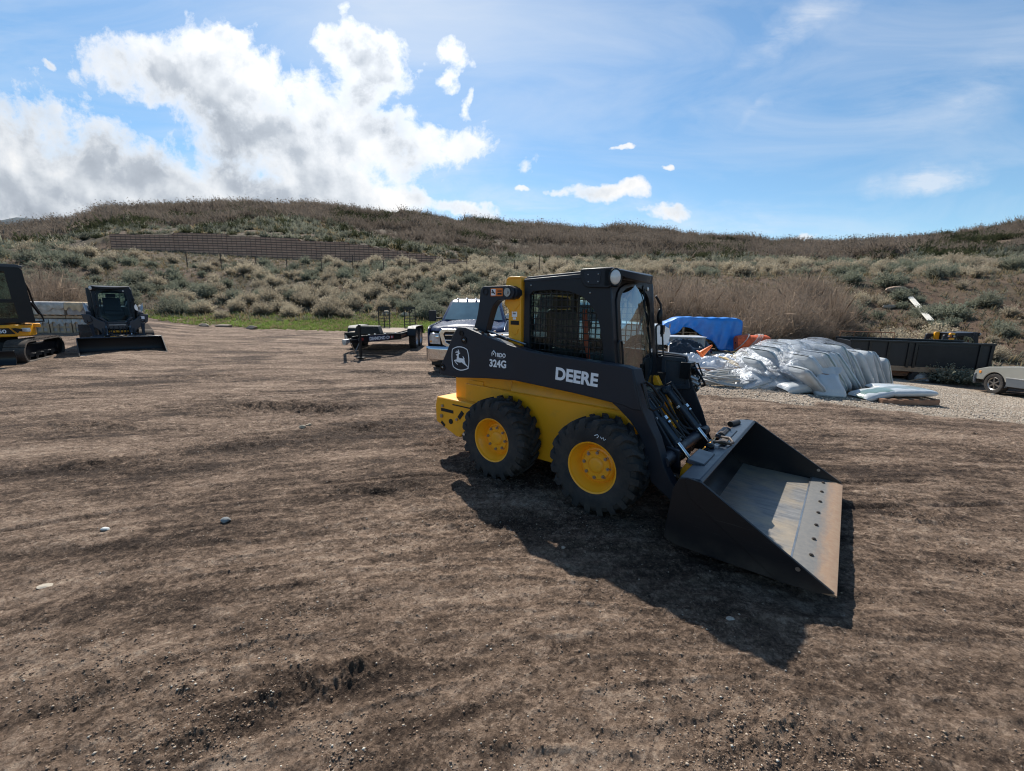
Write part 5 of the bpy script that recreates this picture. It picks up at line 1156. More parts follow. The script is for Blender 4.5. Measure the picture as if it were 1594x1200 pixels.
# ---------------------------------------------------------------- retaining wall of split blocks on the terrace
def wall_mat():
    t = NT('split_block_wall'); uvn = t.node('ShaderNodeUVMap').outputs[0]
    br = t.node('ShaderNodeTexBrick', offset=.5, ins={'Vector': uvn, 'Color1': (.70, .40, .275, 1), 'Color2': (.55, .31, .215, 1), 'Mortar': (.13, .085, .065, 1), 'Scale': 1.0, 'Mortar Size': .035, 'Mortar Smooth': .3, 'Bias': 0.0, 'Brick Width': .62, 'Row Height': .17})
    n = t.noise(uvn, 3, 6, .7); c = t.mix(t.math('MULTIPLY', n, .5), br.outputs[0], (.33, .23, .17))
    return t.done(t.pbr(c, .95, 0, t.bump(t.math('SUBTRACT', n, t.math('MULTIPLY', br.outputs['Fac'], .8)), .7, .06), .2))
def build_wall():
    px = np.linspace(188, 742, 120); vs = []; uvs = []
    hs_ = []
    for x in px:
        d = ray(x, 480); th = math.atan2(d.x, d.y); r6 = np.interp(th, _az, _Rk[:, 6]); r7 = np.interp(th, _az, _Rk[:, 7])
        r = r6-.15; X, Y = r*math.sin(th), r*math.cos(th); zt = np.interp(th, _az, _Zk[:, 7]); zb = np.interp(th, _az, _Zk[:, 6])-1.2
        hs_.append((X, Y, zb, zt, r))
    # every course is set back from the one below, so its ledge catches the light
    n = len(hs_); us = [0]
    for i in range(1, n): us.append(us[-1]+math.hypot(hs_[i][0]-hs_[i-1][0], hs_[i][1]-hs_[i-1][1]))
    CH, SB = .34, .24; zmin = min(h[2] for h in hs_); K = 18; prof = []
    fs = []; fu = []; b = MB()
    for i, (X, Y, zb, zt, r) in enumerate(hs_):
        top = math.floor((zt+.12-zmin)/CH); k0 = 0
        for k in range(K+1):
            kk = min(k, max(top, 1)); zz = zmin+kk*CH; back = (kk-max(0, math.floor((zb+.9-zmin)/CH)))*SB-.35
            f1 = 1+back/r; f2 = 1+(back+(SB if k < top else .6))/r
            vs += [(X*f1, Y*f1, zz-(CH if k == 0 else 0)), (X*f2, Y*f2, zz+.001)]
            if k < K: pass
    m_ = 2*(K+1)
    for i in range(n-1):
        for j in range(m_-1):
            a_, c_ = i*m_+j, (i+1)*m_+j; fs.append((a_, c_, c_+1, a_+1)); z0_, z1_ = vs[a_][2], vs[a_+1][2]
            fu += [(us[i], (j)*.5*CH), (us[i+1], (j)*.5*CH), (us[i+1], (j+1)*.5*CH), (us[i], (j+1)*.5*CH)]
    b.add(vs, fs); o_ = b.build('retaining_wall', wall_mat(), smooth=0); me = o_.data; ul = me.uv_layers.new(name='UVMap'); ul.data.foreach_set('uv', np.array(fu, dtype=np.float32).ravel())
    tag(o_, 'long reddish brown block retaining wall on the terrace below the hill', 'wall')
build_wall()
# wire fence on the brow of the bank
fo = thing('wire_fence', 'thin wire fence on steel posts along the brow of the bank', 'fence'); fp = []
M['post'] = pm('rusty_post', (.10, .07, .05), .8)
for px in (300, 352, 405, 452, 505, 553, 600, 640, 690, 727, 764, 800, 838, 880):
    d = ray(px, 480); th = math.atan2(d.x, d.y); r = np.interp(th, _az, _Rk[:, 5])+2.5; x, y = r*math.sin(th), r*math.cos(th); z = hd(x, y); h = 2.3 if px in (553, 727, 838) else 1.8
    b = MB(); b.box((x, y, z+h/2-.2), (.07, .07, h)); b.build('fence_post', M['post'], fo); fp.append((x, y, z))
for k, h in enumerate((.5, .9, 1.3)):
    b = MB(); b.tube([(x, y, z+h) for x, y, z in fp], .006, 4); b.build('fence_wire', M['post'], fo)
# ---------------------------------------------------------------- crates of stone on the left
M['film'] = pm('wrap_film', (.44, .385, .33), .4, var=.35, vs=4, bump=.5, bs=14, coat=.2); M['stone'] = pm('pale_stone', (.36, .31, .28), .8, var=.3, vs=5, bump=.4); M['ywrap'] = pm('yellow_wrap', (.52, .37, .22), .5, var=.35)
cr_dir = Vector((.80, .60)).normalized()
def crate(x, y, z, rz, w_, h, label, film=None, slats=4):
    c_ = thing('stone_crate', label, 'crate', (x, y, z), rz, 'crates of stone on the left')
    b = MB(); b.bb((-w_/2+.04, -.44, .14), (w_/2-.04, .44, h-.04)); b.build('stone_load', M['stone'], c_, bevel=.02)
    b = MB()
    for yy in (-.42, 0, .42): b.bb((-w_/2, yy-.05, 0), (w_/2, yy+.05, .09))
    for k in range(6): xx = -w_/2+.06+k*(w_-.12)/5; b.bb((xx-.05, -.48, .09), (xx+.05, .48, .11))
    b.build('pallet_base', M['wood2'], c_)
    if slats:
        b = MB()
        for k in range(slats):
            xx = -w_/2+.05+k*(w_-.10)/(slats-1); b.bb((xx-.05, -.475, .02), (xx+.05, -.445, h))
        for zz in (.30, .52, .74):
            if zz < h: b.bb((-w_/2, -.462, zz-.035), (w_/2, -.441, zz+.035))
        b.build('crate_slats', M['wood2'], c_)
    if film is not None:
        b = MB(); n = 14
        prof = [(-.478, .42), (-.482, h*.8), (-.47, h), (-.40, h+.05), (0, h+.07), (.40, h+.05), (.48, h), (.48, .42)] if slats == 0 else [(-.484, h*.82), (-.48, h), (-.40, h+.04), (0, h+.05), (.4, h+.04), (.48, h)]
        b.grid(lambda u, v: Vector((-w_/2-.02+(w_+.04)*u, prof[min(int(v*(len(prof)-1)+.001), len(prof)-1)][0]+.015*math.sin(u*31+v*9), prof[min(int(v*(len(prof)-1)+.001), len(prof)-1)][1]-(.05*math.sin(u*9+3)+.05*math.sin(u*23)+.04 if v < .01 else 0))), 28, len(prof)-1); b.build('wrap_film', film, c_, smooth=80)
    return c_
b0 = Vector((-21.6, 19.4)); yawc = R(2)
cd_ = Vector((math.cos(yawc), math.sin(yawc)))
for i, lb in enumerate(('slatted stone crate on the ground nearest the excavator', 'slatted stone crate on the ground, middle of the bottom row', 'slatted stone crate on the ground half behind the track loader')):
    p_ = b0+cd_*(i*.99+.1); crate(p_.x, p_.y, 0, yawc, .93, .86, lb, M['film'])
p_ = b0+cd_*.42; crate(p_.x, p_.y, .93, yawc, 1.85, .66, 'long stone crate wrapped in grey white film on the top row', M['film'], 0)
p_ = b0+cd_*1.92; crate(p_.x, p_.y, .93, yawc, 1.05, .66, 'stone crate with a yellow edged wrap on the top row', M['ywrap'], 0)
for ch in COL.objects:
    if ch.name.startswith('stone_load') and ch.parent and 'top row' in ch.parent['label']: ch.data.materials[0] = M['film'] if 'long' in ch.parent['label'] else M['stone']
# ---------------------------------------------------------------- tarp over lumber
M['tarp'] = pm('blue_tarp', (.003, .175, .60), .34, var=.12, vs=4, bump=.25, bs=18, coat=.25)
tz = 0.0
def wpt(px, Z, z): d = ray(px, 500); return Vector((Z*d.x/d.y, Z, z))
tx0, tx1 = wpt(1046, 17.6, 0).x, wpt(1150, 17.6, 0).x
gt = hz(8, 17.8)
lc = thing('lumber_crate', 'open brown timber crate under the blue tarp', 'crate', ((tx0+tx1)/2-.25, 18.05, gt), 0); wl = (tx1-tx0)*.9
b = MB(); b.bb((-wl/2, .45, .0), (wl/2, .50, 1.20)); b.bb((-wl/2, -.45, .0), (-wl/2+.05, .45, 1.0)); b.bb((wl/2-.05, -.45, 0), (wl/2, .45, 1.2)); b.build('crate_wall', M['wood'], lc)
b = MB(); b.bb((-wl/2, -.45, .30), (wl/2, .45, .36)); b.bb((-wl/2, -.45, .72), (wl/2, .45, .76))
for x in (-wl/2+.04, -wl/2+.6, -wl/2+1.15, .1, .8): b.bb((x-.04, -.50, 0), (x+.04, -.45, 1.15))
b.build('crate_shelf', M['wood'], lc)
rn = random.Random(9)
for k in range(7):
    b = MB(); x = -wl/2+.2+k*.28; h = rn.uniform(.18, .32); b.bb((x-.12, -.38, .37), (x+.12, .3, .37+h)); b.build('stored_board', M['wood2'] if k % 2 else M['wood'], lc)
def tarp():
    b = MB(); nu, nv = 46, 30; X0 = tx0-.42; Wd = tx1-X0+.05
    low = [(0, .93), (.06, .72), (.14, .60), (.20, .72), (.26, .95), (.34, .93), (.42, .78), (.50, .60), (.56, .48), (.62, .42), (.68, .20), (.72, .02), (1.0, .0)]
    lu = [a for a, _ in low]; lz = [c for _, c in low]
    def P(u, v):
        x = X0+Wd*u; zt = np.interp(u, [0, .05, .17, .25, .5, .94, 1.0], [1.02, 1.10, 1.30, 1.36, 1.34, 1.33, 1.22])
        zl = float(np.interp(u, lu, lz)); f = .03*math.sin(u*26+v*5)+.025*math.sin(u*47-v*9)+.05*math.sin(u*7)
        fold = .10*abs(math.sin((u-.62)*8+v*3))*ss(.5, .7, u)*(1-v)
        yf = 17.42 if u > .2 else 17.42+.25*(1-u/.2)
        if v < .6:
            t = v/.6; z = zl+(zt-zl)*t; y = yf-.12*(1-t)*ss(.6, 1, u)+f*(1-t*.6)-float(fold)
        else:
            t = (v-.6)/.4; y = yf+t*1.15; z = zt+.05*math.sin(t*3.14)-.12*t*t+.012*math.sin(u*40)-.5*max(0, t-.85)*3
        if u < .06: z -= .10*(1-u/.06)
        return Vector((x, y, z+gt+.02))
    b.grid(P, nu, nv); o_ = b.build('tarp', M['tarp'], smooth=50); s_ = o_.modifiers.new('s', 'SOLIDIFY'); s_.thickness = .01
    tag(o_, 'bright blue tarpaulin draped over the timber crate', 'tarp')
tarp()
# ---------------------------------------------------------------- scrap and supplies between the tarp and the bags
def P2(px, py, dz=0): return at(px, py)+Vector((0, 0, dz))
def crumple(name, label, cat, c, rx, ry, h, mat, seed=1, sharp=1.0, group=None, rz=0, smooth=30):
    b = MB(); n = 26; sd = seed*7.3
    def P(u, v):
        x, y = (u*2-1), (v*2-1); r = max(abs(x), abs(y)); 
        q = math.hypot(x, y)/max(r, 1e-6) if r > 0 else 1; x, y = x/q if q else x, y/q if q else y
        rr = math.hypot(x, y); edge = 1+.22*float(fbm(math.atan2(y, x)*1.3, sd, 3, seed))
        k = 1-abs(float(pn(x*2.3+sd, y*2.3, seed)))*1.2; k2 = 1-abs(float(pn(x*5+sd, y*5, seed+2)))
        z = h*(max(0, 1-rr**2.2)**.6)*(.55+.45*k*sharp+.15*k2)
        return Vector((x*rx*edge, y*ry*edge, z-.02))
    b.grid(P, n, n); o_ = b.build(name, mat, smooth=smooth); o_.location = c; o_.rotation_euler.z = rz
    b2 = o_; tag(o_, label, cat, group); return o_
M['wplas'] = pm('white_plastic', (.66, .68, .71), .32, var=.14, vs=4, bump=.5, bs=12, coat=.3)
M['bplas'] = pm('black_sheet', (.010, .010, .012), .22, var=.3, bump=.6, bs=9, coat=.6); M['gsheet'] = pm('grey_sheet', (.20, .215, .22), .35, var=.25, bump=.3, bs=9, coat=.3)
M['pipe'] = pm('grey_pipe', (.42, .41, .385), .5, var=.12, dust=.4); M['ypipe'] = pm('tan_pipe', (.50, .37, .17), .5, var=.15, dust=.3); M['ofen'] = pm('orange_netting', (.62, .10, .025), .6, var=.35, vs=10, bump=.5)
crumple('plastic_sheet', 'shiny black plastic sheet heaped between the cab and the orange cone', 'plastic sheet', P2(1062, 556), 1.0, .6, .62, M['bplas'], 3)
crumple('plastic_sheet', 'second black plastic sheet with a white crease under the grey panel', 'plastic sheet', P2(1080, 549), .7, .5, .60, M['bplas'], 5)
crumple('plastic_bag', 'small crumpled white bag left of the orange cone', 'bag', P2(1074, 571), .42, .35, .42, M['wplas'], 8)
crumple('plastic_bag', 'pale plastic bag at the near edge of the scrap heap', 'bag', P2(1088, 590), .28, .25, .26, M['wplas'], 9)
crumple('plastic_bag', 'white plastic bag beside the cab above the far lift arm', 'bag', P2(1040, 563), .4, .35, .30, M['wplas'], 12)
for i, (a, c, w2, h, lb) in enumerate(((1108, 572, .65, .34, 'white sheeting heaped right of the orange cone'), (1128, 569, .7, .36, 'white sheeting with a high fold in front of the blue tarp'), (1146, 570, .5, .26, 'low white sheeting at the start of the grey pipes'), (1104, 584, .6, .16, 'flat pale sheeting over the conduit coils'))):
    crumple('plastic_sheet', lb, 'plastic sheet', P2(a, c), w2, .5, h, M['wplas'], 20+i)
for i, (a, c, lb) in enumerate(((1150, 592, 'crumpled clear bag on the ground below the tan pipes'), (1170, 598, 'crumpled clear bag on the ground left of the wrapped bags'))): crumple('plastic_bag', lb, 'bag', P2(a, c), .34, .24, .2, M['film'], 31+i)
b = MB(); b.bb((-1.1, -.5, .92), (1.1, .5, .95)); b.build('x', M['wplas']).name = 'sheet_panel'; pnl = bpy.data.objects['sheet_panel']
st = thing('panel_stack', 'stack of grey sheeted panels with a white top edge left of the blue tarp', 'panel stack', (wpt(1056, 16.4, 0).x-.15, 16.4, hz(6.5, 16)-.30), R(-6)); pnl.parent = st; pnl.name = 'top_panel'
crumpl = MB(); crumpl.grid(lambda u, v: Vector((-1.08+2.16*u, -.46+.06*math.sin(u*17+v*4)+.05*math.sin(u*31), .92*v)), 40, 8); crumpl.build('sheet_wrap', M['gsheet'], st, smooth=60)
b = MB(); b.bb((-1.0, -.38, 0), (1.0, .42, .90)); b.build('panel_core', M['gsheet'], st)
# tipped traffic cone
tc = P2(1092, 566); b = MB(); b.lathe([(0, .15), (.03, .145), (.60, .035), (.62, .02)], ax=2, n=24, cap=True); b.prism(rounded([(-.19, -.19), (.19, -.19), (.19, .19), (-.19, .19)], .04), 2, -.02, .012)
oc = b.build('traffic_cone', pm('cone_orange', (.80, .16, .02), .45), bevel=.004); oc.location = tc+Vector((-.05, 0, .30)); oc.scale = (.72, .72, .72); oc.rotation_euler = (R(8), R(48), R(10)); tag(oc, 'orange traffic cone tipped over on the scrap heap', 'traffic cone')
# conduit coils
rn = random.Random(4)
def loops(name, label, cat, c, r0, n, rad, mat, flat=.45, group=None):
    for k in range(n):
        r = r0*rn.uniform(.75, 1.05); a0 = rn.uniform(0, 6); cx, cy, cz = rn.uniform(-.08, .08), rn.uniform(-.06, .06), .02+k*rad*1.3; tl = rn.uniform(-.25, .25); b = MB()
        pts = [Vector((cx+r*math.cos(a)*(1+.07*math.sin(3*a+k)), cy+r*flat*math.sin(a), cz+.05*math.sin(a*2+k)+tl*.22*math.cos(a+a0)+.06)) for a in [2*math.pi*j/28 for j in range(28)]]
        b.tube(pts, rad, 6, closed=True)
        yield b
rt_ = thing('conduit_coil', 'loose coil of grey conduit lying left of the tan pipes', 'conduit coil', P2(1112, 598)); 
for b in loops('', '', '', None, .62, 8, .018, None): b.build('conduit_turn', M['pipe'], rt_)
rt_ = thing('conduit_coil', 'wide coil of pale conduit nearest the gravel', 'conduit coil', P2(1136, 600));
for b in loops('', '', '', None, .75, 8, .018, None): b.build('conduit_turn', M['pipe'], rt_)
rt_ = thing('conduit_coil', 'dark coil of cable behind the far lift arm', 'conduit coil', P2(1095, 592));
for b in loops('', '', '', None, .5, 5, .02, None): b.build('conduit_turn', M['rust'], rt_)
A0, A1 = P2(1136, 577, .25), P2(1206, 594, .08)
for k in range(8):
    o1 = Vector((rn.uniform(-.25, .25), rn.uniform(-.3, .3), rn.uniform(0, .22))); o2 = Vector((rn.uniform(-.2, .2), rn.uniform(-.3, .3), rn.uniform(0, .12)))
    a, c = A0+o1, A1+o2; m_ = (a+c)/2+Vector((0, 0, -.06)); b = MB(); b.tube([a, m_, c], .026, 8); tag(b.build('plastic_pipe', M['ypipe']), 'thin tan pipe in the loose bundle between the coils and the wrapped bags', 'pipe', 'tan pipes in the bundle')
for i, (p0, p1, p2, lb) in enumerate((((1156, 573), (1178, 573), (1204, 590), 'fat grey corrugated pipe, nearer of the two bent ones'), ((1166, 568), (1188, 566), (1218, 585), 'fat grey corrugated pipe, farther of the two bent ones'))):
    a, m_, c = P2(*p0, .25), P2(*p1, .42), P2(*p2, .12); pts = []
    for k in range(60): t = k/59; pts.append(a*(1-t)**2+m_*2*t*(1-t)+c*t*t)
    b = MB(); b.tube(pts, [.105 if k % 2 else .118 for k in range(60)], 14); tag(b.build('corrugated_pipe', M['pipe'], smooth=60), lb, 'pipe')
a, c = P2(1140, 592, .06), P2(1078, 588, .25); b = MB(); b.tube([a, (a+c)/2+Vector((0, 0, .1)), c], .035, 8); tag(b.build('plastic_pipe', M['pipe']), 'single white pipe lying across the conduit coils', 'pipe')
# roll of orange netting
fr_ = P2(1148, 553); fc = wpt(1172, 17.0, gt+.38)
b = MB(); b.lathe([(-.62, .05), (-.62, .30), (-.3, .36), (.1, .33), (.5, .36), (.62, .30), (.62, .05)], ax=0, n=20); ro_ = b.build('netting_roll', M['ofen'], smooth=40); ro_.location = fc+Vector((.05, 0, -.02)); ro_.rotation_euler = (0, 0, R(-8)); tag(ro_, 'roll of orange safety netting right of the blue tarp', 'netting roll')
tw = MB(); rn2 = random.Random(2)
for k in range(7):
    y0 = rn2.uniform(-.5, .1); tw.tube([Vector((y0+.3*math.sin(a), -.36*math.cos(a)*1.02, .36*math.sin(a)*1.02+.02)) for a in [j*2*math.pi/16 for j in range(16)]], .012, 5, closed=True)
w_ = tw.build('binding_cord', M['pipe'], ro_)
tb_ = P2(1221, 553); b = MB(); b.lathe([(0, .24), (.02, .26), (.44, .33), (.46, .35), (.46, .31), (.04, .24), (.04, .001)], ax=2, n=28); o_ = b.build('plastic_tub', M['blkpl'], smooth=40); o_.location = tb_; tag(o_, 'black plastic tub behind the grey pipes', 'tub')
for i, (px, py, s3, lb) in enumerate(((1204, 553, (.42, .3, .34), 'taller pale concrete block left of the black tub'), (1192, 560, (.6, .3, .16), 'low concrete block right of the orange netting roll'))):
    q = P2(px, py); b = MB(); b.box((0, 0, s3[2]/2), s3); o_ = b.build('concrete_block', pm('concrete_%d' % i, (.30, .30, .27), .9, var=.2, bump=.4), bevel=.015); o_.location = q; o_.rotation_euler.z = .3*i; tag(o_, lb, 'concrete block')
a, c = P2(1232, 548, .12), P2(1345, 552, .12); b = MB(); b.tube([a, c], .16, 8); tag(b.build('timber_beam', M['wood']), 'long grey timber beam lying behind the wrapped bags', 'timber')
for i, (p0, p1, lb) in enumerate((((1236, 556), (1262, 532), 'bare branch leaning up behind the black tub'), ((1405, 590), (1432, 575), 'dry branch under the dump trailer'), ((1412, 594), (1446, 588), 'low dry branch in front of the dump trailer'))):
    a = P2(*p0); d = ray(*p1); e2 = CAM+d*(a.y/d.y); b = MB(); b.tube([a, (a+e2)/2+Vector((.05, 0, .03)), e2], [.03, .025, .012], 6); tag(b.build('branch', M['wood']), lb, 'branch')
# board lying on the bank
a = at(1447, 508); c = at(1415, 470); b = MB(); dd = c-a; 
q_ = dd.to_track_quat('X', 'Z').to_matrix(); b.box((a+c)/2+Vector((0, 0, .35)), (dd.length, .30, .05), q_); o_ = b.build('plank', pm('bleached_wood', (.58, .55, .48), .7, var=.2, bump=.3), bevel=.01); tag(o_, 'bleached white plank lying down the bank above the dump trailer', 'plank')
# ---------------------------------------------------------------- sacks
def sackmat(name, stripes):
    t = NT(name); o = t.obj(); n = t.noise(o, 4, 4)
    c = t.mix(n, (.40, .425, .435), (.56, .58, .59))
    sz = t.node('ShaderNodeSeparateXYZ', ins={0: o}).outputs
    if stripes:
        wv_ = t.noise(o, 2.2, 2); g = t.math('LESS_THAN', t.math('ABSOLUTE', t.math('MULTIPLY_ADD', wv_, .05, t.math('ADD', sz[2], -.02))), stripes)
        if stripes > .03: g = t.math('GREATER_THAN', t.math('SINE', t.math('MULTIPLY_ADD', sz[1], 14.0, t.math('MULTIPLY', wv_, 5.0))), .2)
        rnd_ = t.node('ShaderNodeObjectInfo').outputs['Random']; g = t.math('MULTIPLY', g, t.math('GREATER_THAN', rnd_, .25 if stripes < .03 else -1.0))
        c = t.mix(t.math('MULTIPLY', g, .8), c, t.mix(rnd_, (.03, .11, .08), (.22, .24, .25)))
    return t.done(t.pbr(c, t.math('MULTIPLY_ADD', n, .2, .22), 0, t.bump(t.noise(o, 13, 5, .6), .6, .02), .5, .4))
M['sack'] = sackmat('sack_print', .018); M['sackw'] = sackmat('sack_plain', 0); M['sackg'] = sackmat('sack_green', .25)
def sack_me(w_, d_, h, mat, seed, pinch=.12):
    b = MB(); n, m_ = 20, 22
    def P(u, v):
        a = 2*math.pi*v; t = u*2-1; k = (1-abs(t)**6)**.5 if abs(t) < 1 else 0
        ed = .12+.88*k; ca, sa = math.cos(a), math.sin(a)
        x = h*t*.5; y = w_/2*math.copysign(abs(ca)**.55, ca)*(.90+.10*ed); z = d_/2*math.copysign(abs(sa)**.7, sa)*ed*(1+.08*float(fbm(t*2+seed, ca*2, 3, seed)))
        y *= 1-.06*abs(t)**4; return Vector((x, y, z+.012*math.sin(2*t+ca+seed)))
    b.grid(P, n, m_); return b
c0 = at(1246, 612); c1 = at(1372, 606)
M['palw'] = pm('pallet_wood', (.27, .15, .09), .85, var=.3, vs=6, bump=.4)
def pallet(label, loc, rz, l=1.15, w_=1.0):
    p_ = thing('wooden_pallet', label, 'pallet', loc, rz)
    for yy in (-w_/2+.05, 0, w_/2-.05): b = MB(); b.bb((-l/2, yy-.045, .0), (l/2, yy+.045, .095)); b.build('stringer', M['palw'], p_)
    for k in range(6): xx = -l/2+.06+k*(l-.12)/5; b = MB(); b.bb((xx-.05, -w_/2, .096), (xx+.05, w_/2, .115)); b.build('deck_board', M['palw'], p_)
    return p_
sd_ = (c1-c0); sd_.z = 0; sl_ = sd_.length; sd_.normalize(); nd = Vector((-sd_.y, sd_.x, 0)); yaws = math.atan2(sd_.y, sd_.x)
for i, t in enumerate((.32, .78)):
    q = c0+sd_*sl_*t+nd*.45; pallet('brown pallet under the left half of the wrapped sacks' if i == 0 else 'brown pallet under the right half of the wrapped sacks', (q.x, q.y, hz(q.x, q.y)+.01), yaws, 1.25)
rn = random.Random(21); NS = 15
sack_ms = []
for sdx in range(4):
    o_ = sack_me(.95, .21, 1.22, None, sdx+1).build('tmp', M['sack'], smooth=60); sack_ms.append(o_.data); bpy.data.objects.remove(o_)
for row in (0, 1):
    for k in range(NS):
        t = (k+.5)/NS; q = c0+sd_*(sl_*(t*1.10-.02))+nd*(.12+row*.85+rn.uniform(-.10, .12)+.25*max(0, t-.7)); gz_ = hz(q.x, q.y)+.12
        hgt = 1.0-1.9*abs(t-.42)**2.2-(.35 if t < .08 else 0)+(.05 if row else 0); ln2 = R(60+4*math.sin(k*2.3+row)+(t-.5)*30)
        o_ = bpy.data.objects.new('grain_sack', sack_ms[(k+row) % 4]); COL.objects.link(o_); sc = (.32+.62*hgt)*rn.uniform(.93, 1.05)
        if t > .84: sc *= .80
        o_.scale = (sc, 1, 1.0); up_ = math.sin(ln2)*.61*sc*.96
        o_.location = q+Vector((0, 0, gz_-q.z+up_-.06)); o_.rotation_euler = (0, 0, 0)
        M3 = Matrix.Rotation(yaws-R(32)+R(rn.uniform(-6, 6)), 3, 'Z') @ Matrix.Rotation(-(math.pi-ln2), 3, 'Y'); o_.rotation_euler = M3.to_euler()
        tag(o_, 'white printed sack standing on edge in the wrapped heap on pallets', 'sack', 'sacks leaning in the wrapped heap')
def film_over():
    t = NT('clear_film'); o = t.pos(); n = t.noise(o, 5, 6, .65); gl = t.node('ShaderNodeBsdfGlossy', ins={0: (.6, .63, .68, 1), 'Roughness': .26, 'Normal': t.bump(t.noise(o, 9, 6, .6), .9, .05)}).outputs[0]
    df = t.node('ShaderNodeBsdfDiffuse', ins={0: (.50, .53, .57, 1)}).outputs[0]; tr = t.node('ShaderNodeBsdfTransparent', ins={0: (.97, .98, 1, 1)}).outputs[0]
    a = t.node('ShaderNodeMixShader', ins={0: .45, 1: df, 2: gl}).outputs[0]; return t.done(t.node('ShaderNodeMixShader', ins={0: t.ramp(n, [(.38, .10), (.66, .50)]), 1: tr, 2: a}).outputs[0])
M['cfilm'] = film_over()
def wrap(label, c, dirv, ln3, dep, h, seed, z0=.12):
    nv_ = Vector((-dirv.y, dirv.x, 0)); b = MB()
    def P(u, v):
        prof = max(.0, 1-abs(u*2-1)**3.0)**.5; a = math.pi*v; x = ln3*(u-.5); r = .35+.65*prof
        y = -math.cos(a)*dep/2*(.8+.2*r); z = math.sin(a)**.45*h*r*(1+.10*float(fbm(u*4+seed, v*3, 3, seed)))+.02*math.sin(u*40+v*5)
        q = c+dirv*x+nv_*(y+dep/2); return Vector((q.x, q.y, hz(q.x, q.y)+z0*.3+z))
    b.grid(P, 44, 26); o_ = b.build('wrap_film', M['cfilm'], smooth=60); tag(o_, label, 'plastic wrap'); return o_
wrap('clear stretch film over the big heap of sacks', (c0+c1)/2+nd*(-.20)+sd_*.05, sd_, sl_*1.10, 2.0, 1.06, 5)
m0 = at(1188, 604)
for k, (dx_, dy_, dz_, rz_) in enumerate(((-.25, .1, .08, .2), (.20, .05, .08, -.3), (.0, .22, .22, .5), (.40, .25, .18, .1), (-.1, .45, .10, 0))):
    o_ = bpy.data.objects.new('grain_sack', sack_ms[k % 4]); COL.objects.link(o_); o_.scale = (.62, .6, .9); o_.location = m0+Vector((dx_, dy_, dz_)); o_.rotation_euler = (.1*k, -.25, rz_)
    tag(o_, 'white sack under film in the low mound left of the big heap', 'sack', 'sacks in the low film-covered mound')
wrap('cloudy plastic film over the low mound of sacks', m0+Vector((.02, -.35, 0)), Vector((1, .05, 0)).normalized(), 1.25, 1.0, .44, 8, 0)
q = at(1238, 611); o_ = sack_me(.42, .22, .70, None, 9).build('grain_sack', M['sackw'], smooth=60); o_.location = q+Vector((-.02, -.05, .12)); o_.rotation_euler = (.1, -.12, R(8)); tag(o_, 'plain white sack lying flat at the left foot of the heap', 'sack')
# sack leaning upright at the front of the heap
q = at(1285, 616); b = MB()
def PS(u, v):
    a = 2*math.pi*v; ca, sa = math.cos(a), math.sin(a); wz = [.36, .345, .30, .25, .24, .30, .345][0:7]; w2 = float(np.interp(u, [0, .12, .4, .68, .76, .88, 1.0], [.31, .34, .29, .235, .215, .29, .33])); d2 = float(np.interp(u, [0, .05, .3, .66, .76, .86, 1.0], [.10, .17, .17, .10, .05, .03, .008]))
    x = w2*math.copysign(abs(ca)**.6, ca); y = d2*math.copysign(abs(sa)**.8, sa); fr_x = .03*math.sin(ca*9+u*12)*max(0, u-.66)*3
    return Vector((x+.02*math.sin(u*8), y+.18*u+fr_x+.015*math.sin(x*22+u*6), .60*u+.02*math.sin(x*9)*u))
b.grid(PS, 30, 34); b.build('x', M['sackw'], smooth=60).name = 'grain_sack_x'; o_ = bpy.data.objects['grain_sack_x']; o_.name = 'grain_sack'; o_.location = q+Vector((0, -.1, 0)); o_.rotation_euler = (0, R(5), R(6)); tag(o_, 'white sack with a gathered neck leaning upright against the heap', 'sack')
b = MB(); b.tube([Vector((.22*math.cos(a), .10+.045*math.sin(a)+.04, .455)) for a in [j*2*math.pi/20 for j in range(20)]], .008, 5, closed=True); b.build('tie_cord', M['rust'], o_)
# small pallet with flat sacks
q = at(1406, 628); pl_ = pallet('low pallet with two flat sacks at the right end of the heap', (q.x, q.y+.30, q.z), R(2), 1.20, .9); pz = q.z+.12
for (dx_, dy_, dz_, rz_, ln4, w4, mt, lb) in ((-.42, .02, .055, .12, .80, .52, 'sackg', 'green and white sack drooping over the left end of the low pallet'), (.22, .05, .085, -.05, .95, .62, 'sackg', 'green striped sack lying flat on the low pallet'), (.30, .42, .07, .1, .9, .5, 'sack', 'grey striped sack at the back of the low pallet')):
    o_ = sack_me(w4, .17, ln4, None, int(dx_*10)+12).build('grain_sack', M[mt], smooth=60); o_.location = (q.x+dx_, q.y+.22+dy_, pz+dz_); o_.rotation_euler = (.02, .13 if dx_ < 0 else .0, rz_); tag(o_, lb, 'sack')
    if dx_ < 0: o_.location.z -= .03; o_.rotation_euler = (.0, -.16, .12)
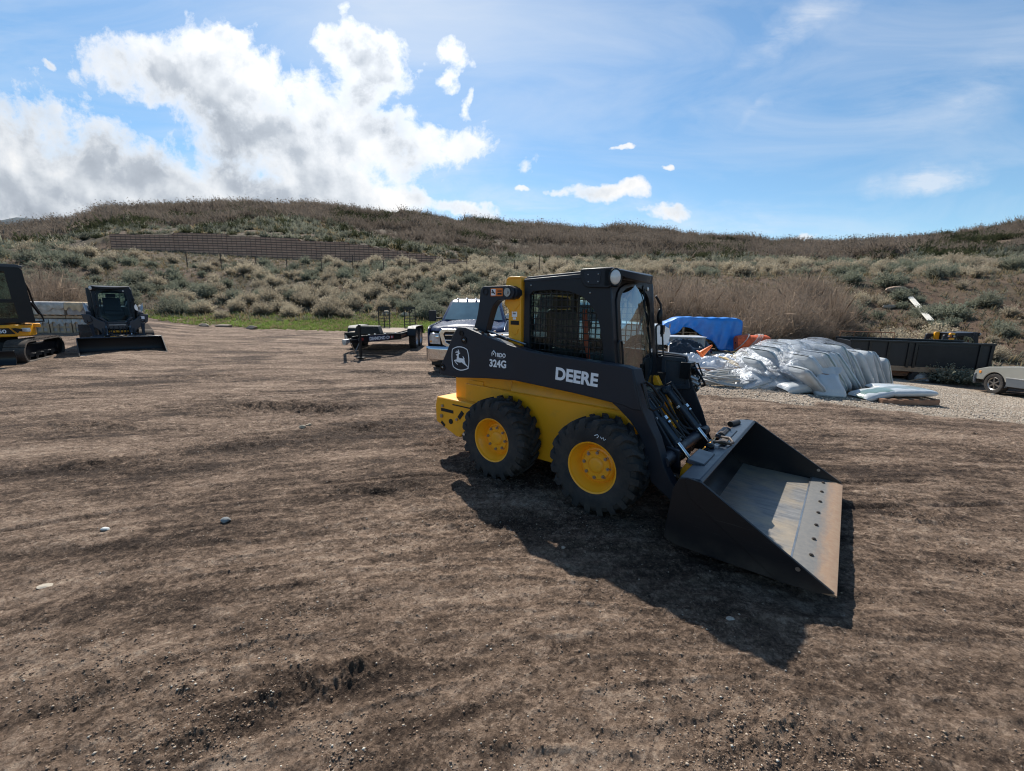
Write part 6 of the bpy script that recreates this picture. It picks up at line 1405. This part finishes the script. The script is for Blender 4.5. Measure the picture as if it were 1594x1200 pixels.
# ---------------------------------------------------------------- stones lying in the yard
def rock(label, px, py, s3, col, seed, name='stone', cat='stone', rz=0):
    s3 = tuple(q*(.62 if name == 'stone' else 1) for q in s3)
    b = MB(); rr = random.Random(seed); b.ell((0, 0, 0), (1, 1, 1), 22, 14)
    vs = []
    pl3 = [(Vector((rr.gauss(0, 1), rr.gauss(0, 1), rr.gauss(0, 1))).normalized(), rr.uniform(.62, .92)) for _ in range(12)]
    for v in b.v:
        v = Vector(v)
        for nn, dd_ in pl3:
            e = v.dot(nn)-dd_
            if e > 0: v = v-nn*e
        v = v*(1+.06*float(pn(v.x*3+seed, v.y*3+v.z*2, seed))); vs.append((v.x*s3[0], v.y*s3[1], v.z*s3[2]))
    b.v = vs; o_ = b.build(name, pm('stone_%d' % seed, col, .85, var=.25, vs=8, bump=.5, bs=40), smooth=30); p_ = at(px, py); o_.location = (p_.x, p_.y, hd(p_.x, p_.y)+s3[2]*.45); o_.rotation_euler.z = rz; tag(o_, label, cat); return o_
rock('flat white stone lying alone left of the grey rock', 165, 828, (.052, .035, .02), (.62, .63, .60), 1)
rock('grey rock with a sunlit top in the open dirt', 352, 816, (.062, .05, .042), (.20, .21, .21), 2)
rock('smooth pale stone beside the wheel-spin scar', 472, 668, (.085, .06, .048), (.36, .30, .22), 3)
rock('smaller tan stone touching the pale smooth one', 481, 664, (.062, .05, .045), (.34, .28, .20), 4)
rock('tan pebble at the tip of the cab shadow', 877, 857, (.030, .024, .016), (.33, .26, .20), 5)
rock('pale flat stone half sunk in the near right dirt', 1115, 1143, (.045, .028, .012), (.38, .32, .26), 6)
rock('pale flat stone in the dirt below the white stone', 70, 912, (.075, .045, .012), (.42, .36, .28), 7)
rock('pale stone under the front wheel of the wagon', 1546, 614, (.10, .07, .05), (.5, .47, .42), 8)
rock('flat grey sandstone slab in the grass behind the track loader', 350, 509, (.6, .3, .11), (.22, .17, .13), 10, 'boulder', 'boulder')
rock('rounded boulder in the grass right of the sandstone slab', 392, 512, (.35, .25, .16), (.22, .18, .14), 11, 'boulder', 'boulder')
rock('long low boulder at the left end of the grass', 318, 508, (.32, .22, .12), (.22, .18, .14), 12, 'boulder', 'boulder')
rock('tan boulder in the grass behind the left ramp', 602, 491, (.45, .3, .26), (.42, .33, .24), 13, 'boulder', 'boulder')
rock('tan boulder in the grass between the two ramps', 632, 493, (.45, .3, .28), (.44, .36, .26), 14, 'boulder', 'boulder')
rock('reddish rock on the bare slope above the dump trailer', 1398, 454, (.9, .5, .3), (.30, .21, .15), 15, 'boulder', 'boulder')
rock('small pale rock on the bare slope left of the white plank', 1384, 480, (.45, .3, .15), (.36, .29, .23), 16, 'boulder', 'boulder')
# loose clods and pebbles, one mass
def scatter_bits(name, n, gen, smin, smax, mat, seed):
    rs = np.random.RandomState(seed); X, Y = gen(rs, n); ok = np.isfinite(X); X, Y = X[ok], Y[ok]; n = len(X); Z = H(X, Y)
    base = np.array([(1, 0, 0), (-1, 0, 0), (0, 1, 0), (0, -1, 0), (0, 0, 1), (0, 0, -1)], float); fc = np.array([(0, 2, 4), (2, 1, 4), (1, 3, 4), (3, 0, 4), (2, 0, 5), (1, 2, 5), (3, 1, 5), (0, 3, 5)])
    s_ = smin*(smax/smin)**(rs.rand(n)**2.6); V = base[None]*(s_[:, None, None])*rs.uniform(.55, 1.25, (n, 6, 1))*np.array([1, 1, .65])
    a = rs.rand(n)*6.28; c, sn = np.cos(a)[:, None], np.sin(a)[:, None]; vx = V[..., 0]*c-V[..., 1]*sn; vy = V[..., 0]*sn+V[..., 1]*c
    V = np.stack([vx+X[:, None], vy+Y[:, None], V[..., 2]+Z[:, None]+s_[:, None]*.25], -1).reshape(-1, 3); Fc = (fc[None]+(np.arange(n)*6)[:, None, None]).reshape(-1, 3)
    me = fast_mesh(name, V, Fc); tint = np.repeat(rs.rand(n), 6); at2 = me.attributes.new('tint', 'FLOAT', 'POINT'); at2.data.foreach_set('value', tint.astype(np.float32))
    me.materials.append(mat); o_ = bpy.data.objects.new(name, me); COL.objects.link(o_); return o_
def fast_mesh(name, V, Fc, k=3):
    me = bpy.data.meshes.new(name); me.vertices.add(len(V)); me.vertices.foreach_set('co', np.asarray(V, np.float32).ravel()); me.loops.add(Fc.size); me.loops.foreach_set('vertex_index', Fc.ravel().astype(np.int32))
    me.polygons.add(len(Fc)); me.polygons.foreach_set('loop_start', np.arange(0, Fc.size, k, dtype=np.int32)); me.update(calc_edges=True); return me
def bitmat(name, stops):
    t = NT(name); c = t.ramp(t.attr('tint'), stops); return t.done(t.pbr(c, .9, 0, None, .2))
def g_dirt(rs, n):
    r = .9*(16/.9)**rs.rand(n); a = rs.uniform(-1.0, 1.0, n); X, Y = r*np.sin(a), r*np.cos(a)
    cr = fbm(X*.42+3, Y*.42, 3, 11)+.35*fbm(X*1.7, Y*1.7, 3, 12)+.35*fbm(X*4, Y*4, 2, 13); keep = rs.rand(n) < .15+.85*ss(-.1, .6, cr)
    return np.where(keep, X, np.nan), Y
o_ = scatter_bits('dirt_clods', 240000, g_dirt, .0015, .0085, bitmat('clod', [(0, (.12, .082, .057)), (.55, (.22, .152, .108)), (.86, (.32, .24, .175)), (.96, (.46, .39, .31)), (1.0, (.58, .53, .45))]), 5); tag(o_, 'loose clods and pebbles scattered over the dirt', 'clods', kind='stuff')
def g_grav(rs, n):
    X = rs.uniform(1, 19, n); Y = rs.uniform(6.5, 17, n); m_ = gravel_mask(X, Y); return np.where((m_ > .5) & (np.hypot(X, Y) < 21), X, np.nan), Y
o_ = scatter_bits('gravel', 120000, g_grav, .007, .024, bitmat('gravel_stone', [(0, (.32, .25, .19)), (.5, (.50, .42, .33)), (1.0, (.68, .60, .50))]), 6); tag(o_, 'pale crushed gravel on the right of the yard', 'gravel', kind='stuff')
# ---------------------------------------------------------------- shrubs, scrub and grass
def blades(rs, n, spread, hmin, hmax, width, lean, base_r, bend=.15, top_tint=1.0, dome=True, kinds=1):
    """n thin tapered blades radiating from a low base; returns verts (n*4), quads, tint"""
    a = rs.rand(n)*2*np.pi; t = np.sqrt(rs.rand(n)) if dome else rs.rand(n)
    el = lean*t*rs.uniform(.7, 1.05, n)               # angle off vertical
    L_ = rs.uniform(hmin, hmax, n)*(1-.28*(t**2))
    br = base_r*rs.rand(n); ba = rs.rand(n)*6.28
    bx, by = br*np.cos(ba), br*np.sin(ba)
    d = np.stack([np.sin(el)*np.cos(a)*spread, np.sin(el)*np.sin(a)*spread, np.cos(el)], -1)
    jit = rs.normal(0, bend, (n, 3))
    p0 = np.stack([bx, by, np.zeros(n)], -1); pm_ = p0+d*L_[:, None]*.55+jit*L_[:, None]*.2; p1 = p0+d*L_[:, None]+jit*L_[:, None]*.5; p1[:, 2] = np.maximum(p1[:, 2], .03)
    sd = np.cross(d, rs.normal(0, 1, (n, 3))); sd /= np.linalg.norm(sd, axis=1)[:, None]+1e-9; w_ = (width*rs.uniform(.6, 1.4, n))[:, None]
    V = np.stack([p0-sd*w_*.4, p0+sd*w_*.4, pm_+sd*w_, p1, pm_-sd*w_], 1)    # 5 verts
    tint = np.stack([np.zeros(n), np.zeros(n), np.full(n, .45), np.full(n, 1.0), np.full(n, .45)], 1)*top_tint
    return V, tint, p1, d
def tufts(rs, P, d, k, size, tint):
    n = len(P); idx = np.repeat(np.arange(n), k); c = P[idx]-d[idx]*(rs.rand(n*k)*size*4)[:, None]+rs.normal(0, size*.9, (n*k, 3)); m_ = n*k
    u = rs.normal(0, 1, (m_, 3)); u /= np.linalg.norm(u, axis=1)[:, None]; v = np.cross(u, rs.normal(0, 1, (m_, 3))); v /= np.linalg.norm(v, axis=1)[:, None]
    s_ = (size*rs.uniform(.5, 1.3, m_))[:, None]; V = np.stack([c-u*s_, c+v*s_*.6, c+u*s_, c-v*s_*.6], 1); return V, np.full((m_, 4), tint)*rs.uniform(.7, 1, (m_, 1))
def pack(parts):
    Vs = []; T = []; loops = []; starts = []; off = 0; ls = 0
    for V, t in parts:
        n, k = V.shape[:2]; Vs.append(V.reshape(-1, 3)); T.append(t.reshape(-1)); q = (np.arange(n)*k)[:, None]+np.arange(k)[None]+off; loops.append(q.ravel()); starts.append(np.arange(n)*k+ls); off += n*k; ls += n*k
    return np.concatenate(Vs), np.concatenate(T), np.concatenate(loops), np.concatenate(starts)
def pack_mesh(name, parts, mat):
    V, T, Lp, St = pack(parts); me = bpy.data.meshes.new(name); me.vertices.add(len(V)); me.vertices.foreach_set('co', V.astype(np.float32).ravel())
    me.loops.add(len(Lp)); me.loops.foreach_set('vertex_index', Lp.astype(np.int32)); me.polygons.add(len(St)); me.polygons.foreach_set('loop_start', St.astype(np.int32)); me.update(calc_edges=True)
    a = me.attributes.new('tint', 'FLOAT', 'POINT'); a.data.foreach_set('value', T.astype(np.float32)); me.materials.append(mat); return me
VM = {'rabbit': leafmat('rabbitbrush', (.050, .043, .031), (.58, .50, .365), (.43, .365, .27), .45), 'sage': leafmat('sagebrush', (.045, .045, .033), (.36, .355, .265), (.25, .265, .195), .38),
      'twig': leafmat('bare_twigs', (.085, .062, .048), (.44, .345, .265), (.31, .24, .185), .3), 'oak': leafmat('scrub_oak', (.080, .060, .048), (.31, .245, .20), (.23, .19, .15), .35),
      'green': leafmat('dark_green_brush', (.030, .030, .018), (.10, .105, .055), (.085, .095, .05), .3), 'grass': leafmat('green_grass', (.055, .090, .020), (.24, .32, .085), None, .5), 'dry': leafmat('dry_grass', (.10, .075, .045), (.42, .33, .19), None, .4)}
def shrub_parts(rs, kind, q=1.0):
    if kind == 'rabbit':
        V, t, P, d = blades(rs, int(420*q), .95, .55, .92, .014/q**.5, 1.25, .14); V2, t2 = tufts(rs, P, d, max(2, int(4*q)), .030/q**.4, 1.0); return [(V, t*.8), (V2, t2)]
    if kind == 'sage':
        V, t, P, d = blades(rs, int(380*q), 1.0, .45, .80, .016/q**.5, 1.35, .2, .25); V2, t2 = tufts(rs, P, d, max(2, int(4*q)), .034/q**.4, .85); return [(V, t*.7), (V2, t2)]
    if kind == 'twig':
        V, t, P, d = blades(rs, int(1200*q), .9, .9, 2.5, .009/q**.5, 1.15, .8, .45); 
        n = int(5200*q); idx = rs.randint(0, len(P), n); V2, t2, _, _ = blades(rs, n, 1.0, .16, .5, .006/q**.5, 1.6, .01, .7); V2 = V2+(P[idx]-d[idx]*rs.rand(n, 1)*1.3)[:, None]; return [(V, t), (V2, t2*.5+.45)]
def mk_shrub(kind, seed, q=1.0): return pack_mesh('foliage', shrub_parts(np.random.RandomState(seed), kind, q), VM[kind])
# placement over the bank
rs = np.random.RandomState(11)
def bank_pts(n, a0, a1, k0, k1, t0=0., t1=1.):
    th = rs.uniform(a0, a1, n); t = rs.uniform(t0, t1, n); r = []
    for x in range(1): pass
    R0 = np.interp(th, _az, _Rk[:, k0]); R1 = np.interp(th, _az, _Rk[:, k1]); r = R0+(R1-R0)*t; return r*np.sin(th), r*np.cos(th), th, t
X, Y, TH, TT = bank_pts(2600, R(-54), R(56), 3, 6, .02, 1.25)
dens = fbm(X*.22, Y*.22, 3, 77); right = ss(R(26), R(34), TH); bare = right*ss(.0, .35, .75-TT)*.50
keep = (rs.rand(len(X)) > .12+bare-dens*.3)
# leave room for the bare willow thicket
thick = (TH > R(15)) & (TH < R(37)) & (TT < .55); keep &= ~thick
keep &= ~((TH > R(-46)) & (TH < R(-6)) & (np.hypot(X, Y) > np.interp(TH, _az, _Rk[:, 5])+2.0+9.0*(rs.rand(len(X)) < .40)))
X, Y, TH, TT = X[keep], Y[keep], TH[keep], TT[keep]
sel = []; cell = {}
for i in range(len(X)):
    k = (round(X[i]/1.15), round(Y[i]/1.15))
    if k in cell: continue
    cell[k] = 1; sel.append(i)
X, Y, TH, TT = X[sel], Y[sel], TH[sel], TT[sel]; Z = Hbase(X, Y)+.0; dist = np.hypot(X, Y)
SZ = rs.uniform(.55, 1.25, len(X))+.75*rs.rand(len(X))**3+.25*fbm(X*.3, Y*.3, 2, 66); order = np.argsort(dist/SZ)
protos = {'rabbit': [mk_shrub('rabbit', 100+i) for i in range(4)], 'sage': [mk_shrub('sage', 200+i) for i in range(4)]}
stem = MB(); stem.tube([(0, 0, -.1), (.02, 0, .12), (.05, .02, .3)], [.04, .03, .012], 5); stem_me = mesh_of(stem, M['wood'])
kindv = np.where(fbm(X*.10, Y*.10, 2, 88)+.5*rs.normal(0, .5, len(X))+.06-.5*ss(R(-30), R(-52), TH) > -.02, 'rabbit', 'sage')
cnt = {'rabbit': 0, 'sage': 0}; rest = []
LBL = {'rabbit': ('rabbitbrush_shrub', 'rounded rabbitbrush shrub with dry straw yellow tops growing on the bank', 'rabbitbrush shrubs on the bank'), 'sage': ('sagebrush_shrub', 'low grey green sagebrush shrub growing on the bank', 'sagebrush shrubs on the bank')}
for i in order:
    k = str(kindv[i])
    if cnt[k] >= (190 if k == 'rabbit' else 110): rest.append(i); continue
    cnt[k] += 1; nm, lb, gp = LBL[k]
    o_ = empty(nm, (X[i], Y[i], Z[i]-.03), rs.rand()*6.28); s_ = SZ[i]; o_.scale = (s_*rs.uniform(.9, 1.2), s_*rs.uniform(.9, 1.2), s_*rs.uniform(.85, 1.05)); tag(o_, lb, 'shrub', gp)
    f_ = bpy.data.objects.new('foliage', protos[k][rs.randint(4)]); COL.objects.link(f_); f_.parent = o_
    g_ = bpy.data.objects.new('stem', stem_me); COL.objects.link(g_); g_.parent = o_
def mass(name, kinds, pts, q, label, cat):
    """many clumps in one object"""
    for kd in sorted(set(kinds)):
        P_ = [p_ for p_, k in zip(pts, kinds) if k == kd]; var = [shrub_parts(np.random.RandomState(300+j), kd, q) for j in range(4)]; allp = []
        for (x, y, z, s_, j) in P_:
            a = rs.rand()*6.28; c, sn = math.cos(a), math.sin(a)
            for V, t in var[j % 4]: W_ = np.stack([V[..., 0]*c-V[..., 1]*sn, V[..., 0]*sn+V[..., 1]*c, V[..., 2]], -1)*s_+np.array([x, y, z]); allp.append((W_, np.clip(t+rs.uniform(-.12, .12), 0, 1)))
        byk = {}
        for V, t in allp: byk.setdefault(V.shape[1], []).append((V, t))
        me = pack_mesh(name, [(np.concatenate([v for v, _ in l]), np.concatenate([t for _, t in l])) for l in byk.values()], VM[kd]); o_ = bpy.data.objects.new(name, me); COL.objects.link(o_); tag(o_, label[kd], cat, kind='stuff')
mass('bank_scrub', [str(kindv[i]) for i in rest], [(X[i], Y[i], Z[i]-.03, SZ[i], j) for j, i in enumerate(rest)], .45, {'rabbit': 'mass of straw coloured rabbitbrush along the top of the bank', 'sage': 'mass of grey green sagebrush along the top of the bank'}, 'shrubs')
# bare willow thicket behind the tarp and the sacks, and one beside the excavator
tw_me = [mk_shrub('twig', 400+i) for i in range(3)]
def thicket(px, py, s_, lb, gp, dz=0):
    p_ = at(px, py); o_ = empty('bare_shrub', (p_.x, p_.y, p_.z-.05), rs.rand()*6.28); o_.scale = (s_, s_, s_*rs.uniform(.9, 1.1)); tag(o_, lb, 'shrub', gp)
    f_ = bpy.data.objects.new('twigs', tw_me[rs.randint(3)]); COL.objects.link(f_); f_.parent = o_; g_ = bpy.data.objects.new('stem', stem_me); COL.objects.link(g_); g_.parent = o_
for px in np.linspace(1165, 1275, 6): thicket(px+rs.uniform(-8, 8), 539+rs.uniform(-3, 3), rs.uniform(.55, .95), 'tall leafless purple brown shrub in the thicket behind the blue tarp', 'leafless shrubs in the thicket')
for px in np.linspace(1000, 1280, 15): thicket(px+rs.uniform(-10, 10), 522+rs.uniform(-5, 5), rs.uniform(.75, 1.3), 'tall leafless purple brown shrub in the thicket behind the blue tarp', 'leafless shrubs in the thicket')
for px in np.linspace(1010, 1290, 10): thicket(px+rs.uniform(-8, 8), 498+rs.uniform(-5, 5), rs.uniform(.8, 1.1), 'tall leafless purple brown shrub in the thicket behind the blue tarp', 'leafless shrubs in the thicket')
for px in np.linspace(1020, 1270, 10): thicket(px+rs.uniform(-10, 10), 478+rs.uniform(-6, 6), rs.uniform(.5, 1.05), 'tall leafless purple brown shrub in the thicket behind the blue tarp', 'leafless shrubs in the thicket')
for px, py in ((60, 492), (82, 488), (100, 490), (112, 484), (72, 476)): thicket(px, py, rs.uniform(.9, 1.1), 'leafless grey shrub behind the stone crates', 'leafless shrubs behind the crates')
def lone(px, py, kind, s_, lb):
    p_ = at(px, py); nm = LBL[kind][0]; o_ = empty(nm, (p_.x, p_.y, hd(p_.x, p_.y)-.03), 1.0); o_.scale = (s_, s_, s_*.85); tag(o_, lb, 'shrub'); f_ = bpy.data.objects.new('foliage', protos[kind][1]); COL.objects.link(f_); f_.parent = o_; g_ = bpy.data.objects.new('stem', stem_me); COL.objects.link(g_); g_.parent = o_
lone(345, 496, 'rabbit', .85, 'small yellow topped rabbitbrush alone in the grass left of the larger clump')
lone(409, 489, 'rabbit', 1.35, 'round straw coloured rabbitbrush at the back of the grass strip')
lone(1470, 596, 'sage', 1.25, 'green brush clump growing between the dump trailer and the wagon'); lone(1500, 598, 'sage', 1.0, 'small green brush clump touching the front of the wagon'); lone(1430, 590, 'sage', .8, 'green weed clump under the dump trailer')
lone(1300, 552, 'sage', 1.4, 'olive brush clump behind the timber beam')
# hill: leafless scrub oak as one mass, low sage above the wall
def hill():
    n = 16000; th = rs.uniform(R(-57), R(58), n); t = rs.rand(n)**.9
    R8, R11 = np.interp(th, _az, _Rk[:, 7])+.9, np.interp(th, _az, _Rk[:, 10])*1.0; R11 = np.interp(th, _az, _Rk[:, _SKY])
    r = R8+(R11+4-R8)*t; x, y = r*np.sin(th), r*np.cos(th); z = H(x, y)
    wallz = (th > R(-47)) & (th < R(-3)); lowz = np.where(wallz, ss(.42, .30, t+.12*fbm(x*.05, y*.05, 3, 5)+.12*(np.abs(th-R(-25))/R(20))), 0)
    lowr = ss(.16, .06, t)*(~wallz); low = np.maximum(lowz, lowr)
    dn = fbm(x*.05, y*.05, 3, 15); grn = fbm(x*.035+7, y*.035, 3, 19); pt = fbm(x*.09, y*.09, 3, 23)
    parts = {'oak': [], 'green': [], 'sage': [], 'dry': []}
    vs_ = {}; tf_ = {}; tparts = {'oak': [], 'green': [], 'sage': [], 'dry': []}
    rr = np.random.RandomState(50)
    for k, (cn, h0, h1, wd, ln_, bse) in {'oak': (54, .6, 1.9, .040, 1.15, .9), 'green': (60, .6, 1.3, .06, 1.2, .5), 'sage': (44, .5, 1.0, .06, 1.2, .3), 'dry': (26, .4, .8, .05, 1.2, .4)}.items(): vs_[k] = [blades(rr, cn, 1.0, h0, h1, wd, ln_, bse, .35) for _ in range(6)]; tf_[k] = [tufts(rr, q_[2], q_[3], 2, {'oak': .085, 'green': .10, 'sage': .075, 'dry': .04}[k], .9) for q_ in vs_[k]]; vs_[k] = [q_[:2] for q_ in vs_[k]]
    for i in range(n):
        l = rs.rand() < low[i]
        if l: k = 'sage' if rs.rand() < .62 else ('dry' if rs.rand() < .75 else 'green')
        else:
            if rs.rand() > .80+1.1*pt[i]+.5*dn[i]: continue
            k = 'green' if grn[i]+rs.normal(0, .15) > .28 else 'oak'
        V, t_ = vs_[k][i % 6]; s_ = rs.uniform(.55, 1.35)*(1+.35*(r[i] > 100))*(.95+.45*dn[i]); 
        parts[k].append((V*s_+np.array([x[i], y[i], z[i]-.15]), np.clip(t_*(1+.5*pt[i])+.35*pt[i]+rs.uniform(-.2, .2), 0, 1))); V2, t2 = tf_[k][i % 6]; tparts[k].append((V2*s_+np.array([x[i], y[i], z[i]-.15]), np.clip(t2*(.75+.6*pt[i])+rs.uniform(-.2, .1), 0, 1)))
    lab = {'oak': ('hill_scrub', 'leafless grey brown scrub covering the hill'), 'green': ('hill_brush', 'dark green brush patches on the hill'), 'sage': ('hill_sagebrush', 'low grey green sage above the retaining wall'), 'dry': ('hill_grass', 'dry straw grass tufts above the retaining wall')}
    for k, l in parts.items():
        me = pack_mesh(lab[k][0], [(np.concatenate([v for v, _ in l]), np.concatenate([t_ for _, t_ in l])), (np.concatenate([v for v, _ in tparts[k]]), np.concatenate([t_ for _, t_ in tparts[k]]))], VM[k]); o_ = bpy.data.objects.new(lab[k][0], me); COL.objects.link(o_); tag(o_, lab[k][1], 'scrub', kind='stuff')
_SKY = 10
hill()
# grass strip
def grass():
    n = 26000; th = rs.uniform(R(-50), R(40), n); t = rs.uniform(-.15, 1.35, n); R2_, R3_ = np.interp(th, _az, _Rk[:, 2]), np.interp(th, _az, _Rk[:, 3]); r = R2_+(R3_-R2_)*t
    x, y = r*np.sin(th), r*np.cos(th); m_ = grass_mask(x, y)+.25*(t > .9)*(th < .1); k = rs.rand(n) < m_; x, y = x[k], y[k]; z = H(x, y); n = len(x)
    for nm, kd, sub, lb in (('grass', 'grass', rs.rand(n) < .85, 'short green spring grass along the back of the yard'), ('dry_grass', 'dry', None, 'dry straw stalks among the green grass')):
        if sub is None: sub = ~prev
        prev = sub; xs, ys, zs = x[sub], y[sub], z[sub]; var = [blades(rs, 7, 1.0, .06, .22 if kd == 'grass' else .34, .014, .9, .10, .3)[:2] for _ in range(8)]
        allv = [(var[i % 8][0]*rs.uniform(.7, 1.3)+np.array([xs[i], ys[i], zs[i]-.02]), var[i % 8][1]) for i in range(len(xs))]
        me = pack_mesh(nm, [(np.concatenate([v for v, _ in allv]), np.concatenate([t_ for _, t_ in allv]))], VM[kd]); o_ = bpy.data.objects.new(nm, me); COL.objects.link(o_); tag(o_, lb, 'grass', kind='stuff')
grass()
# dry grass and litter on the bare slope and the bank floor
def bankgrass():
    n = 24000; X2, Y2, T2, t2 = bank_pts(n, R(-54), R(57), 3, 6, -.05, 1.1); z = Hbase(X2, Y2); var = [blades(rs, 6, 1.0, .12, .42, .022, 1.0, .15, .3)[:2] for _ in range(8)]; kd = rs.rand(n) < .5
    for nm, k, sub, lb in (('bank_grass', 'dry', kd, 'dry grass on the slope of the bank'), ('bank_weeds', 'sage', ~kd, 'small grey green weeds on the slope of the bank')):
        I = np.where(sub)[0]; me = pack_mesh(nm, [(np.concatenate([var[i % 8][0]*rs.uniform(.7, 1.4)+np.array([X2[i], Y2[i], z[i]-.02]) for i in I]), np.concatenate([var[i % 8][1]*.7 for i in I]))], VM[k]); o_ = bpy.data.objects.new(nm, me); COL.objects.link(o_); tag(o_, lb, 'grass', kind='stuff')
bankgrass()
# ---------------------------------------------------------------- separate pieces become parts of their own
def split_islands(o):
    me = o.data; n = len(me.vertices); par = list(range(n))
    def find(a):
        while par[a] != a: par[a] = par[par[a]]; a = par[a]
        return a
    for e in me.edges:
        a, c = find(e.vertices[0]), find(e.vertices[1])
        if a != c: par[a] = c
    grp = {}
    for p_ in me.polygons: grp.setdefault(find(p_.vertices[0]), []).append(p_)
    if len(grp) < 2 or len(grp) > 100: return
    base = o.name.split('.')[0]
    for gi, pl in enumerate(grp.values()):
        vi = {}; vs = []; fs = []
        for p_ in pl:
            f = []
            for v in p_.vertices:
                if v not in vi: vi[v] = len(vs); vs.append(tuple(me.vertices[v].co))
                f.append(vi[v])
            fs.append(f)
        m2 = bpy.data.meshes.new(base); m2.from_pydata(vs, [], fs); m2.polygons.foreach_set('use_smooth', [True]*len(fs)); m2.set_sharp_from_angle(angle=R(35))
        for mm in me.materials: m2.materials.append(mm)
        if gi == 0: keep = m2
        else:
            c_ = o.copy(); c_.data = m2; COL.objects.link(c_)
    o.data = keep
SPLIT = ('lock_lever', 'mount_block', 'latch_hook', 'stake_rib', 'bumper_slot', 'bumper_bolt', 'cover_bolt', 'guard_bolt', 'pin_boss', 'pin_cap', 'edge_bolt', 'weld_bead', 'stake_pocket', 'top_rail', 'wood_rail', 'hose_fitting', 'side_gate', 'cargo_box', 'armrest_console', 'white_label', 'decal_print', 'safety_belt')
done_ = {}
for o_ in [q for q in COL.objects if q.type == 'MESH' and q.name.split('.')[0] in SPLIT]: split_islands(o_)
